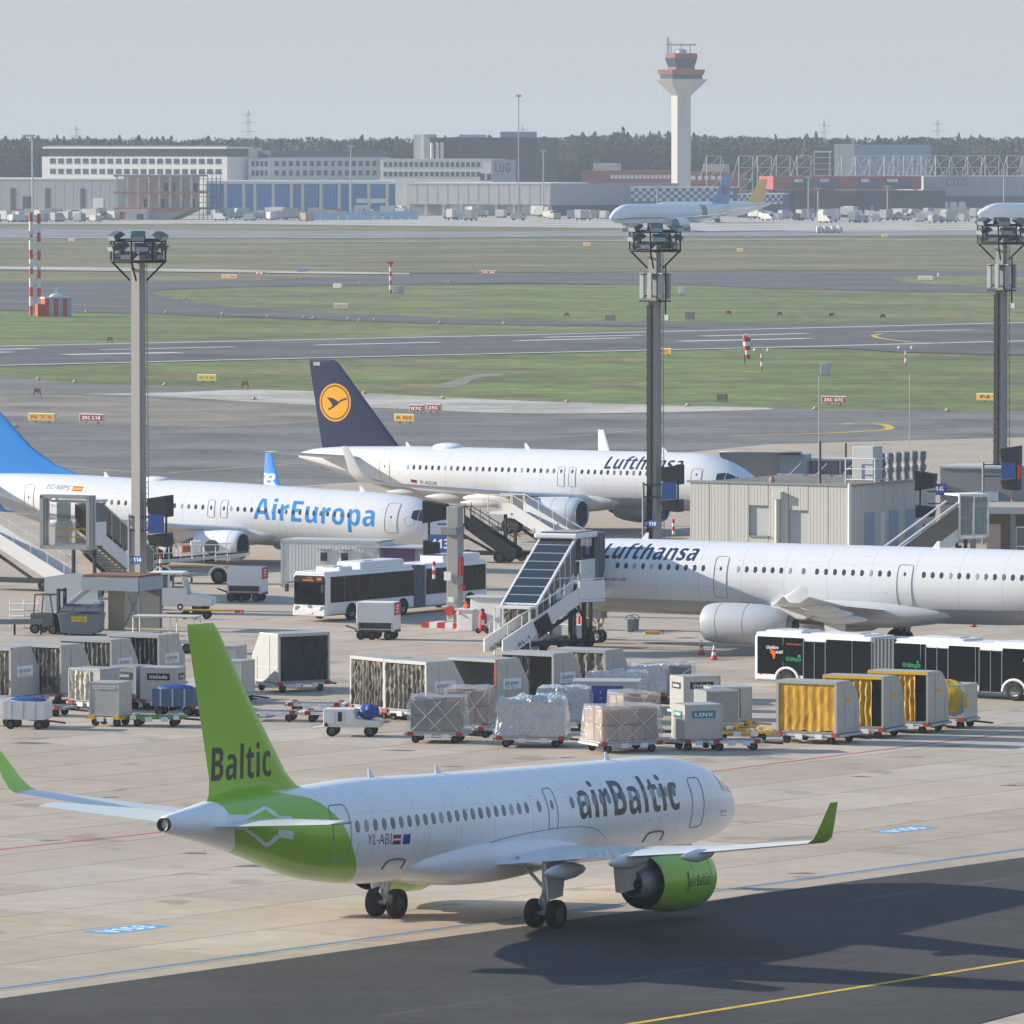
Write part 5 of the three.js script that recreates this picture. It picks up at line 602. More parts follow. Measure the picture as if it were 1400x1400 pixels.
// boxy annex of the gate
{
  const a = G(944, 768), yaw = -31 * R, o = thing('gate_annex', 'flat-roofed annex clad in pale ribbed metal with rooftop cabinet and exhaust stacks', 'building', a, yaw), L = 12, D = 12, Ht = 5.3, M_clad = mat('#c4c4be', 0.75), M_cladS = M_clad;
  P('core', box(L - 0.1, Ht - 0.05, D - 0.1, L / 2, Ht / 2, -D / 2 - 0.02), M_paleGrey, o);
  const panelW = 1.5; const n = Math.floor(L / panelW);
  const ribbed = (w, h) => { const g = [box(w - 0.05, h, 0.08)]; for (let i = 0; i < 6; i++) g.push(box(0.035, h, 0.012, -w / 2 + (i + 0.5) * w / 6, 0, 0.042)); return g; };
  const holes = { 3: [1.85, 3.9], 5: [0.9, 3.65] };
  for (let i = 0; i < n; i++) { const x = (i + 0.5) * panelW; if (holes[i]) { const [y0, y1] = holes[i]; P('wall_panel', ribbed(panelW, Ht - y1), M_clad, o).position.set(x, (Ht + y1) / 2, 0.06); P('wall_panel', ribbed(panelW, y0), M_clad, o).position.set(x, y0 / 2, 0.06); P('blind_window', box(panelW - 0.14, y1 - y0 - 0.05, 0.05, x, (y0 + y1) / 2, -0.12), mat('#b9bec4', 0.5), o); P('window_sill', box(panelW + 0.1, 0.08, 0.2, x, y0, 0.1), M_steel, o); } else P('wall_panel', ribbed(panelW, Ht), M_clad, o).position.set(x, Ht / 2, 0.06); }
  for (let i = 0; i < 8; i++) { const k = P('wall_panel', ribbed(D / 8, Ht), M_cladS, o); k.position.set(L + 0.06, Ht / 2, -(i + 0.5) * D / 8); k.rotation.y = Math.PI / 2; }
  P('parapet', [box(L + 0.4, 0.14, 0.35, L / 2, Ht + 0.07, 0), box(0.35, 0.14, D, L + 0.05, Ht + 0.07, -D / 2), box(L, 0.14, 0.3, L / 2, Ht + 0.07, -D)], M_steel, o); P('roof', box(L - 0.4, 0.1, D - 0.4, L / 2, Ht - 0.02, -D / 2), mat('#7f7b70', 0.95, { map: tiled(aspTex, 5) }), o);
  P('down_pipe', [bar(V(6.75, 0, 0.26), V(6.75, Ht - 0.8, 0.26), 0.16, 10), box(0.5, 0.5, 0.4, 6.85, Ht - 0.7, 0.26)], M_clad, o); P('corner_pipe', bar(V(L + 0.1, 0, 0.1), V(L + 0.1, Ht + 0.2, 0.1), 0.12, 8), M_whitePlain, o); P('spike_lamp', lathe([[0, 0.5], [0.16, 0.35], [0.2, 0.1], [0.12, 0]], 10).translate(6.2, Ht + 0.1, 0), mat('#a88972', 0.7), o);
  for (const z of [-2.6, -6.0, -8.4]) P('side_door', box(0.08, 3.2, 1.25, L + 0.12, 1.9, z), mat('#8fa3b5', 0.6), o);
  P('notice_board', box(0.06, 3.0, 0.55, L + 0.14, 1.9, -4.4), M_whitePlain, o);
  P('roof_cabinet', rbox(1.6, 2.3, 1.3, 0.06, L - 0.9, Ht + 1.35, -4.2), M_paleGrey, o); P('cabinet_rail', [0.3, 1.0, 1.7].flatMap((y) => [wbar(L - 2, Ht + y, -3.2, L + 0.2, Ht + y, -3.2, 0.04), wbar(L + 0.2, Ht + y, -3.2, L + 0.2, Ht + y, -5.2, 0.04)]).concat([wbar(L - 2, Ht, -3.2, L - 2, Ht + 1.7, -3.2, 0.04), wbar(L + 0.2, Ht, -3.2, L + 0.2, Ht + 1.7, -3.2, 0.04)]), M_whitePlain, o);
  for (let r = 0; r < 2; r++) for (let i = 0; i < 5; i++) { const x = L - 0.3 + r * 0.35, z = -6.2 - i * 1.15; const k = P('exhaust_stack', lathe([[0.2, 0], [0.2, 0.6], [0.29, 0.68], [0.29, 0.95], [0.2, 1.05], [0.2, 1.3], [0.27, 1.35], [0.27, 1.85], [0.22, 1.9], [0, 1.9]], 12).translate(x - r, Ht + 0.05, z), mat('#7d8286', 0.6), o); }
  for (const [x, z, h] of [[L - 2.6, -0.8, 2.9], [L - 2.2, -3.6, 2.7]]) P('roof_pole', wbar(x, Ht, z, x, Ht + h, z, 0.07), M_darkSteel, o); for (const [x, z] of [[L - 2.5, -0.4], [L - 0.3, -9]]) P('whip_antenna', wbar(x, Ht, z, x, Ht + 7.2, z, 0.025, 4), M_paleGrey, o);
  for (let i = 0; i < 6; i++) P('wire_post', wbar(1 + i * 2, Ht, -D + 0.4, 2 + i * 2, Ht + 0.9, -D + 0.4, 0.03), M_steel, o);
}
// covered bridge behind the annex
{
  const p = V(14.8, 0, -546), o = thing('boarding_bridge', 'grey corrugated boarding bridge with arched canopy at the yellow-disc jet nose', 'boarding bridge', p, -10 * R), s = 1;
  const arch = []; for (let i = 0; i <= 12; i++) { const a = i / 12 * Math.PI * 0.62 + 0.1; arch.push(i); }
  const hood = (x) => Array.from({ length: 14 }, (_, i) => { const t = i / 13; return V(x, 3.4 + 2.55 * Math.sin(Math.min(1, t * 1.15) * Math.PI / 2), -3.2 * (1 - t) + 0.4 * t); });
  const shell = loft([hood(0), hood(1.5), hood(3), hood(4.5), hood(5.8)].map((r) => [...r, ...r.map((q) => V(q.x, q.y - 0.12, q.z + 0.05)).reverse()])); P('arched_hood', shell, M_paleGrey, o);
  P('cabin_wall', box(1.9, 3.0, 2.8, 5.2, 4.2, -1.6), mat('#8d9aa3', 0.6), o); P('tunnel', box(6.5, 2.3, 2.6, 8.4, 4.1, -3.0), mat('#77757a', 0.7), o); const rib = box(0.06, 2.2, 0.08); for (let i = 0; i < 22; i++) P('tunnel_rib', rib, mat('#8a888c', 0.7), o).position.set(6.2 + i * 0.28, 4.1, -1.66); P('tunnel_roof', box(6.7, 0.15, 2.8, 8.4, 5.3, -3.0), M_paleGrey, o); for (const x of [6.9, 8.4, 10]) P('strap', box(0.1, 2.3, 0.1, x, 4.1, -1.6), M_paleGrey, o); for (const x of [7, 11]) P('leg', wbar(x, 0, -3, x, 2.8, -3, 0.25, 10), M_steel, o);
}
// flat gate building at the edge
{
  const p = G(1318, 782), o = thing('gate_building', 'low gate building with open bays and glazed stair hood behind the blue-lettered fuselage', 'building', p, -8 * R);
  P('roof', box(14, 0.35, 9, 7.4, 4.0, -4), M_paleGrey, o); P('roof_top', box(13.6, 0.06, 8.6, 7.4, 4.21, -4), mat('#a79d92', 0.9), o); P('back_wall', box(13, 3.8, 0.3, 7.6, 1.9, -7), mat('#8a8178', 0.9), o); for (const x of [0.6, 3.2, 7.4, 11.5]) P('pillar', box(0.35, 3.9, 0.35, x, 1.95, 0.2), M_midGrey, o); P('glass_door', box(1.5, 2.6, 0.06, 4.2, 1.6, 0.1), M_clear, o); P('door_frame', [box(1.7, 0.1, 0.1, 4.2, 2.95, 0.1), box(0.1, 2.7, 0.1, 3.4, 1.6, 0.1), box(0.1, 2.7, 0.1, 5.0, 1.6, 0.1), box(1.6, 0.08, 0.1, 4.2, 1.7, 0.12)], M_whitePlain, o); P('brown_wall', box(4.5, 3.4, 0.2, 7.6, 1.8, -0.4), mat('#6a625c', 0.85), o); P('poster', box(0.9, 2.2, 0.05, 1.9, 2.0, -0.3), mat('#b9a79c', 0.8), o); P('upper_band', box(9, 1.1, 0.3, 8, 5.2, -6), mat('#6f8aa0', 0.5), o);
}
{ const p = G(1290, 742), o = thing('grey_service_tower', 'grey clad service block with pale doors behind the exhaust stacks', 'building', p, -20 * R); P('wall', box(5.2, 5.2, 5, 2.2, 2.6, -3), M_midGrey, o); P('door', box(1.7, 2.6, 0.08, 3.0, 2.3, -0.45), mat('#9db2c4', 0.5), o); P('coping', box(5.4, 0.15, 5.2, 2.2, 5.27, -3), M_paleGrey, o); P('number_sign', box(1.3, 0.8, 0.1, -0.6, 3.7, -0.4), printed(signTex('116', '#e8eef4', '#1f4a8c', 128, 96, 0.12)), o); P('lifebuoy', rbox(0.55, 1.5, 0.3, 0.12, 5.3, 5.0, -0.3), mat('#c8493e', 0.6), o); }

// mobile stairs ------------------------------------------------------------
function stairs(pos, turn, label, { run = 7, rise = 4.0, covered = false, base = true, wide = 1.7, text = '', dark = false } = {}) {
  const o = thing('boarding_stairs', label, 'boarding stairs', pos, turn); const n = Math.round(rise / 0.2), sx = run / n, sy = rise / n, M_st = dark ? M_darkSteel : M_whitePlain;
  for (let i = 0; i < n; i++) P('step', box(sx * 1.15, 0.05, wide - 0.1, -run + (i + 0.5) * sx, (i + 0.6) * sy + 0.35, 0), M_steel, o);
  for (const z of [-wide / 2, wide / 2]) { P('stringer', prism([[-run - 0.4, 0.05], [-run + 0.2, 0.05], [0, rise - 0.15], [0, rise + 0.75], [-run - 0.4, 0.75]], 0.08).translate(0, 0.2, z), M_st, o); P('handrail', [wbar(-run - 0.3, 1.7, z, 0, rise + 1.5, z, 0.035), ...Array.from({ length: 6 }, (_, i) => wbar(-run + i / 5 * run, 0.6 + i / 5 * rise, z, -run + i / 5 * run, 1.9 + i / 5 * (rise - 0.1) - 0.05, z, 0.025))], M_st, o); }
  P('landing', box(1.9, 0.12, wide + 0.2, 0.95, rise + 0.25, 0), M_st, o); P('landing_rail', [-1, 1].flatMap((s) => [wbar(0, rise + 1.45, s * wide / 2, 1.9, rise + 1.45, s * wide / 2, 0.035), ...[0.05, 0.95, 1.85].map((x) => wbar(x, rise + 0.3, s * wide / 2, x, rise + 1.45, s * wide / 2, 0.03))]), M_st, o);
  if (base) { P('chassis', [box(run * 0.9, 0.25, wide * 0.9, -run * 0.42, 0.62, 0), box(0.2, rise - 0.4, 0.15, 0.6, rise / 2 + 0.4, wide / 2 - 0.2), box(0.2, rise - 0.4, 0.15, 0.6, rise / 2 + 0.4, -wide / 2 + 0.2), beam(V(-run * 0.55, 0.7, 0), V(0.6, rise - 0.3, 0), 0.16, 0.16)], M_darkSteel, o); for (const x of [-run * 0.75, 0.2]) for (const z of [-wide * 0.45, wide * 0.45]) wheel(o, 0.4, 0.25, x, 0.4, z, darkRim); }
  if (text) P('lettering', box(1.3, 0.45, 0.02), printed(signTex(text, '#3a3a3a', '#dfe0df', 128, 48, 0.08)), o).position.set(-run * 0.78, 0.2 + rise * 0.25, wide / 2 + 0.06), o.children[o.children.length - 1].rotation.z = Math.atan2(rise, run);
  return o;
}
// covered stairs with roof panels at the blue-lettered jet
{
  const run = 5.2, rise = 3.4, p = V(2.56, 0, -424.3), turn = 66 * R;
  const o = stairs(p, turn, 'white covered boarding stairs with dark roof panels and glazed sides docked at jet door', { run, rise, covered: true, wide: 1.8 });
  const a = Math.atan2(rise, run), L = Math.hypot(run, rise); const M_solar = new THREE.MeshPhysicalMaterial({ color: '#22272c', roughness: 0.25, clearcoat: 0.8 });
  for (let i = 0; i < 8; i++) { const t = (i + 0.5) / 8, k = P('roof_panel', box(L / 8 - 0.1, 0.06, 1.9), M_solar, o); k.position.set(-run + t * run, 0.35 + t * rise + 2.45, 0); k.rotation.z = a; }
  P('roof_frame', [beam(V(-run - 0.2, 2.66, -1.05), V(0, rise + 2.72, -1.05), 0.12, 0.14), beam(V(-run - 0.2, 2.66, 1.05), V(0, rise + 2.72, 1.05), 0.12, 0.14), ...Array.from({ length: 9 }, (_, i) => box(0.1, 0.1, 2.1, -run + i / 8 * run, 0.33 + i / 8 * rise + 2.44, 0))], M_whitePlain, o);
  for (const z of [-1.03, 1.03]) { for (let i = 0; i < 7; i++) { const x0 = -run + i / 7 * run, x1 = -run + (i + 1) / 7 * run, y0 = 0.35 + i / 7 * rise, y1 = 0.35 + (i + 1) / 7 * rise; const g = prism([[x0, y0 + 0.65], [x1, y1 + 0.65], [x1, y1 + 2.35], [x0, y0 + 2.35]], 0.03).translate(0, 0, z); P('side_pane', g, new THREE.MeshPhysicalMaterial({ color: '#9a948a', roughness: 0.15, transmission: 0.6, thickness: 0 }), o); P('pane_post', box(0.07, 1.75, 0.07, x0, y0 + 1.5, z), M_whitePlain, o); } }
  P('entry_roof', box(1.1, 0.12, 2.2, -run - 0.6, 2.62, 0), M_whitePlain, o); P('entry_post', [box(0.1, 2.6, 0.1, -run - 1.1, 1.3, 1.05), box(0.1, 2.6, 0.1, -run - 1.1, 1.3, -1.05)], M_whitePlain, o);
  P('cabin_roof', rbox(3.2, 0.3, 2.6, 0.1, 1.2, rise + 2.85, 0), M_whitePlain, o); for (let i = 0; i < 5; i++) P('roof_panel', box(0.52, 0.05, 2.0, 0.1 + i * 0.58, rise + 3.04, 0), M_solar, o);
  for (const z of [1.15, -1.15]) P('cabin_wall', box(2.0, 1.2, 0.08, 1.4, rise + 0.9, z), M_whitePlain, o); for (const z of [1.13, -1.13]) for (let i = 0; i < 3; i++) P('cabin_window', box(0.6, 1.15, 0.05, 0.75 + i * 0.66, rise + 2.1, z), M_glass, o);
  for (let i = 0; i < 7; i++) { const b = P('bellows_fold', box(0.1, 3.2, 2.7 + (i % 2) * 0.14, 2.5 + i * 0.14, rise + 1.35, 0), mat('#767f82', 0.9), o); b.geometry.attributes; }
  P('side_logo', panel(0.9, 0.5, null, 1.6, rise + 0.9, 1.2), printed(canvasTex(128, 64, (x) => { x.fillStyle = '#dfe0df'; x.fillRect(0, 0, 128, 64); x.strokeStyle = '#8296ba'; x.lineWidth = 4; x.beginPath(); x.arc(45, 30, 16, 2, 6.6); x.stroke(); x.fillStyle = '#8296ba'; fitText(x, 'apt', 66, 50, 36, 18); })), o);
  P('support_leg', [box(0.16, rise, 0.16, 2.2, rise / 2, 1.0), box(0.16, rise, 0.16, 2.2, rise / 2, -1.0), beam(V(2.2, 0.6, 1), V(-0.4, rise - 0.2, 1), 0.1, 0.1)], M_black, o); P('drive_unit', [rbox(1.6, 0.8, 1.8, 0.08, 1.4, 0.85, 0)], M_whitePlain, o); wheel(o, 0.45, 0.3, 2.2, 0.45, 0.95, darkRim); wheel(o, 0.45, 0.3, 2.2, 0.45, -0.95, darkRim);
}
// second covered stairs, its open bellows end toward the viewer
{
  const p = G(122, 818), turn = -118 * R, rise = 3.1, run = 6.0; const o = stairs(p, turn, 'grey covered boarding stairs with open square bellows end parked by the concrete mast', { run, rise, wide: 1.9 });
  const a = Math.atan2(rise, run);
  for (const z of [-1.0, 1.0]) for (let i = 0; i < 6; i++) { const x0 = -run + i / 6 * run, x1 = -run + (i + 1) / 6 * run, y0 = 0.35 + i / 6 * rise, y1 = 0.35 + (i + 1) / 6 * rise; P('side_pane', prism([[x0, y0 + 0.9], [x1, y1 + 0.9], [x1, y1 + 2.3], [x0, y0 + 2.3]], 0.03).translate(0, 0, z), new THREE.MeshPhysicalMaterial({ color: '#8f8a82', roughness: 0.2, transmission: 0.5, thickness: 0 }), o); P('pane_post', box(0.07, 1.45, 0.07, x0, y0 + 1.6, z), M_paleGrey, o); }
  P('stair_roof', beam(V(-run, 2.7, 0), V(0, rise + 2.7, 0), 2.1, 0.1), M_paleGrey, o); P('cabin_side', [box(2.0, 1.4, 0.08, 1.0, rise + 0.95, 1.2), box(2.0, 1.4, 0.08, 1.0, rise + 0.95, -1.2)], M_whitePlain, o); P('cabin_window', [box(1.6, 1.3, 0.05, 1.0, rise + 2.2, 1.2), box(1.6, 1.3, 0.05, 1.0, rise + 2.2, -1.2)], M_clear, o); P('cabin_roof', box(2.4, 0.12, 2.6, 1.1, rise + 2.95, 0), M_paleGrey, o);
  const fr = [[0, 3.15, 3.5, 0.22, 'h'], [0, 0.05, 3.5, 0.22, 'h'], [-1.65, 1.6, 3.2, 0.25, 'v'], [1.65, 1.6, 3.2, 0.25, 'v']]; for (let i = 0; i < 4; i++) P('bellows_frame', fr.map(([z, y, l, t, k]) => k === 'h' ? box(0.16, t, l, 2.2 + i * 0.2, rise + 0.1 + y, z) : box(0.16, l, t, 2.2 + i * 0.2, rise + 0.1 + y, z)), i % 2 ? M_midGrey : M_paleGrey, o);
  P('yellow_rail', [wbar(1.9, rise + 1.25, -1.1, 1.9, rise + 1.25, 1.1, 0.04), wbar(1.9, rise + 0.75, -1.1, 1.9, rise + 0.75, 1.1, 0.04)], M_yellow, o); P('end_door', box(0.06, 2.2, 0.9, 0.2, rise + 1.4, -0.45), mat('#a7a49c', 0.7), o);
}
{ const o = stairs(G(778, 892), 42 * R, 'low white boarding stairs lettered on the stringer standing before the covered stairs', { run: 5.2, rise: 2.6, wide: 1.5, text: 'RL-1' }); P('side_panel', box(1.1, 0.75, 0.04), M_black, o).position.set(-2.7, 1.75, 0.84); o.children[o.children.length - 1].rotation.z = 0.46; P('logo_board', box(1.9, 1.0, 0.05, 0.95, 3.45, 0.82), M_whitePlain, o); }
stairs(G(-18, 805), 151 * R, 'plain pale boarding stairs with bare handrails at the tail of the blue-lettered jet', { run: 6.2, rise: 3.3, wide: 1.5 });
stairs(G(708, 768), 147 * R, 'white boarding stairs with open handrails before the jet engine', { run: 5.6, rise: 3.0, wide: 1.6 });
stairs(G(640, 768), 160 * R, 'dark steel boarding stairs beside the gate post', { run: 3.2, rise: 2.2, wide: 1.2, dark: true });
{ const o = stairs(G(1302, 806), 24 * R, 'white glazed covered stairs rising behind the blue-lettered fuselage', { run: 4.6, rise: 3.0, wide: 1.6 }); P('side_pane', prism([[-4.2, 1.2], [0, 3.9], [0, 5.3], [-4.2, 2.6]], 0.03).translate(0, 0, 0.86), new THREE.MeshPhysicalMaterial({ color: '#9a948a', roughness: 0.15, transmission: 0.6, thickness: 0 }), o); P('roof_edge', [beam(V(-4.4, 2.7, 0.86), V(0, 5.5, 0.86), 0.08, 0.1), beam(V(-4.4, 2.7, -0.86), V(0, 5.5, -0.86), 0.08, 0.1)], M_whitePlain, o); P('cabin_frame', [box(0.1, 2.6, 0.1, 0, 4.6, 0.95), box(0.1, 2.6, 0.1, 2, 4.6, 0.95), box(2.1, 0.12, 2, 1, 5.95, 0), box(2.1, 0.12, 0.1, 1, 3.4, 0.95), box(0.1, 2.6, 0.1, 1, 4.6, 0.95)], M_whitePlain, o); P('cabin_pane', box(2, 2.4, 0.04, 1, 4.6, 0.9), M_clear, o); }
// ---------- buses and ramp vehicles ----------
function bus(pos, turn, label, side, { print = false, sign = false } = {}) {
  const o = thing('articulated_bus', label, 'bus', pos, turn), M_w = paint('#e2e3e4'), M_bg = new THREE.MeshPhysicalMaterial({ color: '#0c1013', roughness: 0.22, specularIntensity: 0.55 }), M_gray = mat('#6b7276', 0.85);
  const sec = (x0, x1, nm) => { const L = x1 - x0; P(nm, rbox(L, 2.65, 2.52, 0.16, (x0 + x1) / 2, 1.7, 0), M_w, o); P('roof', rbox(L - 0.1, 0.22, 2.3, 0.1, (x0 + x1) / 2, 3.06, 0), M_w, o); };
  sec(0, 7.0, 'rear_body'); sec(8.3, 18.1, 'front_body');
  for (let i = 0; i < 12; i++) P('bellows_fold', box(0.104, 2.75, 2.4 + (i % 2) * 0.07, 7.06 + i * 0.107, 1.75, 0), M_gray, o);
  for (const s of [1, -1]) {
    const win = (x0, x1, y0 = 1.25, y1 = 2.75, nm = 'side_window') => P(nm, rbox(x1 - x0 - 0.04, y1 - y0, 0.05, 0.02, (x0 + x1) / 2, (y0 + y1) / 2, 1.262 * s), M_bg, o);
    const doors = s > 0 ? [[3.0, 4.3], [10.2, 11.5], [13.3, 14.6]] : [];
    const spans = [[0.2, 6.98], [8.32, 17.7]];
    for (const [a, b] of spans) { let x = a; while (x < b - 0.1) { const d = doors.find((q) => Math.abs(q[0] - x) < 0.05); let e = d ? d[1] : Math.min(b, x + 1.55); const nd = doors.find((q) => q[0] > x + 0.05 && q[0] < e); if (!d && nd) e = nd[0]; if (d) { for (const [u, v] of [[x, (x + e) / 2], [(x + e) / 2, e]]) win(u, v, 0.4, 2.75, 'door_leaf'); P('door_frame', [box(0.05, 2.4, 0.06, x, 1.58, 1.29 * s), box(0.05, 2.4, 0.06, e, 1.58, 1.29 * s), box(0.04, 2.4, 0.06, (x + e) / 2, 1.58, 1.29 * s)], M_gray, o); } else win(x, e, print ? 0.78 : 1.2, print ? 2.92 : 2.85); x = e; } }
    for (const x of [2.0, 9.6, 15.3]) { P('wheel_arch', new THREE.CylinderGeometry(0.6, 0.6, 0.05, 28, 1, false, 0, Math.PI).rotateZ(0).rotateX(Math.PI / 2).rotateZ(Math.PI / 2).translate(x, 0.5, 1.262 * s), M_black, o); if (print) P('arch_rim', new THREE.TorusGeometry(0.68, 0.09, 8, 24, Math.PI).translate(x, 0.5, 1.25 * s), M_w, o); wheel(o, 0.5, 0.3, x, 0.5, 1.17 * s, rimMat); }
    P('lower_rail', box(17.6, 0.06, 0.04, 9, 0.42, 1.27 * s), M_gray, o); P('marker_lamp', box(0.08, 0.05, 0.03, 0.4, 0.75, 1.275 * s), mat('#c8601c', 0.4), o);
  }
  for (const [x, l, h, z] of print ? [[1.6, 2.2, 0.1, 0], [4.8, 3.2, 0.05, 0], [10.6, 3.2, 0.1, 0], [15, 2.2, 0.06, 0]] : [[2.4, 4.2, 0.42, 0], [11.4, 4.8, 0.42, 0], [15.4, 1.4, 0.22, 0]]) { const k = P('roof_pod', rbox(l, h + 0.1, 1.9, 0.12, x, 3.14 + h / 2, z), M_w, o); P('pod_hatch', rbox(0.9, 0.06, 1.0, 0.02, x + l * 0.2, 3.2 + h, z), M_paleGrey, k); }
  P('windscreen', rbox(0.06, 1.75, 2.34, 0.03, 18.1, 1.95, 0), M_bg, o); P('sign_box', box(0.05, 0.42, 2.2, 18.115, 2.72, 0), M_black, o); P('front_bumper', rbox(0.25, 0.5, 2.5, 0.08, 18.06, 0.6, 0), M_w, o); P('number_plate', box(0.03, 0.12, 0.52, 18.2, 0.55, 0), M_whitePlain, o); P('badge', new THREE.CylinderGeometry(0.11, 0.11, 0.03, 16).rotateZ(Math.PI / 2).translate(18.13, 0.98, 0), M_steel, o);
  for (const z of [-0.95, 0.95]) { P('headlight', new THREE.SphereGeometry(0.17, 14, 10).scale(0.5, 1, 1.3).translate(18.12, 0.82, z), M_clear, o); P('mirror', [wbar(18.1, 2.5, z * 1.25, 18.6, 2.5, z * 1.45, 0.04), rbox(0.14, 0.5, 0.26, 0.05, 18.6, 2.15, z * 1.45)], M_black, o); }
  P('rear_window', rbox(0.05, 1.2, 2.1, 0.03, -0.01, 2.1, 0), M_bg, o); for (const z of [-1.05, 1.05]) P('tail_lamp', box(0.05, 0.5, 0.14, -0.01, 1.0, z), M_red, o); P('windscreen_wiper', wbar(18.16, 1.15, -0.5, 18.16, 1.9, 0.35, 0.02), M_black, o);
  if (sign) { const t = canvasTex(256, 48, (x) => { x.fillStyle = '#0a0a0a'; x.fillRect(0, 0, 256, 48); x.fillStyle = '#ff7a14'; fitText(x, '008', 200, 36, 44, 24); x.fillStyle = '#ff7a14'; fitText(x, 'V 14', 110, 20, 40, 13); fitText(x, 'Vorfeld Bus', 70, 42, 100, 15); }); const m = mat('#0a0a0a', 0.4, { emissive: '#ffffff', emissiveMap: t, emissiveIntensity: 0.9 }); const g = new THREE.PlaneGeometry(2.1, 0.36); g.rotateY(Math.PI / 2); g.translate(18.146, 2.72, 0); const u = g.attributes.uv; for (let i = 0; i < u.count; i++) u.setX(i, 1 - u.getX(i)); for (let i = 0; i < u.count; i++) u.setX(i, 1 - u.getX(i)); P('destination_sign', g, m, o); }
  if (print) {
    const deco = (w, h, draw, x, y, pw, ph) => { const t = canvasTex(w, h, (c) => { c.fillStyle = '#0c1013'; c.fillRect(0, 0, w, h); draw(c); }); P('side_print', panel(pw, ph, null, x, y, 1.292), new THREE.MeshPhysicalMaterial({ map: t, roughness: 0.22, specularIntensity: 0.55 }), o); };
    const city = (x) => deco(256, 192, (c) => { c.fillStyle = '#e8e8e8'; fitText(c, 'CityBüro', 6, 50, 150, 36, 'italic bold 100px sans-serif'); fitText(c, 'mobil', 120, 100, 90, 36, 'italic bold 100px sans-serif'); c.fillStyle = '#e2601e'; c.beginPath(); c.moveTo(60, 60); c.lineTo(110, 66); c.lineTo(122, 100); c.lineTo(112, 160); c.lineTo(94, 168); c.lineTo(84, 120); c.lineTo(60, 96); c.closePath(); c.fill(); }, x, 2.0, 1.25, 0.95);
    city(1.35); city(16.4); deco(256, 96, (c) => { c.fillStyle = '#3fae74'; fitText(c, 'Wir fahren grün', 6, 74, 224, 40, 'italic bold 100px serif'); c.beginPath(); c.ellipse(196, 24, 14, 8, -0.6, 0, 7); c.ellipse(216, 22, 14, 8, 0.6, 0, 7); c.fill(); }, 2.42, 1.75, 1.05, 0.55); deco(128, 24, (c) => { c.fillStyle = '#d9602a'; fitText(c, 'Terminalbus', 4, 19, 118, 15); }, 2.42, 2.55, 1.0, 0.16); deco(256, 96, (c) => { c.fillStyle = '#3fae74'; fitText(c, 'Wir fahren grün', 6, 74, 224, 40, 'italic bold 100px serif'); c.beginPath(); c.ellipse(196, 24, 14, 8, -0.6, 0, 7); c.fill(); }, 9.4, 1.75, 1.2, 0.6);
  }
  print ? o.scale.set(1.06, 0.9, 0.93) : o.scale.set(0.95, 0.92, 0.93); return o;
}
{ const c = G(447, 851), a = 237 * R, f = V(Math.cos(a), 0, -Math.sin(a)), r = V(Math.sin(a), 0, Math.cos(a)); bus(c.clone().addScaledVector(r, 1.275).addScaledVector(f, -17.25), a, 'white articulated bus with orange destination sign and dark windows', -1, { sign: true }); }
{ const c = G(1029, 939), a = -38 * R, r = V(Math.sin(a), 0, Math.cos(a)); bus(c.clone().addScaledVector(r, -1.275), a, 'white articulated bus with black printed sides before the blue-lettered jet', 1, { print: true }); }
// small white trailer with a red and white end, used for ground power
function powerTrailer(pos, turn, label) {
  const o = thing('power_trailer', label, 'trailer', pos, turn);
  P('housing', rbox(2.15, 1.15, 1.5, 0.04, 0, 1.55, 0), M_whitePlain, o); P('lower_body', [box(2.15, 0.45, 0.06, 0, 0.78, -0.7), box(0.06, 0.45, 1.4, -1.05, 0.78, 0), box(2.15, 0.06, 1.4, 0, 0.6, 0)], M_paleGrey, o); for (const x of [-1.0, 1.0]) P('corner_post', [box(0.07, 0.6, 0.07, x, 0.8, 0.7), box(0.07, 0.6, 0.07, x, 0.8, -0.7)], M_whitePlain, o);
  P('end_panel', box(0.05, 1.6, 1.45, 1.09, 1.3, 0), M_whitePlain, o); P('warning_panel', box(0.03, 0.72, 1.35, 1.125, 1.75, 0), printed(canvasTex(64, 64, (x) => { x.fillStyle = '#b8262b'; x.fillRect(0, 0, 64, 64); x.fillStyle = '#e8e8e8'; x.fillRect(22, 14, 20, 8); x.fillRect(22, 28, 20, 8); x.fillRect(18, 44, 24, 6); })), o);
  P('chassis', [box(2.3, 0.14, 1.3, 0, 0.5, 0), wbar(-1.1, 0.5, 0, -1.9, 0.75, 0, 0.05)], mat('#6e3a34', 0.8), o); for (const x of [-0.85, -0.2, 0.75]) for (const z of [-0.6, 0.6]) wheel(o, 0.26, 0.16, x, 0.26, z, darkRim);
  return o;
}
powerTrailer(G(517, 874), -14 * R, 'white box trailer with red warning end standing before the white bus'); powerTrailer(G(338, 822), -14 * R, 'white box trailer with red warning end beside the site office');
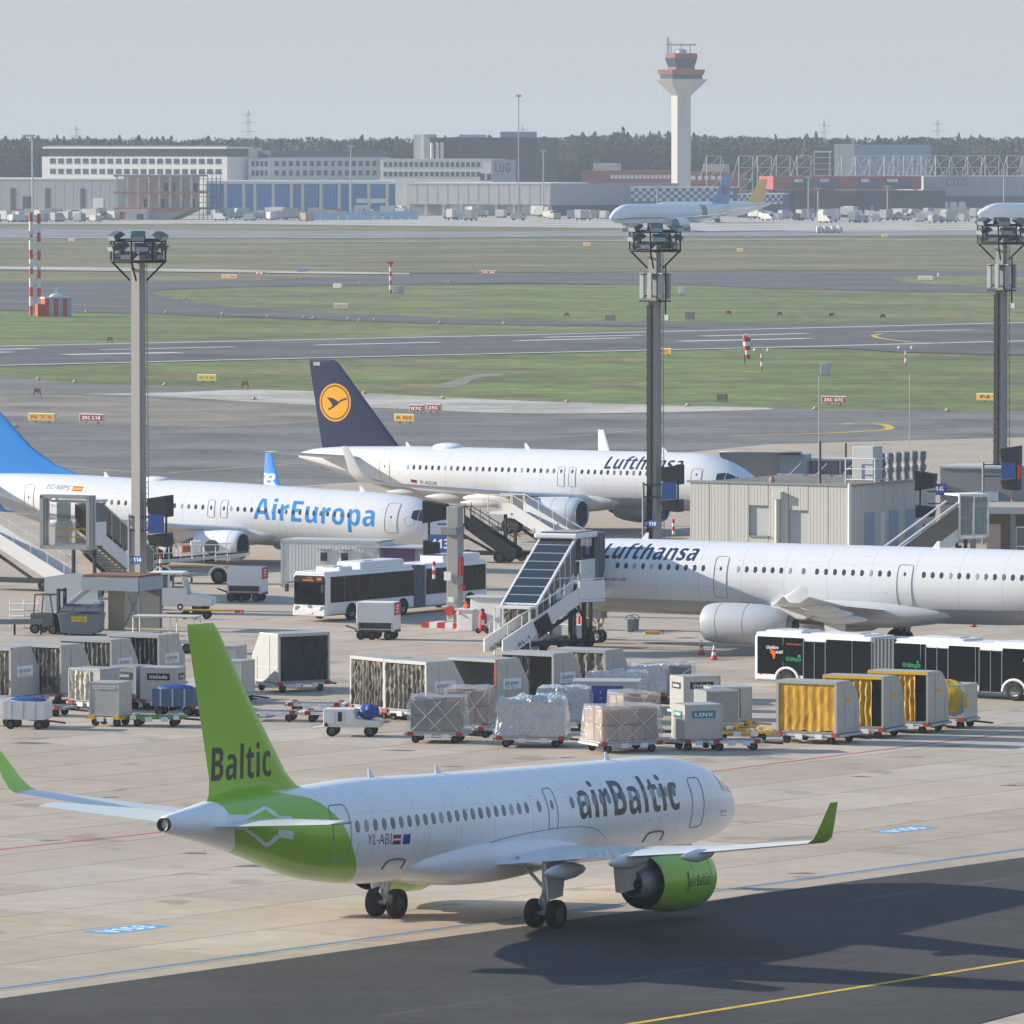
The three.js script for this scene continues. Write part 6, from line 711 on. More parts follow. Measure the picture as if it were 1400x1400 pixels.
// scissor belt truck under the wing
{
  const o = thing('belt_loader', 'long white belt loader truck with railings parked under the engine', 'belt loader', G(262, 797), -8 * R);
  P('chassis', box(6.2, 0.3, 1.8, 0, 0.85, 0), M_midGrey, o); P('deck', prism([[-3.2, 1.15], [3.6, 1.75], [3.6, 1.95], [-3.2, 1.4]], 1.7), M_paleGrey, o); P('belt', prism([[-3.2, 1.42], [3.6, 1.97], [3.6, 2.02], [-3.2, 1.47]], 1.2), M_black, o); P('side_rail', [0, 1, 2, 3, 4, 5, 6, 7].map((i) => wbar(-2.8 + i * 0.75, 1.4, 0.85, -2.8 + i * 0.75, 2.4, 0.85, 0.03)).concat([wbar(-2.8, 2.4, 0.85, 2.5, 2.5, 0.85, 0.03), wbar(-2.8, 1.9, 0.85, 2.5, 2.05, 0.85, 0.025)]), M_whitePlain, o); P('far_rail', [0, 1, 2, 3, 4, 5, 6].map((i) => wbar(-2.8 + i * 0.85, 1.4, -0.85, -2.8 + i * 0.85, 2.4, -0.85, 0.03)).concat([wbar(-2.8, 2.4, -0.85, 2.4, 2.5, -0.85, 0.03)]), M_whitePlain, o);
  for (const x of [-1.7, 1.9]) { P('fender', new THREE.TorusGeometry(0.62, 0.07, 6, 14, Math.PI).translate(x, 0.5, 0.9), M_whitePlain, o); for (const z of [-0.8, 0.8]) wheel(o, 0.5, 0.34, x, 0.5, z, darkRim); }
  P('cab', [box(1.1, 0.9, 1.6, -2.9, 1.9, 0)], mat('#3e7a44', 0.6), o); P('cable_drum', new THREE.CylinderGeometry(0.45, 0.45, 0.5, 18).rotateX(Math.PI / 2).translate(1.3, 2.3, 0), mat('#6d7478', 0.6), o); P('white_tank', rbox(0.7, 0.8, 0.6, 0.08, 0.35, 2.3, 0.2), M_whitePlain, o); P('orange_tank', rbox(0.5, 0.6, 0.5, 0.06, -0.3, 2.2, 0.2), mat('#c4602c', 0.6), o); P('warning_rod', [0, 1, 2].map((i) => bar(V(-2.0, 1.6 + i * 0.5, 0.9), V(-2.0, 1.85 + i * 0.5, 0.9), 0.06)), M_red, o);
}
// flat tug with a cab
{
  const o = thing('tow_tug', 'white tow tug with glazed cab beside the rust-roofed shelter', 'tow tug', G(243, 838), -6 * R);
  P('body', prism([[-2.0, 0.45], [2.1, 0.45], [2.2, 0.9], [1.2, 1.15], [-2.0, 1.15]], 1.9, 0.06), M_whitePlain, o); P('cab_frame', [box(0.12, 1.2, 0.1, -0.4, 1.75, 0.85), box(0.12, 1.2, 0.1, -0.4, 1.75, -0.85), beam(V(0.65, 1.15, 0.85), V(0.35, 2.35, 0.85), 0.1, 0.1), beam(V(0.65, 1.15, -0.85), V(0.35, 2.35, -0.85), 0.1, 0.1), box(0.12, 1.2, 0.1, -1.4, 1.75, 0.85), box(0.12, 1.2, 0.1, -1.4, 1.75, -0.85)], M_whitePlain, o); P('cab_roof', rbox(2.1, 0.14, 1.95, 0.06, -0.55, 2.4, 0), M_whitePlain, o); for (const z of [-0.9, 0.9]) P('cab_door', prism([[-1.45, 1.1], [0.72, 1.1], [0.62, 1.55], [-1.45, 1.55]], 0.06).translate(0, 0, z), M_whitePlain, o); P('cab_rear', box(0.08, 1.2, 1.8, -1.45, 1.75, 0), M_whitePlain, o); P('windscreen', box(0.05, 1.1, 1.6, 0.52, 1.75, 0, 0, 0, 0.24), M_glass, o); P('side_pane', box(0.85, 1.0, 0.04, -0.9, 1.75, 0.86), M_clear, o); P('driver_seat', rbox(0.5, 0.9, 0.5, 0.08, -0.9, 1.5, 0.3), M_black, o); P('work_lamp', [wbar(0.4, 2.3, 0.9, 1.0, 2.2, 1.1, 0.03), rbox(0.12, 0.3, 0.2, 0.04, 1.0, 2.05, 1.1)], M_black, o); for (const x of [-1.4, 1.4]) for (const z of [-0.8, 0.8]) wheel(o, 0.42, 0.3, x, 0.42, z, darkRim); P('tow_hook', box(0.4, 0.16, 0.2, -2.1, 0.55, 0), M_darkSteel, o);
}
// yellow tow bar
{ const o = thing('tow_bar', 'yellow and orange tow bar on small wheels beyond the green fin', 'tow bar', G(288, 846), -4 * R); P('bar', [wbar(-1.6, 0.5, 0, 1.6, 0.5, 0, 0.07), wbar(-1.6, 0.5, 0.15, 1.0, 0.5, 0.02, 0.05)], M_yellow, o); P('head', [box(0.5, 0.16, 0.3, 1.7, 0.45, 0), wbar(1.5, 0.45, -0.3, 1.9, 0.4, 0.3, 0.05)], mat('#c4502a', 0.6), o); for (const x of [-1.5, -0.9, -0.2]) for (const z of [-0.35, 0.35]) wheel(o, 0.24, 0.12, x, 0.24, z, darkRim); P('drawbar_eye', new THREE.TorusGeometry(0.14, 0.05, 6, 14).translate(-1.8, 0.7, 0), M_black, o); }
// shelter with rusty roof, waste skip, forklift
{
  const o = thing('equipment_shelter', 'open equipment shelter with pale gable panel and rusty flat roof', 'shelter', G(98, 860), -22 * R);
  const gable = prism([[-1.7, 0], [1.7, 0], [1.7, 3.0], [0.3, 3.25], [-1.7, 2.95]], 0.12); P('gable_panel', gable, mat('#a9b5b8', 0.6), o); P('panel_brace', wbar(-1.6, 0.5, 0.09, 1.6, 2.9, 0.09, 0.02), M_paleGrey, o);
  P('roof', box(3.5, 0.12, 3.2, 2.55, 3.1, -1.4), mat('#8a5a42', 0.9, { map: tiled(aspTex, 4) }), o); P('fascia', box(3.6, 0.75, 0.1, 2.55, 2.65, 0.25), mat('#93a2ab', 0.6), o); P('side_fascia', box(0.1, 0.75, 3.2, 4.35, 2.65, -1.4), mat('#93a2ab', 0.6), o); for (const x of [1.9, 4.3]) for (const z of [0.1, -2.9]) P('post', box(0.14, 2.9, 0.14, x, 1.45, z), M_midGrey, o); P('inner_wall', box(1.0, 2.3, 0.1, 2.7, 1.15, -0.3), mat('#a1947f', 0.85), o); P('back_wall', box(2.6, 2.6, 0.1, 3, 1.3, -2.8), M_midGrey, o); P('brace', [beam(V(3.3, 0.3, -0.2), V(4.25, 2.2, -0.2), 0.1, 0.1), beam(V(4.25, 0.5, -0.2), V(3.5, 2.0, -0.2), 0.08, 0.08)], M_midGrey, o); P('cabinet', rbox(0.5, 1.7, 0.5, 0.03, 1.95, 0.85, 0.5), mat('#8fa0ac', 0.6), o);
}
{ const o = thing('waste_skip', 'grey lidded waste skip with yellow sticker before the shelter', 'waste skip', G(112, 868), -8 * R); P('body', prism([[-1.05, 0.15], [1.05, 0.15], [1.25, 1.25], [-1.25, 1.25]], 1.5, 0.04), mat('#6f7c80', 0.7), o); for (const x of [-0.8, 0, 0.8]) P('lid', prism([[-0.38, 0], [0.38, 0], [0.38, 0.06], [-0.38, 0.06]], 1.6).rotateX(0.2).translate(x, 1.5, 0), mat('#4a5154', 0.7), o); P('sticker', box(0.9, 0.3, 0.03, 0, 0.95, 0.77), printed(signTex('RECYCLING', '#7a6a10', '#e0b81e', 128, 48, 0.1)), o); P('foot_wheel', [new THREE.SphereGeometry(0.1, 8, 6).translate(-0.8, 0.1, 0.6), new THREE.SphereGeometry(0.1, 8, 6).translate(0.8, 0.1, 0.6)], M_black, o); }
{ const o = thing('forklift', 'dark forklift with raised mast standing beside the shelter', 'forklift', G(66, 866), -28 * R); P('mast', [box(0.16, 2.5, 0.16, 0.9, 1.35, 0.35), box(0.16, 2.5, 0.16, 0.9, 1.35, -0.35), box(0.12, 0.12, 0.8, 0.9, 2.5, 0), box(0.12, 0.12, 0.8, 0.9, 1.3, 0)], M_black, o); P('body', rbox(1.6, 0.8, 1.1, 0.08, -0.1, 0.75, 0), M_darkSteel, o); P('roll_cage', [wbar(-0.7, 1.1, 0.45, -0.6, 2.2, 0.45, 0.04), wbar(-0.7, 1.1, -0.45, -0.6, 2.2, -0.45, 0.04), wbar(0.6, 1.1, 0.45, 0.4, 2.2, 0.45, 0.04), wbar(0.6, 1.1, -0.45, 0.4, 2.2, -0.45, 0.04), box(1.1, 0.06, 1.0, -0.1, 2.22, 0)], M_black, o); P('fork', [box(1.1, 0.06, 0.12, 1.6, 0.15, 0.3), box(1.1, 0.06, 0.12, 1.6, 0.15, -0.3)], M_midGrey, o); for (const x of [-0.6, 0.6]) for (const z of [-0.5, 0.5]) wheel(o, 0.3, 0.22, x, 0.3, z, darkRim); }
{ const o = thing('guard_rail', 'low grey steel guard rail beside the forklift', 'guard rail', G(20, 868), 6 * R); P('rail', box(3.2, 0.3, 0.08, 0, 0.75, 0), M_midGrey, o); for (const x of [-1.5, 0, 1.5]) P('post', box(0.12, 0.9, 0.12, x, 0.45, -0.06), M_darkSteel, o); }
{ const o = thing('stacked_racks', 'white metal tray racks standing by the guard rail', 'rack', G(33, 858), 4 * R); for (let i = 0; i < 4; i++) P('shelf', box(1.7, 0.05, 0.9, 0, 0.3 + i * 0.35, 0), M_whitePlain, o); for (const x of [-0.8, 0, 0.8]) for (const z of [-0.4, 0.4]) P('upright', wbar(x, 0, z, x, 1.6, z, 0.025), M_whitePlain, o); }
// open rack trailer with boxes, partly behind the green fin
{ const o = thing('rack_trailer', 'roofed open rack trailer carrying cartons near the green fin', 'trailer', G(228, 892), -10 * R); P('roof', box(3.6, 0.08, 1.7, 0, 2.0, 0), mat('#c2c0b2', 0.7), o); for (const x of [-1.7, 0.4, 1.7]) for (const z of [-0.8, 0.8]) P('post', wbar(x, 0.6, z, x, 2.0, z, 0.04), M_whitePlain, o); P('bed', box(3.7, 0.12, 1.7, 0, 0.6, 0), M_paleGrey, o); for (const [x, w, h] of [[-0.9, 1.2, 0.5], [0.2, 0.8, 0.4]]) P('carton', box(w, h, 0.9, x, 0.66 + h / 2, 0.1), mat('#a5856a', 0.85), o); for (const x of [-1.3, 1.3]) for (const z of [-0.7, 0.7]) wheel(o, 0.28, 0.16, x, 0.28, z, darkRim); }
// service kiosk and extinguisher by the gate post
{ const o = thing('white_kiosk', 'white service kiosk with overhanging lid beside the gate post', 'kiosk', G(664, 862), -24 * R); P('body', rbox(1.9, 1.9, 1.4, 0.04, 0.3, 0.95, 0), M_whitePlain, o); P('lid', rbox(2.3, 0.12, 1.7, 0.04, 0.3, 1.95, 0), M_paleGrey, o); P('side_box', rbox(1.0, 1.2, 0.9, 0.04, -0.9, 0.6, 0.5), M_whitePlain, o); P('side_lid', box(1.2, 0.08, 1.1, -0.9, 1.24, 0.5), M_whitePlain, o); }
{ const o = thing('fire_extinguisher', 'red wheeled fire extinguisher standing by the white kiosk', 'extinguisher', G(660, 866), 0); P('cylinder', lathe([[0, 0.15], [0.22, 0.15], [0.24, 0.3], [0.24, 1.0], [0.12, 1.2], [0.06, 1.3], [0, 1.3]], 16), M_red, o); P('valve', box(0.2, 0.12, 0.1, 0, 1.35, 0), M_black, o); P('label', box(0.2, 0.3, 0.02, 0, 0.65, 0.24), M_whitePlain, o); wheel(o, 0.16, 0.06, 0.25, 0.16, 0, darkRim); wheel(o, 0.16, 0.06, -0.25, 0.16, 0, darkRim); }
{ const o = thing('airstart_hose_cart', 'yellow and white hose cart at the jet nose wheel', 'hose cart', G(808, 874), 10 * R); P('frame', [box(1.5, 0.1, 0.9, 0, 0.4, 0), wbar(-0.6, 0.4, 0.3, -0.6, 1.6, 0.3, 0.04), wbar(0.6, 0.4, 0.3, 0.6, 1.6, 0.3, 0.04)], M_whitePlain, o); P('hose_coil', new THREE.TorusGeometry(0.45, 0.1, 8, 20).translate(0.2, 1.1, 0.1), mat('#b78a34', 0.7), o); P('control_box', rbox(0.5, 0.6, 0.4, 0.04, -0.5, 1.0, 0), M_red, o); for (const x of [-0.5, 0.5]) for (const z of [-0.4, 0.4]) wheel(o, 0.22, 0.12, x, 0.22, z, darkRim); }
for (const [px, py, l] of [[976, 902, 'orange and white traffic cone, the one beside the printed bus'], [959, 895, 'orange and white traffic cone, the one further along beneath the engine']]) { const o = thing('traffic_cone', l, 'traffic cone', G(px, py), 0, 'traffic cones by the jet engine'); P('base', rbox(0.42, 0.05, 0.42, 0.02, 0, 0.03, 0), mat('#c23a22', 0.6), o); const prof = [[0.17, 0.05], [0.13, 0.25], [0.1, 0.42], [0.075, 0.56], [0.03, 0.8]]; for (let i = 0; i < 4; i++) P('cone_band', lathe([prof[i], prof[i + 1]], 18), i % 2 ? M_whitePlain : mat('#d9432a', 0.55), o); }
for (const [px, py] of [[861, 864], [868, 863]]) { const o = thing('waste_bin', 'grey bucket bin standing on the apron near the nose wheel', 'bin', G(px, py), 0, 'grey bins near the nose wheel'); P('bucket', lathe([[0, 0.02], [0.2, 0.02], [0.26, 0.7], [0.28, 0.72], [0.24, 0.7], [0.18, 0.06], [0, 0.06]], 16), M_midGrey, o); P('handle', new THREE.TorusGeometry(0.26, 0.02, 5, 14, Math.PI).translate(0, 0.7, 0), M_darkSteel, o); }
{ const o = thing('wheel_chock', 'long yellow wheel chock lying near the grey bins', 'wheel chock', G(892, 867), -8 * R); P('bar', prism([[-0.45, 0], [0.45, 0], [0.4, 0.18], [-0.4, 0.18]], 0.25, 0.03), M_yellow, o); P('rope', new THREE.TorusGeometry(0.12, 0.02, 5, 12).translate(0.5, 0.12, 0), M_black, o); }
{ const o = thing('red_drum', 'small orange cone beneath the far fuselage', 'traffic cone', G(1331, 857), 0); P('base', box(0.35, 0.05, 0.35, 0, 0.03, 0), M_black, o); P('cone', lathe([[0.15, 0.05], [0.03, 0.7]], 14), mat('#d9432a', 0.55), o); }
// ---------- freight containers, pallets, dollies ----------
const scuff = noiseTex(256, (u, v) => { const a = fbm(u * 4, v * 4, 4, 191, 4), b = sm(0.66, 0.8, fbm(u * 24, v * 8, 24, 193, 3)), k = 0.95 + 0.06 * a - 0.08 * b; return [k, k, k * 0.995]; }), M_alu = mat('#b6b7b6', 0.42, { metalness: 0.4, map: scuff }), M_aluDark = mat('#8d9296', 0.55, { metalness: 0.2, map: scuff }), M_aluPlain = mat('#b4b6b6', 0.5, { metalness: 0.35 }), M_dollyRed = mat('#a23a32', 0.7), M_rubber = mat('#202122', 0.85);
const netTex = noiseTex(256, (u, v) => { const a = fbm(u * 26, v * 5, 26, 201, 3), b = fbm(u * 60, v * 60, 60, 207, 2), k = 0.66 + 0.36 * sm(0.3, 0.7, a) + 0.2 * (b - 0.5); return [k, k * 0.99, k * 0.96]; });
const tarpTex = noiseTex(256, (u, v) => { const a = fbm(u * 12, v * 4, 12, 211, 3), k = 0.72 + 0.4 * a; return [k, k, k]; });
const M_net = mat('#8b897f', 0.85, { map: netTex, side: THREE.DoubleSide }), M_netDark = mat('#33393c', 0.8, { map: netTex, side: THREE.DoubleSide }), M_tarpY = mat('#d9a520', 0.6, { map: tarpTex, side: THREE.DoubleSide }), M_tarpBlue = mat('#24509e', 0.55, { map: tarpTex, side: THREE.DoubleSide }), M_tarpCream = mat('#cbc6b4', 0.7, { map: tarpTex, side: THREE.DoubleSide });
function curtain(w, h, folds, amp, s0) { const g = new THREE.PlaneGeometry(w, h, 72, 16), p = g.attributes.position; for (let i = 0; i < p.count; i++) { const u = p.getX(i) / w + 0.5, v = p.getY(i) / h + 0.5; const f = Math.sin(u * folds * 6.283 + 2 * fbm(u * 6 + s0, v * 3, 64, 221, 2)) * amp * (1.15 - 0.5 * v) + (fbm(u * 18 + s0, v * 10, 64, 227, 3) - 0.5) * amp * 3.2; p.setZ(i, f); p.setY(i, p.getY(i) + (v < 0.05 ? (fbm(u * 9 + s0, 1, 64, 231, 2) - 0.5) * 0.12 : 0)); } g.computeVertexNormals(); return g; }
// origin on the ground under its middle; x along the length, +z the open curtained side, the upper -z edge cut back
const contourLabel = (text) => printed(canvasTex(256, 96, (x) => { x.fillStyle = '#dfe4e6'; x.fillRect(0, 0, 256, 96); x.fillStyle = '#2c4a63'; fitText(x, text, 22, 62, 200, 40); x.fillStyle = '#6b7c88'; fitText(x, '00LI 20250 LH', 46, 86, 150, 12); }));
function corner(px, py, yaw, L, W, sx) { const c = G(px, py), f = V(Math.cos(yaw), 0, -Math.sin(yaw)), r = V(Math.sin(yaw), 0, Math.cos(yaw)); return c.addScaledVector(f, -sx * L / 2).addScaledVector(r, -W / 2); }
function bigContainer(px, py, yawDeg, sx, label, o2 = {}) {
  const L = 3.18, W = 2.44, H = o2.h || 2.44, B = 0.52, yaw = yawDeg * R, pos = corner(px, py, yaw, L, W, sx), o = thing('freight_container', label, 'freight container', pos, yaw), sh = o2.shell || M_alu, cut = o2.cut || 0.75, low = o2.low || 0.52;
  const prof = o2.round ? [[-W / 2, 0], [W / 2, 0], [W / 2, H], [-W / 2 + 1.15, H], [-W / 2 + 0.75, H * 0.94], [-W / 2 + 0.35, H * 0.78], [-W / 2 + 0.08, H * 0.52]] : [[-W / 2, 0], [W / 2, 0], [W / 2, H], [-W / 2 + cut, H], [-W / 2, H * low]];
  for (const s of [1, -1]) P('end_panel', prism(prof.map(([z, y]) => [-z, y]), 0.06, 0.015).rotateY(Math.PI / 2).translate(s * (L / 2 - 0.03), B, 0), sh, o);
  for (const s of [1, -1]) P('panel_seam', [box(0.03, H * 0.94, 0.05, s * (L / 2 + 0.005), B + H * 0.47, W * 0.18), box(0.03, H * 0.5, 0.05, s * (L / 2 + 0.005), B + H * 0.25, -W * 0.3), box(0.03, 0.05, W * 0.96, s * (L / 2 + 0.005), B + H * 0.3, 0), box(0.03, 0.09, W * 0.98, s * (L / 2 + 0.005), B + 0.06, 0)], M_aluPlain, o);
  P('roof', box(L - 0.06, 0.06, W - cut - 0.02, 0, B + H - 0.03, cut / 2), sh, o); P('slope_panel', beam(V(0, B + H * low, -W / 2 + 0.02), V(0, B + H - 0.02, -W / 2 + cut), L - 0.08, 0.04), sh, o); P('back_panel', box(L - 0.06, H * low, 0.05, 0, B + H * low / 2, -W / 2 + 0.03), sh, o); P('floor', box(L, 0.1, W, 0, B + 0.03, 0), M_aluDark, o);
  for (const s of [1, -1]) P('corner_post', box(0.12, H - 0.04, 0.1, s * (L / 2 - 0.08), B + H / 2, W / 2 - 0.02), o2.post || sh, o); P('lintel', box(L - 0.1, 0.14, 0.1, 0, B + H - 0.08, W / 2 - 0.01), o2.lintel || sh, o);
  const cw = (o2.cover === undefined ? 1 : o2.cover) * (L - 0.26); if (cw > 0.1) { const g = curtain(cw, H - 0.26, o2.folds || 11, o2.amp || 0.06, px * 0.013); g.translate(-(L - 0.26 - cw) / 2 * (o2.coverSide || 1), B + H / 2 - 0.03, W / 2 - 0.03); P('curtain', g, o2.curtain || M_net, o); }
  if (o2.strap) P('strap', [wbar(-L / 2 + 0.9, B + 0.2, W / 2 + 0.05, -L / 2 + 0.95, B + H - 0.2, W / 2 + 0.06, 0.03), wbar(-L / 2 + 1.3, B + 0.2, W / 2 + 0.05, -L / 2 + 1.35, B + H - 0.2, W / 2 + 0.06, 0.03), ...[0.5, 1.0, 1.5, 2.0].map((y) => wbar(-L / 2 + 0.9, B + y, W / 2 + 0.06, -L / 2 + 1.32, B + y, W / 2 + 0.06, 0.03))], M_yellow, o);
  if (o2.text) for (const s of [1, -1]) P('label_plate', panel(1.35, 0.52, null, 0, 0, 0), contourLabel(o2.text), o).position.set(s * (L / 2 + 0.008), B + H * 0.5, 0.05), o.children[o.children.length - 1].rotation.y = s * Math.PI / 2;
  if (o2.orange) P('logo_plate', panel(0.55, 0.18, null, 0, 0, 0), printed(signTex('DHL', '#c8301c', '#e8b21c', 64, 24, 0.12)), o).position.set(L / 2 + 0.008, B + H * 0.62, 0.1), o.children[o.children.length - 1].rotation.y = Math.PI / 2;
  dolly(pos, yaw, L, W, o2.dollyLabel || label.replace(/^.*?container/, 'roller dolly carrying the container')); return o;
}
function dolly(pos, yaw, L, W, label, colors) {
  const o = thing('cargo_dolly', label, 'dolly', pos, yaw), c = colors || {};
  P('frame', [box(L + 0.3, 0.12, 0.12, 0, 0.42, W / 2 - 0.06), box(L + 0.3, 0.12, 0.12, 0, 0.42, -W / 2 + 0.06), box(0.12, 0.12, W, L / 2 + 0.1, 0.42, 0), box(0.12, 0.12, W, -L / 2 - 0.1, 0.42, 0), box(L, 0.1, 0.3, 0, 0.36, 0)], c.frame || M_paleGrey, o);
  P('roller_bed', Array.from({ length: 10 }, (_, i) => bar(V(-L / 2 + (i + 0.5) * L / 10, 0.46, -W / 2 + 0.15), V(-L / 2 + (i + 0.5) * L / 10, 0.46, W / 2 - 0.15), 0.035, 6)), M_steel, o);
  for (const x of [-L / 2 + 0.15, L / 2 - 0.15]) for (const z of [-W / 2, W / 2]) P('end_stop', box(0.28, 0.2, 0.1, x, 0.45, z * 1.02), c.stop || M_dollyRed, o); for (const x of [-L * 0.12, L * 0.2]) P('side_plate', box(0.35, 0.22, 0.06, x, 0.36, W / 2 + 0.05), M_whitePlain, o);
  for (const x of [-L * 0.36, L * 0.36]) for (const z of [-W / 2 + 0.25, W / 2 - 0.25]) wheel(o, 0.2, 0.13, x, 0.2, z, darkRim);
  P('drawbar', [wbar(L / 2, 0.36, 0, L / 2 + 1.1, 0.28, 0, 0.05), wbar(L / 2 + 1.1, 0.28, -0.15, L / 2 + 1.1, 0.28, 0.15, 0.04)], c.bar || M_darkSteel, o); return o;
}
// big containers in the row beyond the taxiing jet
const JT = 'jettainer';
bigContainer(526, 984, -57, 1, 'grey netted freight container, first of the row past the small white cart', { text: JT, dollyLabel: 'roller dolly under the first netted container of the row' });
bigContainer(584, 989, -48, 1, 'grey freight container with crumpled net curtain and white label plate', { text: JT, folds: 9, dollyLabel: 'roller dolly under the crumpled-net container' });
bigContainer(679, 985, -40, 1, 'grey freight container standing open and dark inside', { text: JT, cover: 0.0, post: M_dollyRed, dollyLabel: 'roller dolly under the open dark container' });
bigContainer(758, 976, -34, 1, 'grey freight container with net pulled half aside', { text: JT, cover: 0.55, amp: 0.09, dollyLabel: 'roller dolly under the half-open netted container' });
bigContainer(829, 971, -29, 1, 'grey netted freight container, last of the row by the stairs', { text: JT, folds: 6, dollyLabel: 'roller dolly under the last netted container of the row' });
bigContainer(16, 967, -31, 1, 'grey netted freight container beside the blue-covered cart', { text: JT, curtain: M_net, amp: 0.07, dollyLabel: 'roller dolly under the container beside the blue-covered cart' });
bigContainer(85, 963, -33, 1, 'grey netted freight container between two labelled ones', { amp: 0.08, dollyLabel: 'roller dolly under the unlabelled netted container' });
bigContainer(154, 955, -29, 1, 'grey netted freight container behind the small silver boxes', { text: JT, amp: 0.06, dollyLabel: 'roller dolly under the container behind the silver boxes' });
bigContainer(219, 948, -29, 1, 'grey freight container with dark torn curtain beside the green fin', { text: JT, curtain: M_netDark, amp: 0.06, dollyLabel: 'roller dolly under the torn-curtain container' });
bigContainer(380, 948, 35, -1, 'tall silver freight container with black sheeted side standing alone past the fin', { curtain: M_netDark, folds: 3, amp: 0.03, h: 2.5, dollyLabel: 'roller dolly under the lone black-sheeted container' });
// yellow-curtained set
bigContainer(1145, 1019, -28, 1, 'freight container with fully drawn yellow curtain and silver frame', { curtain: M_tarpY, folds: 7, amp: 0.012, round: true, cut: 1.15, low: 0.52, orange: true, post: M_alu, dollyLabel: 'roller dolly under the fully curtained yellow container' });
bigContainer(1209, 1011, -26, 1, 'freight container with yellow ladder straps and half-open yellow curtain', { curtain: M_tarpY, folds: 8, amp: 0.035, cover: 0.82, round: true, cut: 1.15, low: 0.52, orange: true, strap: true, lintel: M_yellow, dollyLabel: 'roller dolly under the strapped yellow container' });
bigContainer(1270, 1004, -26, 1, 'freight container with gathered yellow curtain beside the printed bus', { curtain: M_tarpY, folds: 9, amp: 0.04, cover: 0.8, round: true, cut: 1.15, low: 0.52, orange: true, strap: true, lintel: M_yellow, dollyLabel: 'roller dolly under the gathered yellow container' });
// small half-width containers
function smallContainer(px, py, yawDeg, sx, label, o2 = {}) {
  const L = o2.L || 1.56, W = o2.W || 1.53, H = o2.h || 1.63, B = 0.5, yaw = yawDeg * R, pos = corner(px, py, yaw, L, W, sx), o = thing('baggage_container', label, 'baggage container', pos, yaw), sh = o2.shell || M_alu;
  const body = prism([[-L / 2, 0.0], [L / 2 - (o2.cut || 0), 0], [L / 2, (o2.cut || 0) * 1.2], [L / 2, H], [-L / 2, H]], W, 0.03).translate(0, B, 0); P('shell', body, sh, o);
  for (const s of [-1, 1]) P('edge_frame', [box(L, 0.06, 0.05, 0, B + H - 0.03, s * W / 2), box(L, 0.06, 0.05, 0, B + 0.05, s * W / 2), box(0.06, H, 0.05, -L / 2 + 0.03, B + H / 2, s * W / 2), box(0.06, H - (o2.cut || 0) * 1.2, 0.05, L / 2 - 0.03, B + H / 2 + (o2.cut || 0) * 0.6, s * W / 2)], M_aluPlain, o);
  if (o2.plate) { const t = printed(signTex(o2.plate[0], o2.plate[1], o2.plate[2], 128, 48, 0.1)); P('label_plate', panel(L * 0.62, 0.34, null, 0, B + H * 0.72, W / 2 + 0.03), t, o); P('label_plate', panel(W * 0.6, 0.3, null, 0, 0, 0), t, o).position.set(L / 2 * sx + 0.03 * sx, B + H * 0.72, 0), o.children[o.children.length - 1].rotation.y = sx * Math.PI / 2; }
  if (o2.curtain) { const g = curtain(L * 0.62, H * 0.86, 4, 0.04, px * 0.01); g.translate(-L * 0.1, B + H / 2, W / 2 + 0.045); P('curtain', g, o2.curtain, o); }
  if (o2.code) P('code_print', panel(L * 0.75, 0.18, null, 0, B + H * 0.86, W / 2 + 0.032), printed(signTex(o2.code, '#5c6f8c', '#c3c4c4', 256, 48, 0.05)), o);
  dolly(pos, yaw, L, W, o2.dollyLabel, o2.colors); return o;
}
const yel = { frame: M_yellow, stop: M_yellow, bar: M_yellow };
smallContainer(163, 994, -20, 1, 'small silver baggage container with faint code on a yellow dolly', { code: 'AKE 62611 AA', colors: yel, dollyLabel: 'yellow dolly under the coded silver container' });
smallContainer(137, 974, -36, 1, 'small white baggage container with cream curtain behind the yellow dolly', { curtain: M_tarpCream, dollyLabel: 'dolly under the cream-curtained container', L: 2.0 });
smallContainer(186, 970, -30, 1, 'small grey-blue baggage container between two white ones', { shell: M_aluDark, plate: ['jettainer', '#dfe6ea', '#3a4c58'], dollyLabel: 'dolly under the grey-blue container' });
smallContainer(242, 972, -14, 1, 'small white baggage container with black name plates beside the fin', { plate: ['Unilode', '#f0f0f0', '#1c1c1e'], L: 1.9, dollyLabel: 'dolly under the black-plated container by the fin' });
smallContainer(330, 962, -24, 1, 'small white baggage container just past the green fin', { L: 1.2, dollyLabel: 'dolly under the container just past the fin' });
smallContainer(322, 940, -20, 1, 'small white baggage container behind the lone black-sheeted one', { dollyLabel: 'dolly under the hindmost white container' });
smallContainer(936, 1027, 22, -1, 'small cream baggage container with teal stickers at the end of the row', { plate: ['LINK', '#dfe9e6', '#2f7f86'], L: 1.9, dollyLabel: 'dolly under the teal-stickered container' });
smallContainer(934, 985, 24, -1, 'small white baggage container with black name plate among wrapped pallets', { plate: ['Unilode', '#f0f0f0', '#1c1c1e'], L: 2.0, W: 1.5, dollyLabel: 'dolly under the container among wrapped pallets' });
smallContainer(965, 1006, 20, -1, 'small dark grey baggage container behind the cream one', { shell: M_aluDark, L: 1.7, colors: yel, dollyLabel: 'yellow dolly under the dark grey container' });
smallContainer(1028, 1000, 12, 1, 'small scuffed silver baggage container beside the yellow curtain', { curtain: M_netDark, L: 2.0, colors: yel, dollyLabel: 'yellow dolly under the scuffed silver container' });
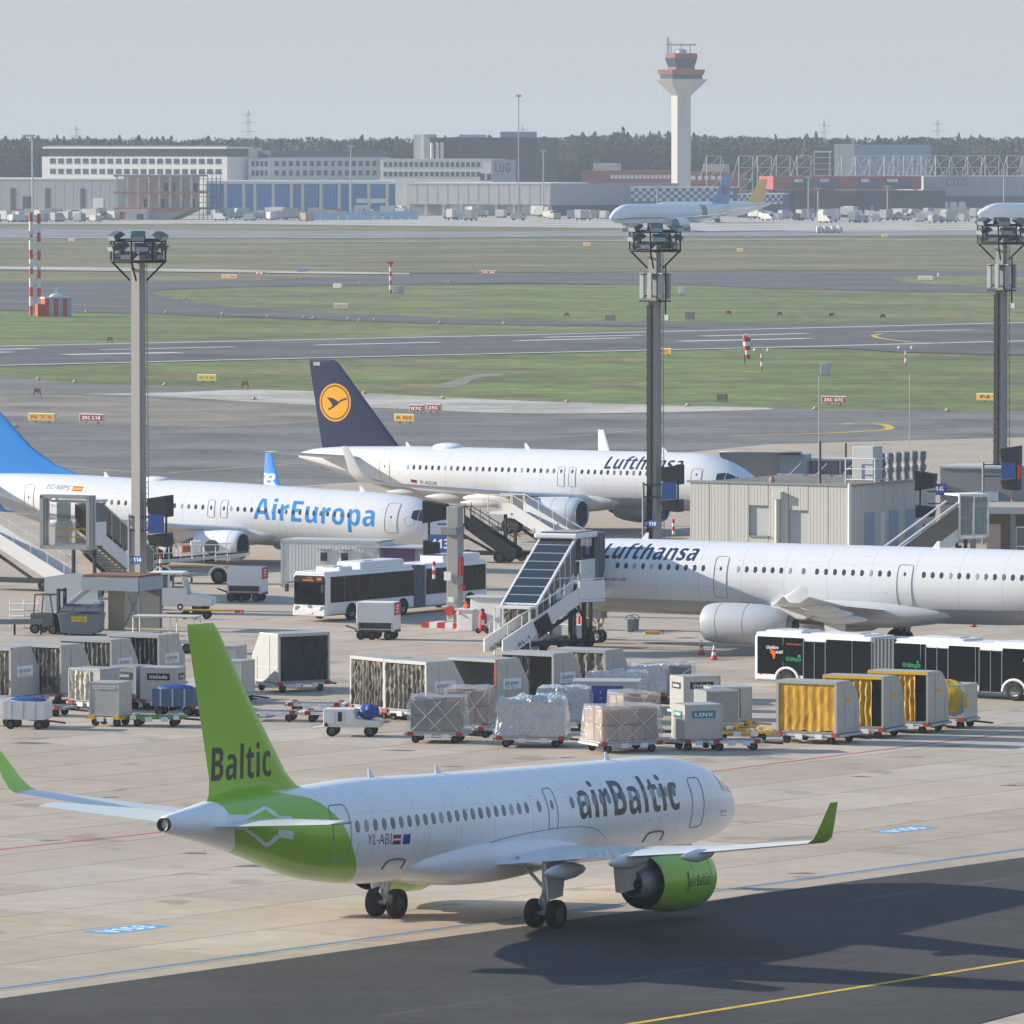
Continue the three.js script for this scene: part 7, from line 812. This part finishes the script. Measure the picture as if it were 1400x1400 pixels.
{ const o = smallContainer(1318, 997, -24, 1, 'low silver container with bright yellow tarpaulin over one end', { L: 2.0, W: 1.8, cut: 0.0, dollyLabel: 'dolly under the yellow tarpaulin container' }); const g = []; const c2 = new THREE.SphereGeometry(1, 24, 16); c2.scale(1.08, 0.92, 0.5); const p = c2.attributes.position; for (let i = 0; i < p.count; i++) { const x = p.getX(i), y = p.getY(i), z = p.getZ(i), q = 1 + (fbm(x * 4 + 9, y * 4 + z * 4, 64, 301, 3) - 0.5) * 0.3; p.setXYZ(i, x * q, Math.max(-0.75, y * q), z * q); } c2.computeVertexNormals(); c2.translate(0.02, 1.4, 0.62); P('tarpaulin', c2, M_tarpY.clone(), o).material.color.set('#f0c31c'); }
{ const L = 3.18, W = 2.2, yaw = -4 * R, pos = corner(873, 990, yaw, L, W, 1), o = thing('open_pallet_box', 'low container with blue tarpaulin front among wrapped pallets', 'freight container', pos, yaw); P('shell', rbox(L, 1.5, W, 0.05, 0, 1.25, 0), M_alu, o); P('tarp_front', curtain(L * 0.68, 1.2, 3, 0.02, 3).translate(-0.25, 1.25, W / 2 + 0.03), M_tarpBlue, o); P('lid', box(L + 0.06, 0.08, W + 0.06, 0, 2.02, 0), M_aluPlain, o); dolly(pos, yaw, L, W, 'dolly under the blue-fronted container'); }
// wrapped pallets: cartons under a crumpled sheet of film
const wrinkle = noiseTex(512, (u, v) => { const r = (a) => 1 - Math.abs(a - 0.5) * 2; const a = r(fbm(u * 7 + v * 5, v * 7, 12, 311, 4)), b = r(fbm(u * 16, v * 10 - u * 8, 24, 317, 3)), k = 0.55 * a * a + 0.45 * b * b; return [k, k, k]; }, false);
const M_film = new THREE.MeshPhysicalMaterial({ color: '#ffffff', roughness: 0.12, transmission: 0.82, thickness: 0, clearcoat: 1, clearcoatRoughness: 0.15, bumpMap: wrinkle, bumpScale: 0.06, side: THREE.DoubleSide }), M_foil = new THREE.MeshPhysicalMaterial({ color: '#b9c0c4', roughness: 0.3, metalness: 0.15, clearcoat: 1, clearcoatRoughness: 0.15, bumpMap: wrinkle, bumpScale: 0.09 }), M_foilDark = M_foil.clone(); M_foilDark.color.set('#8b949a'); const M_foilWhite = M_foil.clone(); M_foilWhite.color.set('#dcdcda');
const cartonMats = [['#8c6f57', '#7a5f4c', '#a08267', '#94775f'], [], [], ['#2c3236', '#24292d', '#5a4536', '#343b40']].map((l) => l.map((c) => mat(c, 0.85)));
function pallet(px, py, yawDeg, sx, label, kind, H, lump, dl, L = 3.0, W = 2.2) {
  const yaw = yawDeg * R, pos = corner(px, py, yaw, L, W, sx), o = thing('wrapped_pallet', label, 'wrapped pallet', pos, yaw), boxed = kind === 0 || kind === 3; seed = Math.round(px * 7 + py);
  const g = new THREE.BoxGeometry(L, H, W, 40, 24, 30), p = g.attributes.position, s0 = px * 0.37, lp = Math.max(lump, 0.05); for (let i = 0; i < p.count; i++) { let x = p.getX(i), y = p.getY(i), z = p.getZ(i); const ty = y / H + 0.5; const n = fbm(x * 1.6 + s0 + 40, y * 1.6 + z * 1.3 + 50, 512, 351, 4) - 0.5, r2 = 0.5 - Math.abs(fbm(x * 3.2 + s0 + 40, y * 3.0 + z * 2.6 + 50, 512, 361, 3) - 0.5) * 2; const tuck = 0.07 * ty * ty; x *= 1 + lp * n * 0.5 + 0.035 * r2 - tuck; z *= 1 + lp * n * 0.6 + 0.045 * r2 - tuck; if (ty > 0.7) y += ((fbm(x * 1.4 + s0 + 30, z * 1.4 + 30, 512, 371, 3) - 0.5) * lp * 1.8 + 0.05 * r2) * (ty - 0.7) / 0.3; p.setXYZ(i, x, y, z); }
  g.computeVertexNormals(); const uv = g.attributes.uv; for (let i = 0; i < uv.count; i++) uv.setXY(i, uv.getX(i) * 1.4 + s0, uv.getY(i) * 0.9); g.translate(0, 0.56 + H / 2, 0); P('film', g, boxed ? M_film : kind === 1 ? M_foil : M_foilWhite, o); P('pallet_sheet', box(L + 0.16, 0.05, W + 0.14, 0, 0.53, 0), M_aluPlain, o);
  if (boxed) { let y = 0.57; for (let t = 0; t < 2; t++) { const h = H * (t ? 0.46 : 0.48), n = t ? 3 : 4; let x = -L / 2 + 0.12; for (let i = 0; i < n; i++) { const w = (L - 0.3) / n * rr(0.86, 1.1), ww = Math.min(w, L / 2 - 0.12 - x); if (ww < 0.25) break; for (const z of [-1, 1]) { const hh = h * rr(0.85, 1); P('carton', rbox(ww - 0.03, hh, W / 2 - 0.2, 0.02, x + ww / 2, y + hh / 2, z * (W / 4 - 0.03)), cartonMats[kind][Math.floor(rnd() * 4)], o); } x += ww; } y += h; } }
  P('net_strap', [[-0.42, 0.1], [0.1, -0.42], [0.42, 0.0], [-0.1, 0.44]].map(([u, v]) => wbar(u * L, 0.6, W / 2 * 1.04, v * L, 0.5 + H * 0.92, W / 2 * 0.98, 0.014, 4)), M_whitePlain, o);
  dolly(pos, yaw, L, W, dl); return o;
}
pallet(632, 1017, -8, 1, 'dark grey film-wrapped pallet load behind the small white cart', 3, 1.6, 0.12, 'dolly under the dark grey wrapped pallet', 2.6);
pallet(668, 1004, -10, 1, 'carton-brown film-wrapped pallet tucked behind the dark grey one', 0, 1.6, 0.1, 'dolly under the tucked brown pallet', 2.2);
pallet(772, 1023, -6, 1, 'bulging silver-grey film-wrapped pallet load', 1, 1.75, 0.35, 'dolly under the bulging silver-grey pallet', 3.2);
pallet(822, 1031, 24, -1, 'brown cartons wrapped in clear film beside the silver-grey bulge', 0, 1.6, 0.06, 'dolly under the clear-wrapped brown cartons', 3.1);
pallet(905, 1012, 20, 1, 'second brown film-wrapped pallet joined behind the clear-wrapped cartons', 0, 1.65, 0.16, 'dolly under the second brown pallet', 2.0);
pallet(806, 1000, -6, 1, 'low grey film-wrapped pallet behind the bulging one', 1, 1.45, 0.2, 'dolly under the low grey pallet', 2.6);
pallet(884, 972, -6, 1, 'white film-wrapped pallet behind the blue tarpaulin front', 2, 1.35, 0.1, 'dolly under the white wrapped pallet');
pallet(948, 958, -6, 1, 'ragged silver film-wrapped pallet furthest toward the jet engine', 3, 1.2, 0.3, 'dolly under the ragged silver pallet', 2.8);
pallet(910, 962, -8, 1, 'pale silver film-wrapped pallet between white and ragged ones', 2, 1.3, 0.22, 'dolly under the pale silver pallet', 2.4);
// empty dollies
for (const [px, py, y, l] of [[372, 985, -8, 'empty roller dolly nearest the lone container'], [432, 974, -6, 'empty roller dolly beyond the first empty one'], [300, 978, -10, 'empty roller dolly hidden partly by the green fin'], [455, 986, -4, 'empty roller dolly beside the small white cart']]) dolly(G(px, py), y * R, 2.6, 1.7, l, { frame: M_whitePlain });
dolly(G(215, 992), -6 * R, 2.4, 1.6, 'low green-framed dolly beside the blue-covered rack', { frame: mat('#5f9a3a', 0.6), stop: M_whitePlain }); dolly(G(1012, 1012), 8 * R, 2.6, 1.7, 'empty yellow-railed dolly beside the cream container', yel); dolly(G(1005, 1025), 5 * R, 2.2, 1.6, 'white low dolly with drawbar before the yellow curtain', { frame: M_whitePlain });
for (const [px, py, y, l] of [[690, 1008, -6, 'empty roller dolly squeezed between wrapped pallets'], [560, 968, -30, 'empty roller dolly behind the crumpled-net container'], [290, 962, -12, 'empty roller dolly behind the green fin beside the white boxes'], [60, 978, -20, 'empty roller dolly beside the blue-covered cart']]) dolly(G(px, py), y * R, 2.4, 1.6, l, { frame: M_paleGrey });
// carts
function bagCart(pos, turn, label, m, cover) { const o = thing('baggage_cart', label, 'baggage cart', pos, turn); P('box', [box(2.0, 0.06, 1.3, 0, 0.5, 0), box(2.0, 0.85, 0.06, 0, 0.92, 0.63), box(2.0, 0.85, 0.06, 0, 0.92, -0.63), box(0.06, 0.85, 1.3, -1, 0.92, 0), box(0.06, 0.85, 1.3, 1, 0.92, 0)], m, o); for (const x of [-0.6, 0, 0.6]) P('rib', box(0.07, 0.85, 0.05, x, 0.92, 0.68), M_paleGrey, o); P('drawbar', [wbar(1, 0.4, 0, 1.9, 0.3, 0, 0.05)], M_dollyRed, o); if (cover) { const g = new THREE.SphereGeometry(1, 18, 10, 0, 6.283, 0, 1.57); g.scale(0.95, 0.2, 0.62); const p = g.attributes.position; for (let i = 0; i < p.count; i++) p.setY(i, p.getY(i) * (0.7 + 0.6 * fbm(p.getX(i) * 5 + 9, p.getZ(i) * 5 + 9, 64, 401, 3)) + 0.12 * (fbm(p.getX(i) * 3 + 19, p.getZ(i) * 3 + 9, 64, 407, 3) - 0.5)); g.computeVertexNormals(); g.translate(0, 1.32, 0); P('cover', g, cover, o); } for (const x of [-0.7, 0.7]) for (const z of [-0.5, 0.5]) wheel(o, 0.24, 0.14, x, 0.24, z, darkRim); return o; }
bagCart(G(38, 996), -14 * R, 'white baggage cart with blue cover beside the netted containers', M_whitePlain, M_tarpBlue); bagCart(G(-4, 992), -14 * R, 'plain white baggage cart coupled to the blue-covered one', M_whitePlain); bagCart(G(240, 978), -10 * R, 'grey rack cart with blue top and blue mesh sides', mat('#4a5f7c', 0.6), M_tarpBlue);
{ const o = thing('utility_cart', 'small white utility cart with blue bag on its rear deck', 'utility cart', G(483, 1006), -6 * R); P('body', prism([[-1.35, 0.45], [1.35, 0.45], [1.35, 0.75], [0.2, 0.85], [0.1, 1.3], [-1.35, 1.3]], 1.3, 0.04), mat('#d4d3c8', 0.55), o); for (const x of [-1.0, -0.55, -0.1]) P('side_locker', box(0.36, 0.6, 0.04, x, 0.92, 0.67), M_whitePlain, o); P('locker_gap', box(0.2, 0.45, 0.03, -0.55, 0.95, 0.7), M_darkSteel, o); { const g = new THREE.SphereGeometry(0.42, 24, 18); const p = g.attributes.position; for (let i = 0; i < p.count; i++) { const q = 0.6 + 0.85 * fbm(p.getX(i) * 4 + 9, p.getY(i) * 4 + p.getZ(i) * 3 + 9, 64, 411, 3); p.setXYZ(i, p.getX(i) * q * 1.1, p.getY(i) * q * 0.8, p.getZ(i) * q); } g.computeVertexNormals(); g.translate(0.8, 1.15, 0.1); P('blue_bag', g, M_tarpBlue, o); } P('warning_triangle', prism([[-0.12, 0], [0.12, 0], [0, 0.2]], 0.02).translate(-1.2, 0.5, 0.68), M_black, o); P('drawbar', wbar(-1.3, 0.45, 0, -1.9, 0.35, 0, 0.05), M_whitePlain, o); for (const x of [-0.95, 0.85]) for (const z of [-0.55, 0.55]) wheel(o, 0.27, 0.16, x, 0.27, z, darkRim); }
// ---------- airfield signs, aerials, people ----------
function fieldSign(px, py, wpx, text, fg, bg, label, legs = 2) { const p = G(px, py), d = -p.z, w = wpx * d / FOCAL, h = 0.75; const o = thing('airfield_sign', label, 'airfield sign', p, -34 * R); P('box', rbox(w, h, 0.35, 0.04, 0, 0.2 + h / 2, 0), mat('#e2ded0', 0.7), o); P('face', panel(w - 0.12, h - 0.12, null, 0, 0.2 + h / 2, 0.185), printed(signTex(text, fg, bg, 256, Math.max(32, Math.round(256 * h / w)), 0.08)), o); for (let i = 0; i < legs; i++) P('leg', box(0.08, 0.25, 0.1, -w / 2 + w * (i + 0.5) / legs, 0.12, 0), M_darkSteel, o); return o; }
const yk = ['#1a1a1a', '#d9a21e'], rw = ['#e8e4e4', '#7c1f33'];
fieldSign(58, 578, 46, 'N 7 S', '#5a3f10', '#c8923a', 'faded orange taxi sign beside the dark red one'); fieldSign(126, 579, 40, '25C L18', ...rw, 'dark red lettered runway sign beside the faded orange one'); fieldSign(554, 579, 34, 'A N6', ...yk, 'yellow and black taxi sign before the dark red pair'); fieldSign(571, 566, 24, '07C', ...rw, 'dark red runway sign, one of the pair behind the navy fin'); fieldSign(594, 565, 22, '25C', ...rw, 'dark red runway sign with white cap, other of the pair behind the navy fin'); fieldSign(284, 523, 32, 'M 8 W', '#6b5c10', '#b8a82e', 'yellow-green taxi sign standing on grass'); fieldSign(1141, 554, 40, '25C 07C', ...rw, 'dark purple runway sign on grass by the yellow curve'); fieldSign(1356, 550, 46, 'N 5', ...yk, 'bright orange taxi sign behind the black-ducted mast'); fieldSign(908, 486, 26, 'E', ...yk, 'orange taxi sign behind the antenna-panel mast');
fieldSign(314, 382, 26, 'C N', ...yk, 'small yellow and black sign beyond the curved taxiway'); fieldSign(355, 377, 18, 'N', ...rw, 'small dark red sign beyond the curved taxiway'); fieldSign(668, 376, 28, '18 W', ...rw, 'dark red sign beside the far taxiway'); fieldSign(1266, 384, 24, 'S', '#888', '#b0ac9a', 'pale sign back on the grass sliver'); fieldSign(467, 423, 24, 'T', '#777', '#8d8778', 'dull grey sign back on the grass island'); fieldSign(1283, 380, 3, '', '#888', '#b0ac9a', 'tiny pale sign back beside the pale one'); fieldSign(462, 395, 14, 'R', '#999', '#c9c2b2', 'pale pinkish sign back near the far taxiway'); fieldSign(803, 337, 12, 'Y', ...yk, 'bright yellow sign far off by the service road'); fieldSign(1012, 345, 10, 'Y', ...yk, 'small bright yellow sign far off in dry grass'); fieldSign(98, 331, 10, 'Y', ...yk, 'small yellow sign far off near the far taxiway'); fieldSign(1210, 325, 10, 'Y', ...yk, 'small orange sign near the far apron');
function cabinet(px, py, wpx, hpx, c, label) { const p = G(px, py), k = -p.z / FOCAL, o = thing('field_cabinet', label, 'cabinet', p, -15 * R), w = wpx * k, h = hpx * k; P('housing', rbox(w, h, w * 0.8, 0.04, 0, h / 2, 0), mat(c, 0.6), o); P('door', box(w * 0.8, h * 0.8, 0.04, 0, h / 2, w * 0.4 + 0.02), mat(c, 0.5), o); P('plinth', box(w * 1.1, 0.12, w * 0.9, 0, 0.06, 0), M_concPost, o); return o; }
cabinet(1128, 513, 11, 17, '#b9c0c4', 'grey equipment cabinet standing alone on grass'); cabinet(540, 401, 7, 11, '#c9d0cf', 'pale equipment cabinet beside the red and white pole'); cabinet(549, 401, 6, 11, '#a9b4ba', 'blue-grey equipment cabinet beside the pale one'); cabinet(932, 403, 7, 11, '#dfe6e8', 'white equipment cabinet beyond the antenna-panel mast'); cabinet(834, 437, 13, 7, '#a09c8e', 'low grey equipment box at the runway strip'); cabinet(943, 436, 12, 10, '#97938a', 'low brown-grey equipment box near the runway strip'); cabinet(987, 549, 14, 11, '#9a8a72', 'brown transformer box at the grass edge'); cabinet(413, 371, 12, 5, '#8fb2c0', 'low pale blue box in dry grass');
// striped aerials
function striped(o, x, z, h, r, n) { for (let i = 0; i < n; i++) P('band', bar(V(x, h * i / n, z), V(x, h * (i + 1) / n, z), r, 6), i % 2 ? M_whitePlain : mat('#cf4526', 0.6), o); }
{ const p = G(48, 431), k = -p.z / FOCAL, o = thing('lattice_aerial', 'red and white twin-post aerial mast standing on grass', 'aerial mast', p, 0); const w = 5.5 * k, h = 138 * k; striped(o, -w, 0, h * 1.02, 0.33, 11); striped(o, w, 0, h, 0.3, 11); for (let i = 1; i < 12; i++) P('rung', wbar(-w, h * i / 12, 0, w, h * (i + 0.4) / 12, 0, 0.12), M_whitePlain, o); P('top_rod', wbar(-w + 0.3, h, 0, -w + 0.3, 245 * k, 0, 0.13, 5), M_paleGrey, o); P('lamp_arm', box(2.0, 0.35, 0.35, -w - 0.3, 245 * k, 0), M_whitePlain, o); for (const y of [0.2, 0.31, 0.57, 0.63]) P('aerial_box', box(3.2 * k * 3, 0.5, 0.8, -w * 0.6, h * y * 1.0 + 3, 0), M_whitePlain, o); }
{ const p = G(77, 432), k = -p.z / FOCAL, o = thing('aerial_shed', 'red and white checked equipment shed beside the twin-post aerial', 'shed', p, 20 * R), w = 38 * k, h = 24 * k; for (let i = 0; i < 6; i++) P('wall_board', box(w / 6, h, w * 0.5, -w / 2 + (i + 0.5) * w / 6, h / 2, 0), i % 2 ? mat('#9fb0b8', 0.6) : mat('#c9452c', 0.6), o); P('roof', box(w * 1.04, 0.25, w * 0.56, 0, h + 0.12, 0), M_paleGrey, o); P('roof_dome', new THREE.SphereGeometry(0.7, 12, 8).scale(1.6, 0.7, 1).translate(0, h + 0.3, 0), M_whitePlain, o); P('whip', wbar(0, h, 0, 0, h + 1.8, 0, 0.05), M_whitePlain, o); P('side_box', box(w * 0.25, h * 0.7, w * 0.3, -w * 0.62, h * 0.35, 0), mat('#c9452c', 0.6), o); }
{ const p = G(534, 402), k = -p.z / FOCAL, o = thing('striped_pole', 'red and white striped pole beside two pale cabinets', 'striped pole', p, 0); striped(o, 0, 0, 43 * k, 0.28, 7); P('head', box(1.2, 0.4, 0.4, 0, 43 * k, 0), mat('#cf4526', 0.6), o); }
{ const p = G(1018, 497), k = -p.z / FOCAL, o = thing('wind_sock', 'drooping red and white wind sock on its pole', 'wind sock', p, 0); P('pole', wbar(0, 0, 0, 0, 38 * k, 0, 0.08), M_darkSteel, o); P('ring', new THREE.TorusGeometry(0.5, 0.06, 6, 16).rotateY(0.6).translate(0.25, 36 * k, 0), M_whitePlain, o); const prof = (t) => 0.55 * (1 - 0.55 * t); for (let i = 0; i < 5; i++) { const a = i / 5, b = (i + 1) / 5, y1 = 36 * k - a * 30 * k, y0 = 36 * k - b * 30 * k; P('sock_band', lathe([[prof(b), y0], [prof(a), y1]], 12).translate(0.25 + a * 0.2, 0, 0), i % 2 ? M_whitePlain : mat('#b8303a', 0.8, { side: THREE.DoubleSide }), o); } }
for (const [px, py, h, l] of [[1041, 507, 30, 'thin white instrument stand with two sensors near the wind sock'], [1238, 501, 27, 'thin orange and white instrument stand with cup sensors on grass']]) { const p = G(px, py), k = -p.z / FOCAL, o = thing('weather_stand', l, 'weather station', p, 0); striped(o, 0, 0, h * k * 0.8, 0.12, 4); P('cross_arm', wbar(-0.8, h * k * 0.85, 0, 0.8, h * k * 0.85, 0, 0.05), M_paleGrey, o); for (const s of [-1, 1]) P('sensor', new THREE.SphereGeometry(0.2, 10, 8).translate(s * 0.8, h * k * 0.95, 0), M_whitePlain, o); P('control_box', box(0.4, 0.5, 0.3, 0.2, h * k * 0.35, 0.2), M_whitePlain, o); }
for (const [px, py] of [[118, 427], [304, 430], [227, 428], [366, 434], [415, 435], [428, 436], [476, 437], [491, 439], [512, 438], [601, 442], [689, 443], [102, 523], [225, 527], [498, 538], [605, 545], [775, 550], [940, 555], [1114, 560], [1295, 562], [347, 546], [52, 519], [15, 584], [21, 584], [253, 408], [423, 410], [412, 382], [492, 388], [614, 386]]) { const p = G(px, py), k = -p.z / FOCAL, o = thing('edge_light', 'small raised edge light beside the taxiway', 'edge light', p, 0, 'raised lights along the taxiway edges'); P('stem', wbar(0, 0, 0, 0, 2.0 * k, 0, 0.1), mat('#d0d4d0', 0.6), o); P('lens', new THREE.SphereGeometry(0.17, 8, 6).translate(0, 2.2 * k, 0), M_paleGrey, o); P('foot', lathe([[0, 0], [0.35, 0], [0.3, 0.12], [0, 0.12]], 8), mat('#c99a3a', 0.6), o); }
for (const [px, py, c] of [[335, 530, '#c97a1e'], [51, 540, '#a8842e'], [150, 468, '#c08a2e'], [775, 434, '#b86a2e'], [996, 431, '#b03a34'], [1066, 433, '#8a5a3c'], [1137, 434, '#8a5a3c'], [1207, 436, '#8a5a3c']]) { const p = G(px, py), o = thing('marker_board', 'small weathered orange marker board on the airfield', 'marker', p, 0, 'small marker boards on the airfield'); P('board', box(0.7, 0.45, 0.12, 0, 0.5, 0), mat(c, 0.7), o); P('post', [box(0.08, 0.5, 0.08, -0.35, 0.2, 0), box(0.08, 0.5, 0.08, 0.35, 0.2, 0)], M_darkSteel, o); }
// jet blast barrier rail beyond the gate
{ const p = G(640, 690), o = thing('blast_rail', 'low grey rail barrier on the apron under the parked wing', 'barrier', p, 4 * R); for (const y of [0.4, 0.9]) P('rail', box(7.5, 0.22, 0.08, 0, y, 0), M_midGrey, o); for (let i = 0; i < 6; i++) P('post', box(0.14, 1.1, 0.14, -3.6 + i * 1.44, 0.55, -0.06), M_paleGrey, o); }

// people ----------------------------------------------------------------------
// one continuous skin round a skeleton: tapered capsules joined smoothly, meshed by sampling rings is not enough for a body, so march a field
function fieldMesh(caps, res, lo, hi, k) {
  const size = Math.max(hi.x - lo.x, hi.y - lo.y, hi.z - lo.z), mc = new MarchingCubes(res, new THREE.MeshBasicMaterial(), false, false, 60000); mc.isolation = 0;
  const c = lo.clone().add(hi).multiplyScalar(0.5), P0 = V(0, 0, 0);
  for (let z = 0; z < res; z++) for (let y = 0; y < res; y++) for (let x = 0; x < res; x++) {
    P0.set(c.x + (x / res * 2 - 1) * size / 2, c.y + (y / res * 2 - 1) * size / 2, c.z + (z / res * 2 - 1) * size / 2); let d = 1e3;
    for (const [a, b, ra, rb] of caps) { const ab = b.clone().sub(a), t = Math.max(0, Math.min(1, P0.clone().sub(a).dot(ab) / Math.max(1e-9, ab.lengthSq()))), q = P0.distanceTo(a.clone().addScaledVector(ab, t)) - (ra + (rb - ra) * t); const h = Math.max(k - Math.abs(d - q), 0) / k; d = Math.min(d, q) - h * h * k * 0.25; }
    mc.field[x + y * res + z * res * res] = -d;
  }
  mc.update(); const n = mc.count, pos = new Float32Array(n * 3), nor = new Float32Array(n * 3); for (let i = 0; i < n * 3; i++) { pos[i] = mc.positionArray[i] * size / 2; nor[i] = mc.normalArray[i]; }
  for (let i = 0; i < n; i++) { pos[i * 3] += c.x; pos[i * 3 + 1] += c.y; pos[i * 3 + 2] += c.z; }
  const g = new THREE.BufferGeometry(); g.setAttribute('position', new THREE.BufferAttribute(pos, 3)); g.setAttribute('normal', new THREE.BufferAttribute(nor, 3)); return g;
}
function person(pos, turn, label, { top, legs, lean = 0, arm = 0.2, hair = '#2a211c', skin = '#b98a6c' }) {
  const o = thing('person', label, 'person', pos, turn); const L = lean, hip = V(0, 0.94, 0), chest = V(L * 0.8, 1.36, 0), neck = V(L, 1.5, 0), head = V(L * 1.12, 1.66, 0);
  const caps = [[V(0, 0.98, 0), chest, 0.15, 0.17], [chest, neck, 0.13, 0.06], [neck, V(L * 1.05, 1.58, 0), 0.055, 0.055]];
  for (const s of [-1, 1]) { const h = V(0, 0.93, s * 0.09), kn = V(0.03 + s * 0.05, 0.5, s * 0.1), an = V(-0.03 + s * 0.07, 0.08, s * 0.1); caps.push([h, kn, 0.1, 0.07], [kn, an, 0.065, 0.045], [an, V(an.x + 0.15, 0.045, s * 0.11), 0.045, 0.04]); const sh = V(chest.x, 1.42, s * 0.19), el = V(chest.x + arm * 0.5, 1.13, s * 0.24), wr = V(chest.x + arm * 1.3, 0.95 + arm * 0.3, s * 0.2), hd = wr.clone().add(V(0.07, -0.05, 0)); caps.push([sh, el, 0.062, 0.05], [el, wr, 0.047, 0.035], [wr, hd, 0.035, 0.03]); for (let f = 0; f < 4; f++) caps.push([hd.clone().add(V(0, 0, (f - 1.5) * 0.02)), hd.clone().add(V(0.05 + (f === 1 ? 0.01 : 0), -0.06, (f - 1.5) * 0.022)), 0.011, 0.008]); caps.push([wr.clone().add(V(0.02, -0.02, -s * 0.02)), hd.clone().add(V(0.04, -0.01, -s * 0.05)), 0.012, 0.009]); caps.push([chest, sh, 0.12, 0.065]); }
  const body = fieldMesh(caps, 80, V(-0.5, -0.02, -0.5), V(0.9, 1.72, 0.5), 0.05);
  const p = body.attributes.position, col = new Float32Array(p.count * 3), ct = new THREE.Color(top), cl = new THREE.Color(legs), cs = new THREE.Color(skin), cb = new THREE.Color('#1c1c1e'), q = new THREE.Color(); for (let i = 0; i < p.count; i++) { const y = p.getY(i), x = p.getX(i), z = Math.abs(p.getZ(i)); q.copy(y < 0.11 ? cb : y > 1.5 ? cs : z > 0.16 && y < 0.99 + arm * 0.3 && y > 0.7 && x > chest.x + arm * 0.8 ? cs : y > 0.92 ? ct : cl); if (y > 1.08 && y < 1.14 && z < 0.22) q.set('#d8d8c8'); col.set([q.r, q.g, q.b], i * 3); } body.setAttribute('color', new THREE.BufferAttribute(col, 3));
  P('body', body, mat('#ffffff', 0.85, { vertexColors: true }), o);
  const hc = [[head, head.clone().add(V(0.01, 0.05, 0)), 0.085, 0.095], [head.clone().add(V(0.03, -0.06, 0)), head.clone().add(V(0.05, -0.075, 0)), 0.06, 0.05], [head.clone().add(V(0.095, 0.0, 0)), head.clone().add(V(0.115, -0.025, 0)), 0.012, 0.018], [head.clone().add(V(0, 0, 0.088)), head.clone().add(V(0, -0.03, 0.09)), 0.02, 0.014], [head.clone().add(V(0, 0, -0.088)), head.clone().add(V(0, -0.03, -0.09)), 0.02, 0.014]];
  const hm = P('head', fieldMesh(hc, 44, head.clone().add(V(-0.16, -0.16, -0.16)), head.clone().add(V(0.16, 0.18, 0.16)), 0.03), mat(skin, 0.6), o); for (const s of [-1, 1]) P('eye', new THREE.SphereGeometry(0.012, 8, 6).translate(head.x + 0.084, head.y + 0.02, s * 0.034), M_black, hm); P('mouth', box(0.01, 0.008, 0.045, head.x + 0.098, head.y - 0.062, 0), mat('#8a4a44', 0.7), hm);
  P('hair', new THREE.SphereGeometry(0.108, 18, 12, 0, 6.283, 0, 1.75).scale(1.02, 0.98, 1).rotateZ(0.35).translate(head.x - 0.012, head.y + 0.045, 0), mat(hair, 0.9), o);
  return o;
}
person(G(641, 862), 200 * R, 'person in orange jacket and dark trousers leaning by the gate post', { top: '#e0481c', legs: '#23262c', lean: 0.18, arm: 0.35 });
{ const q = G(232, 796); person(V(q.x, 1.3, q.z - 0.1), -60 * R, 'person in green work clothes standing on the belt loader deck', { top: '#4f7a3a', legs: '#2f4632', lean: 0.05, arm: 0.3 }); }
{ const q = V(2.56, 0, -424.3), a = 66 * R; person(V(q.x - Math.cos(a) * 2.2, 0.35 + 3.4 * 3.0 / 5.2 + 0.1, q.z + Math.sin(a) * 2.2), a, 'person in pale shirt climbing inside the covered boarding stairs', { top: '#cfc8bd', legs: '#4a4540', lean: 0.06, arm: 0.15, hair: '#8a7350' }); }
renderer.render(scene, camera);
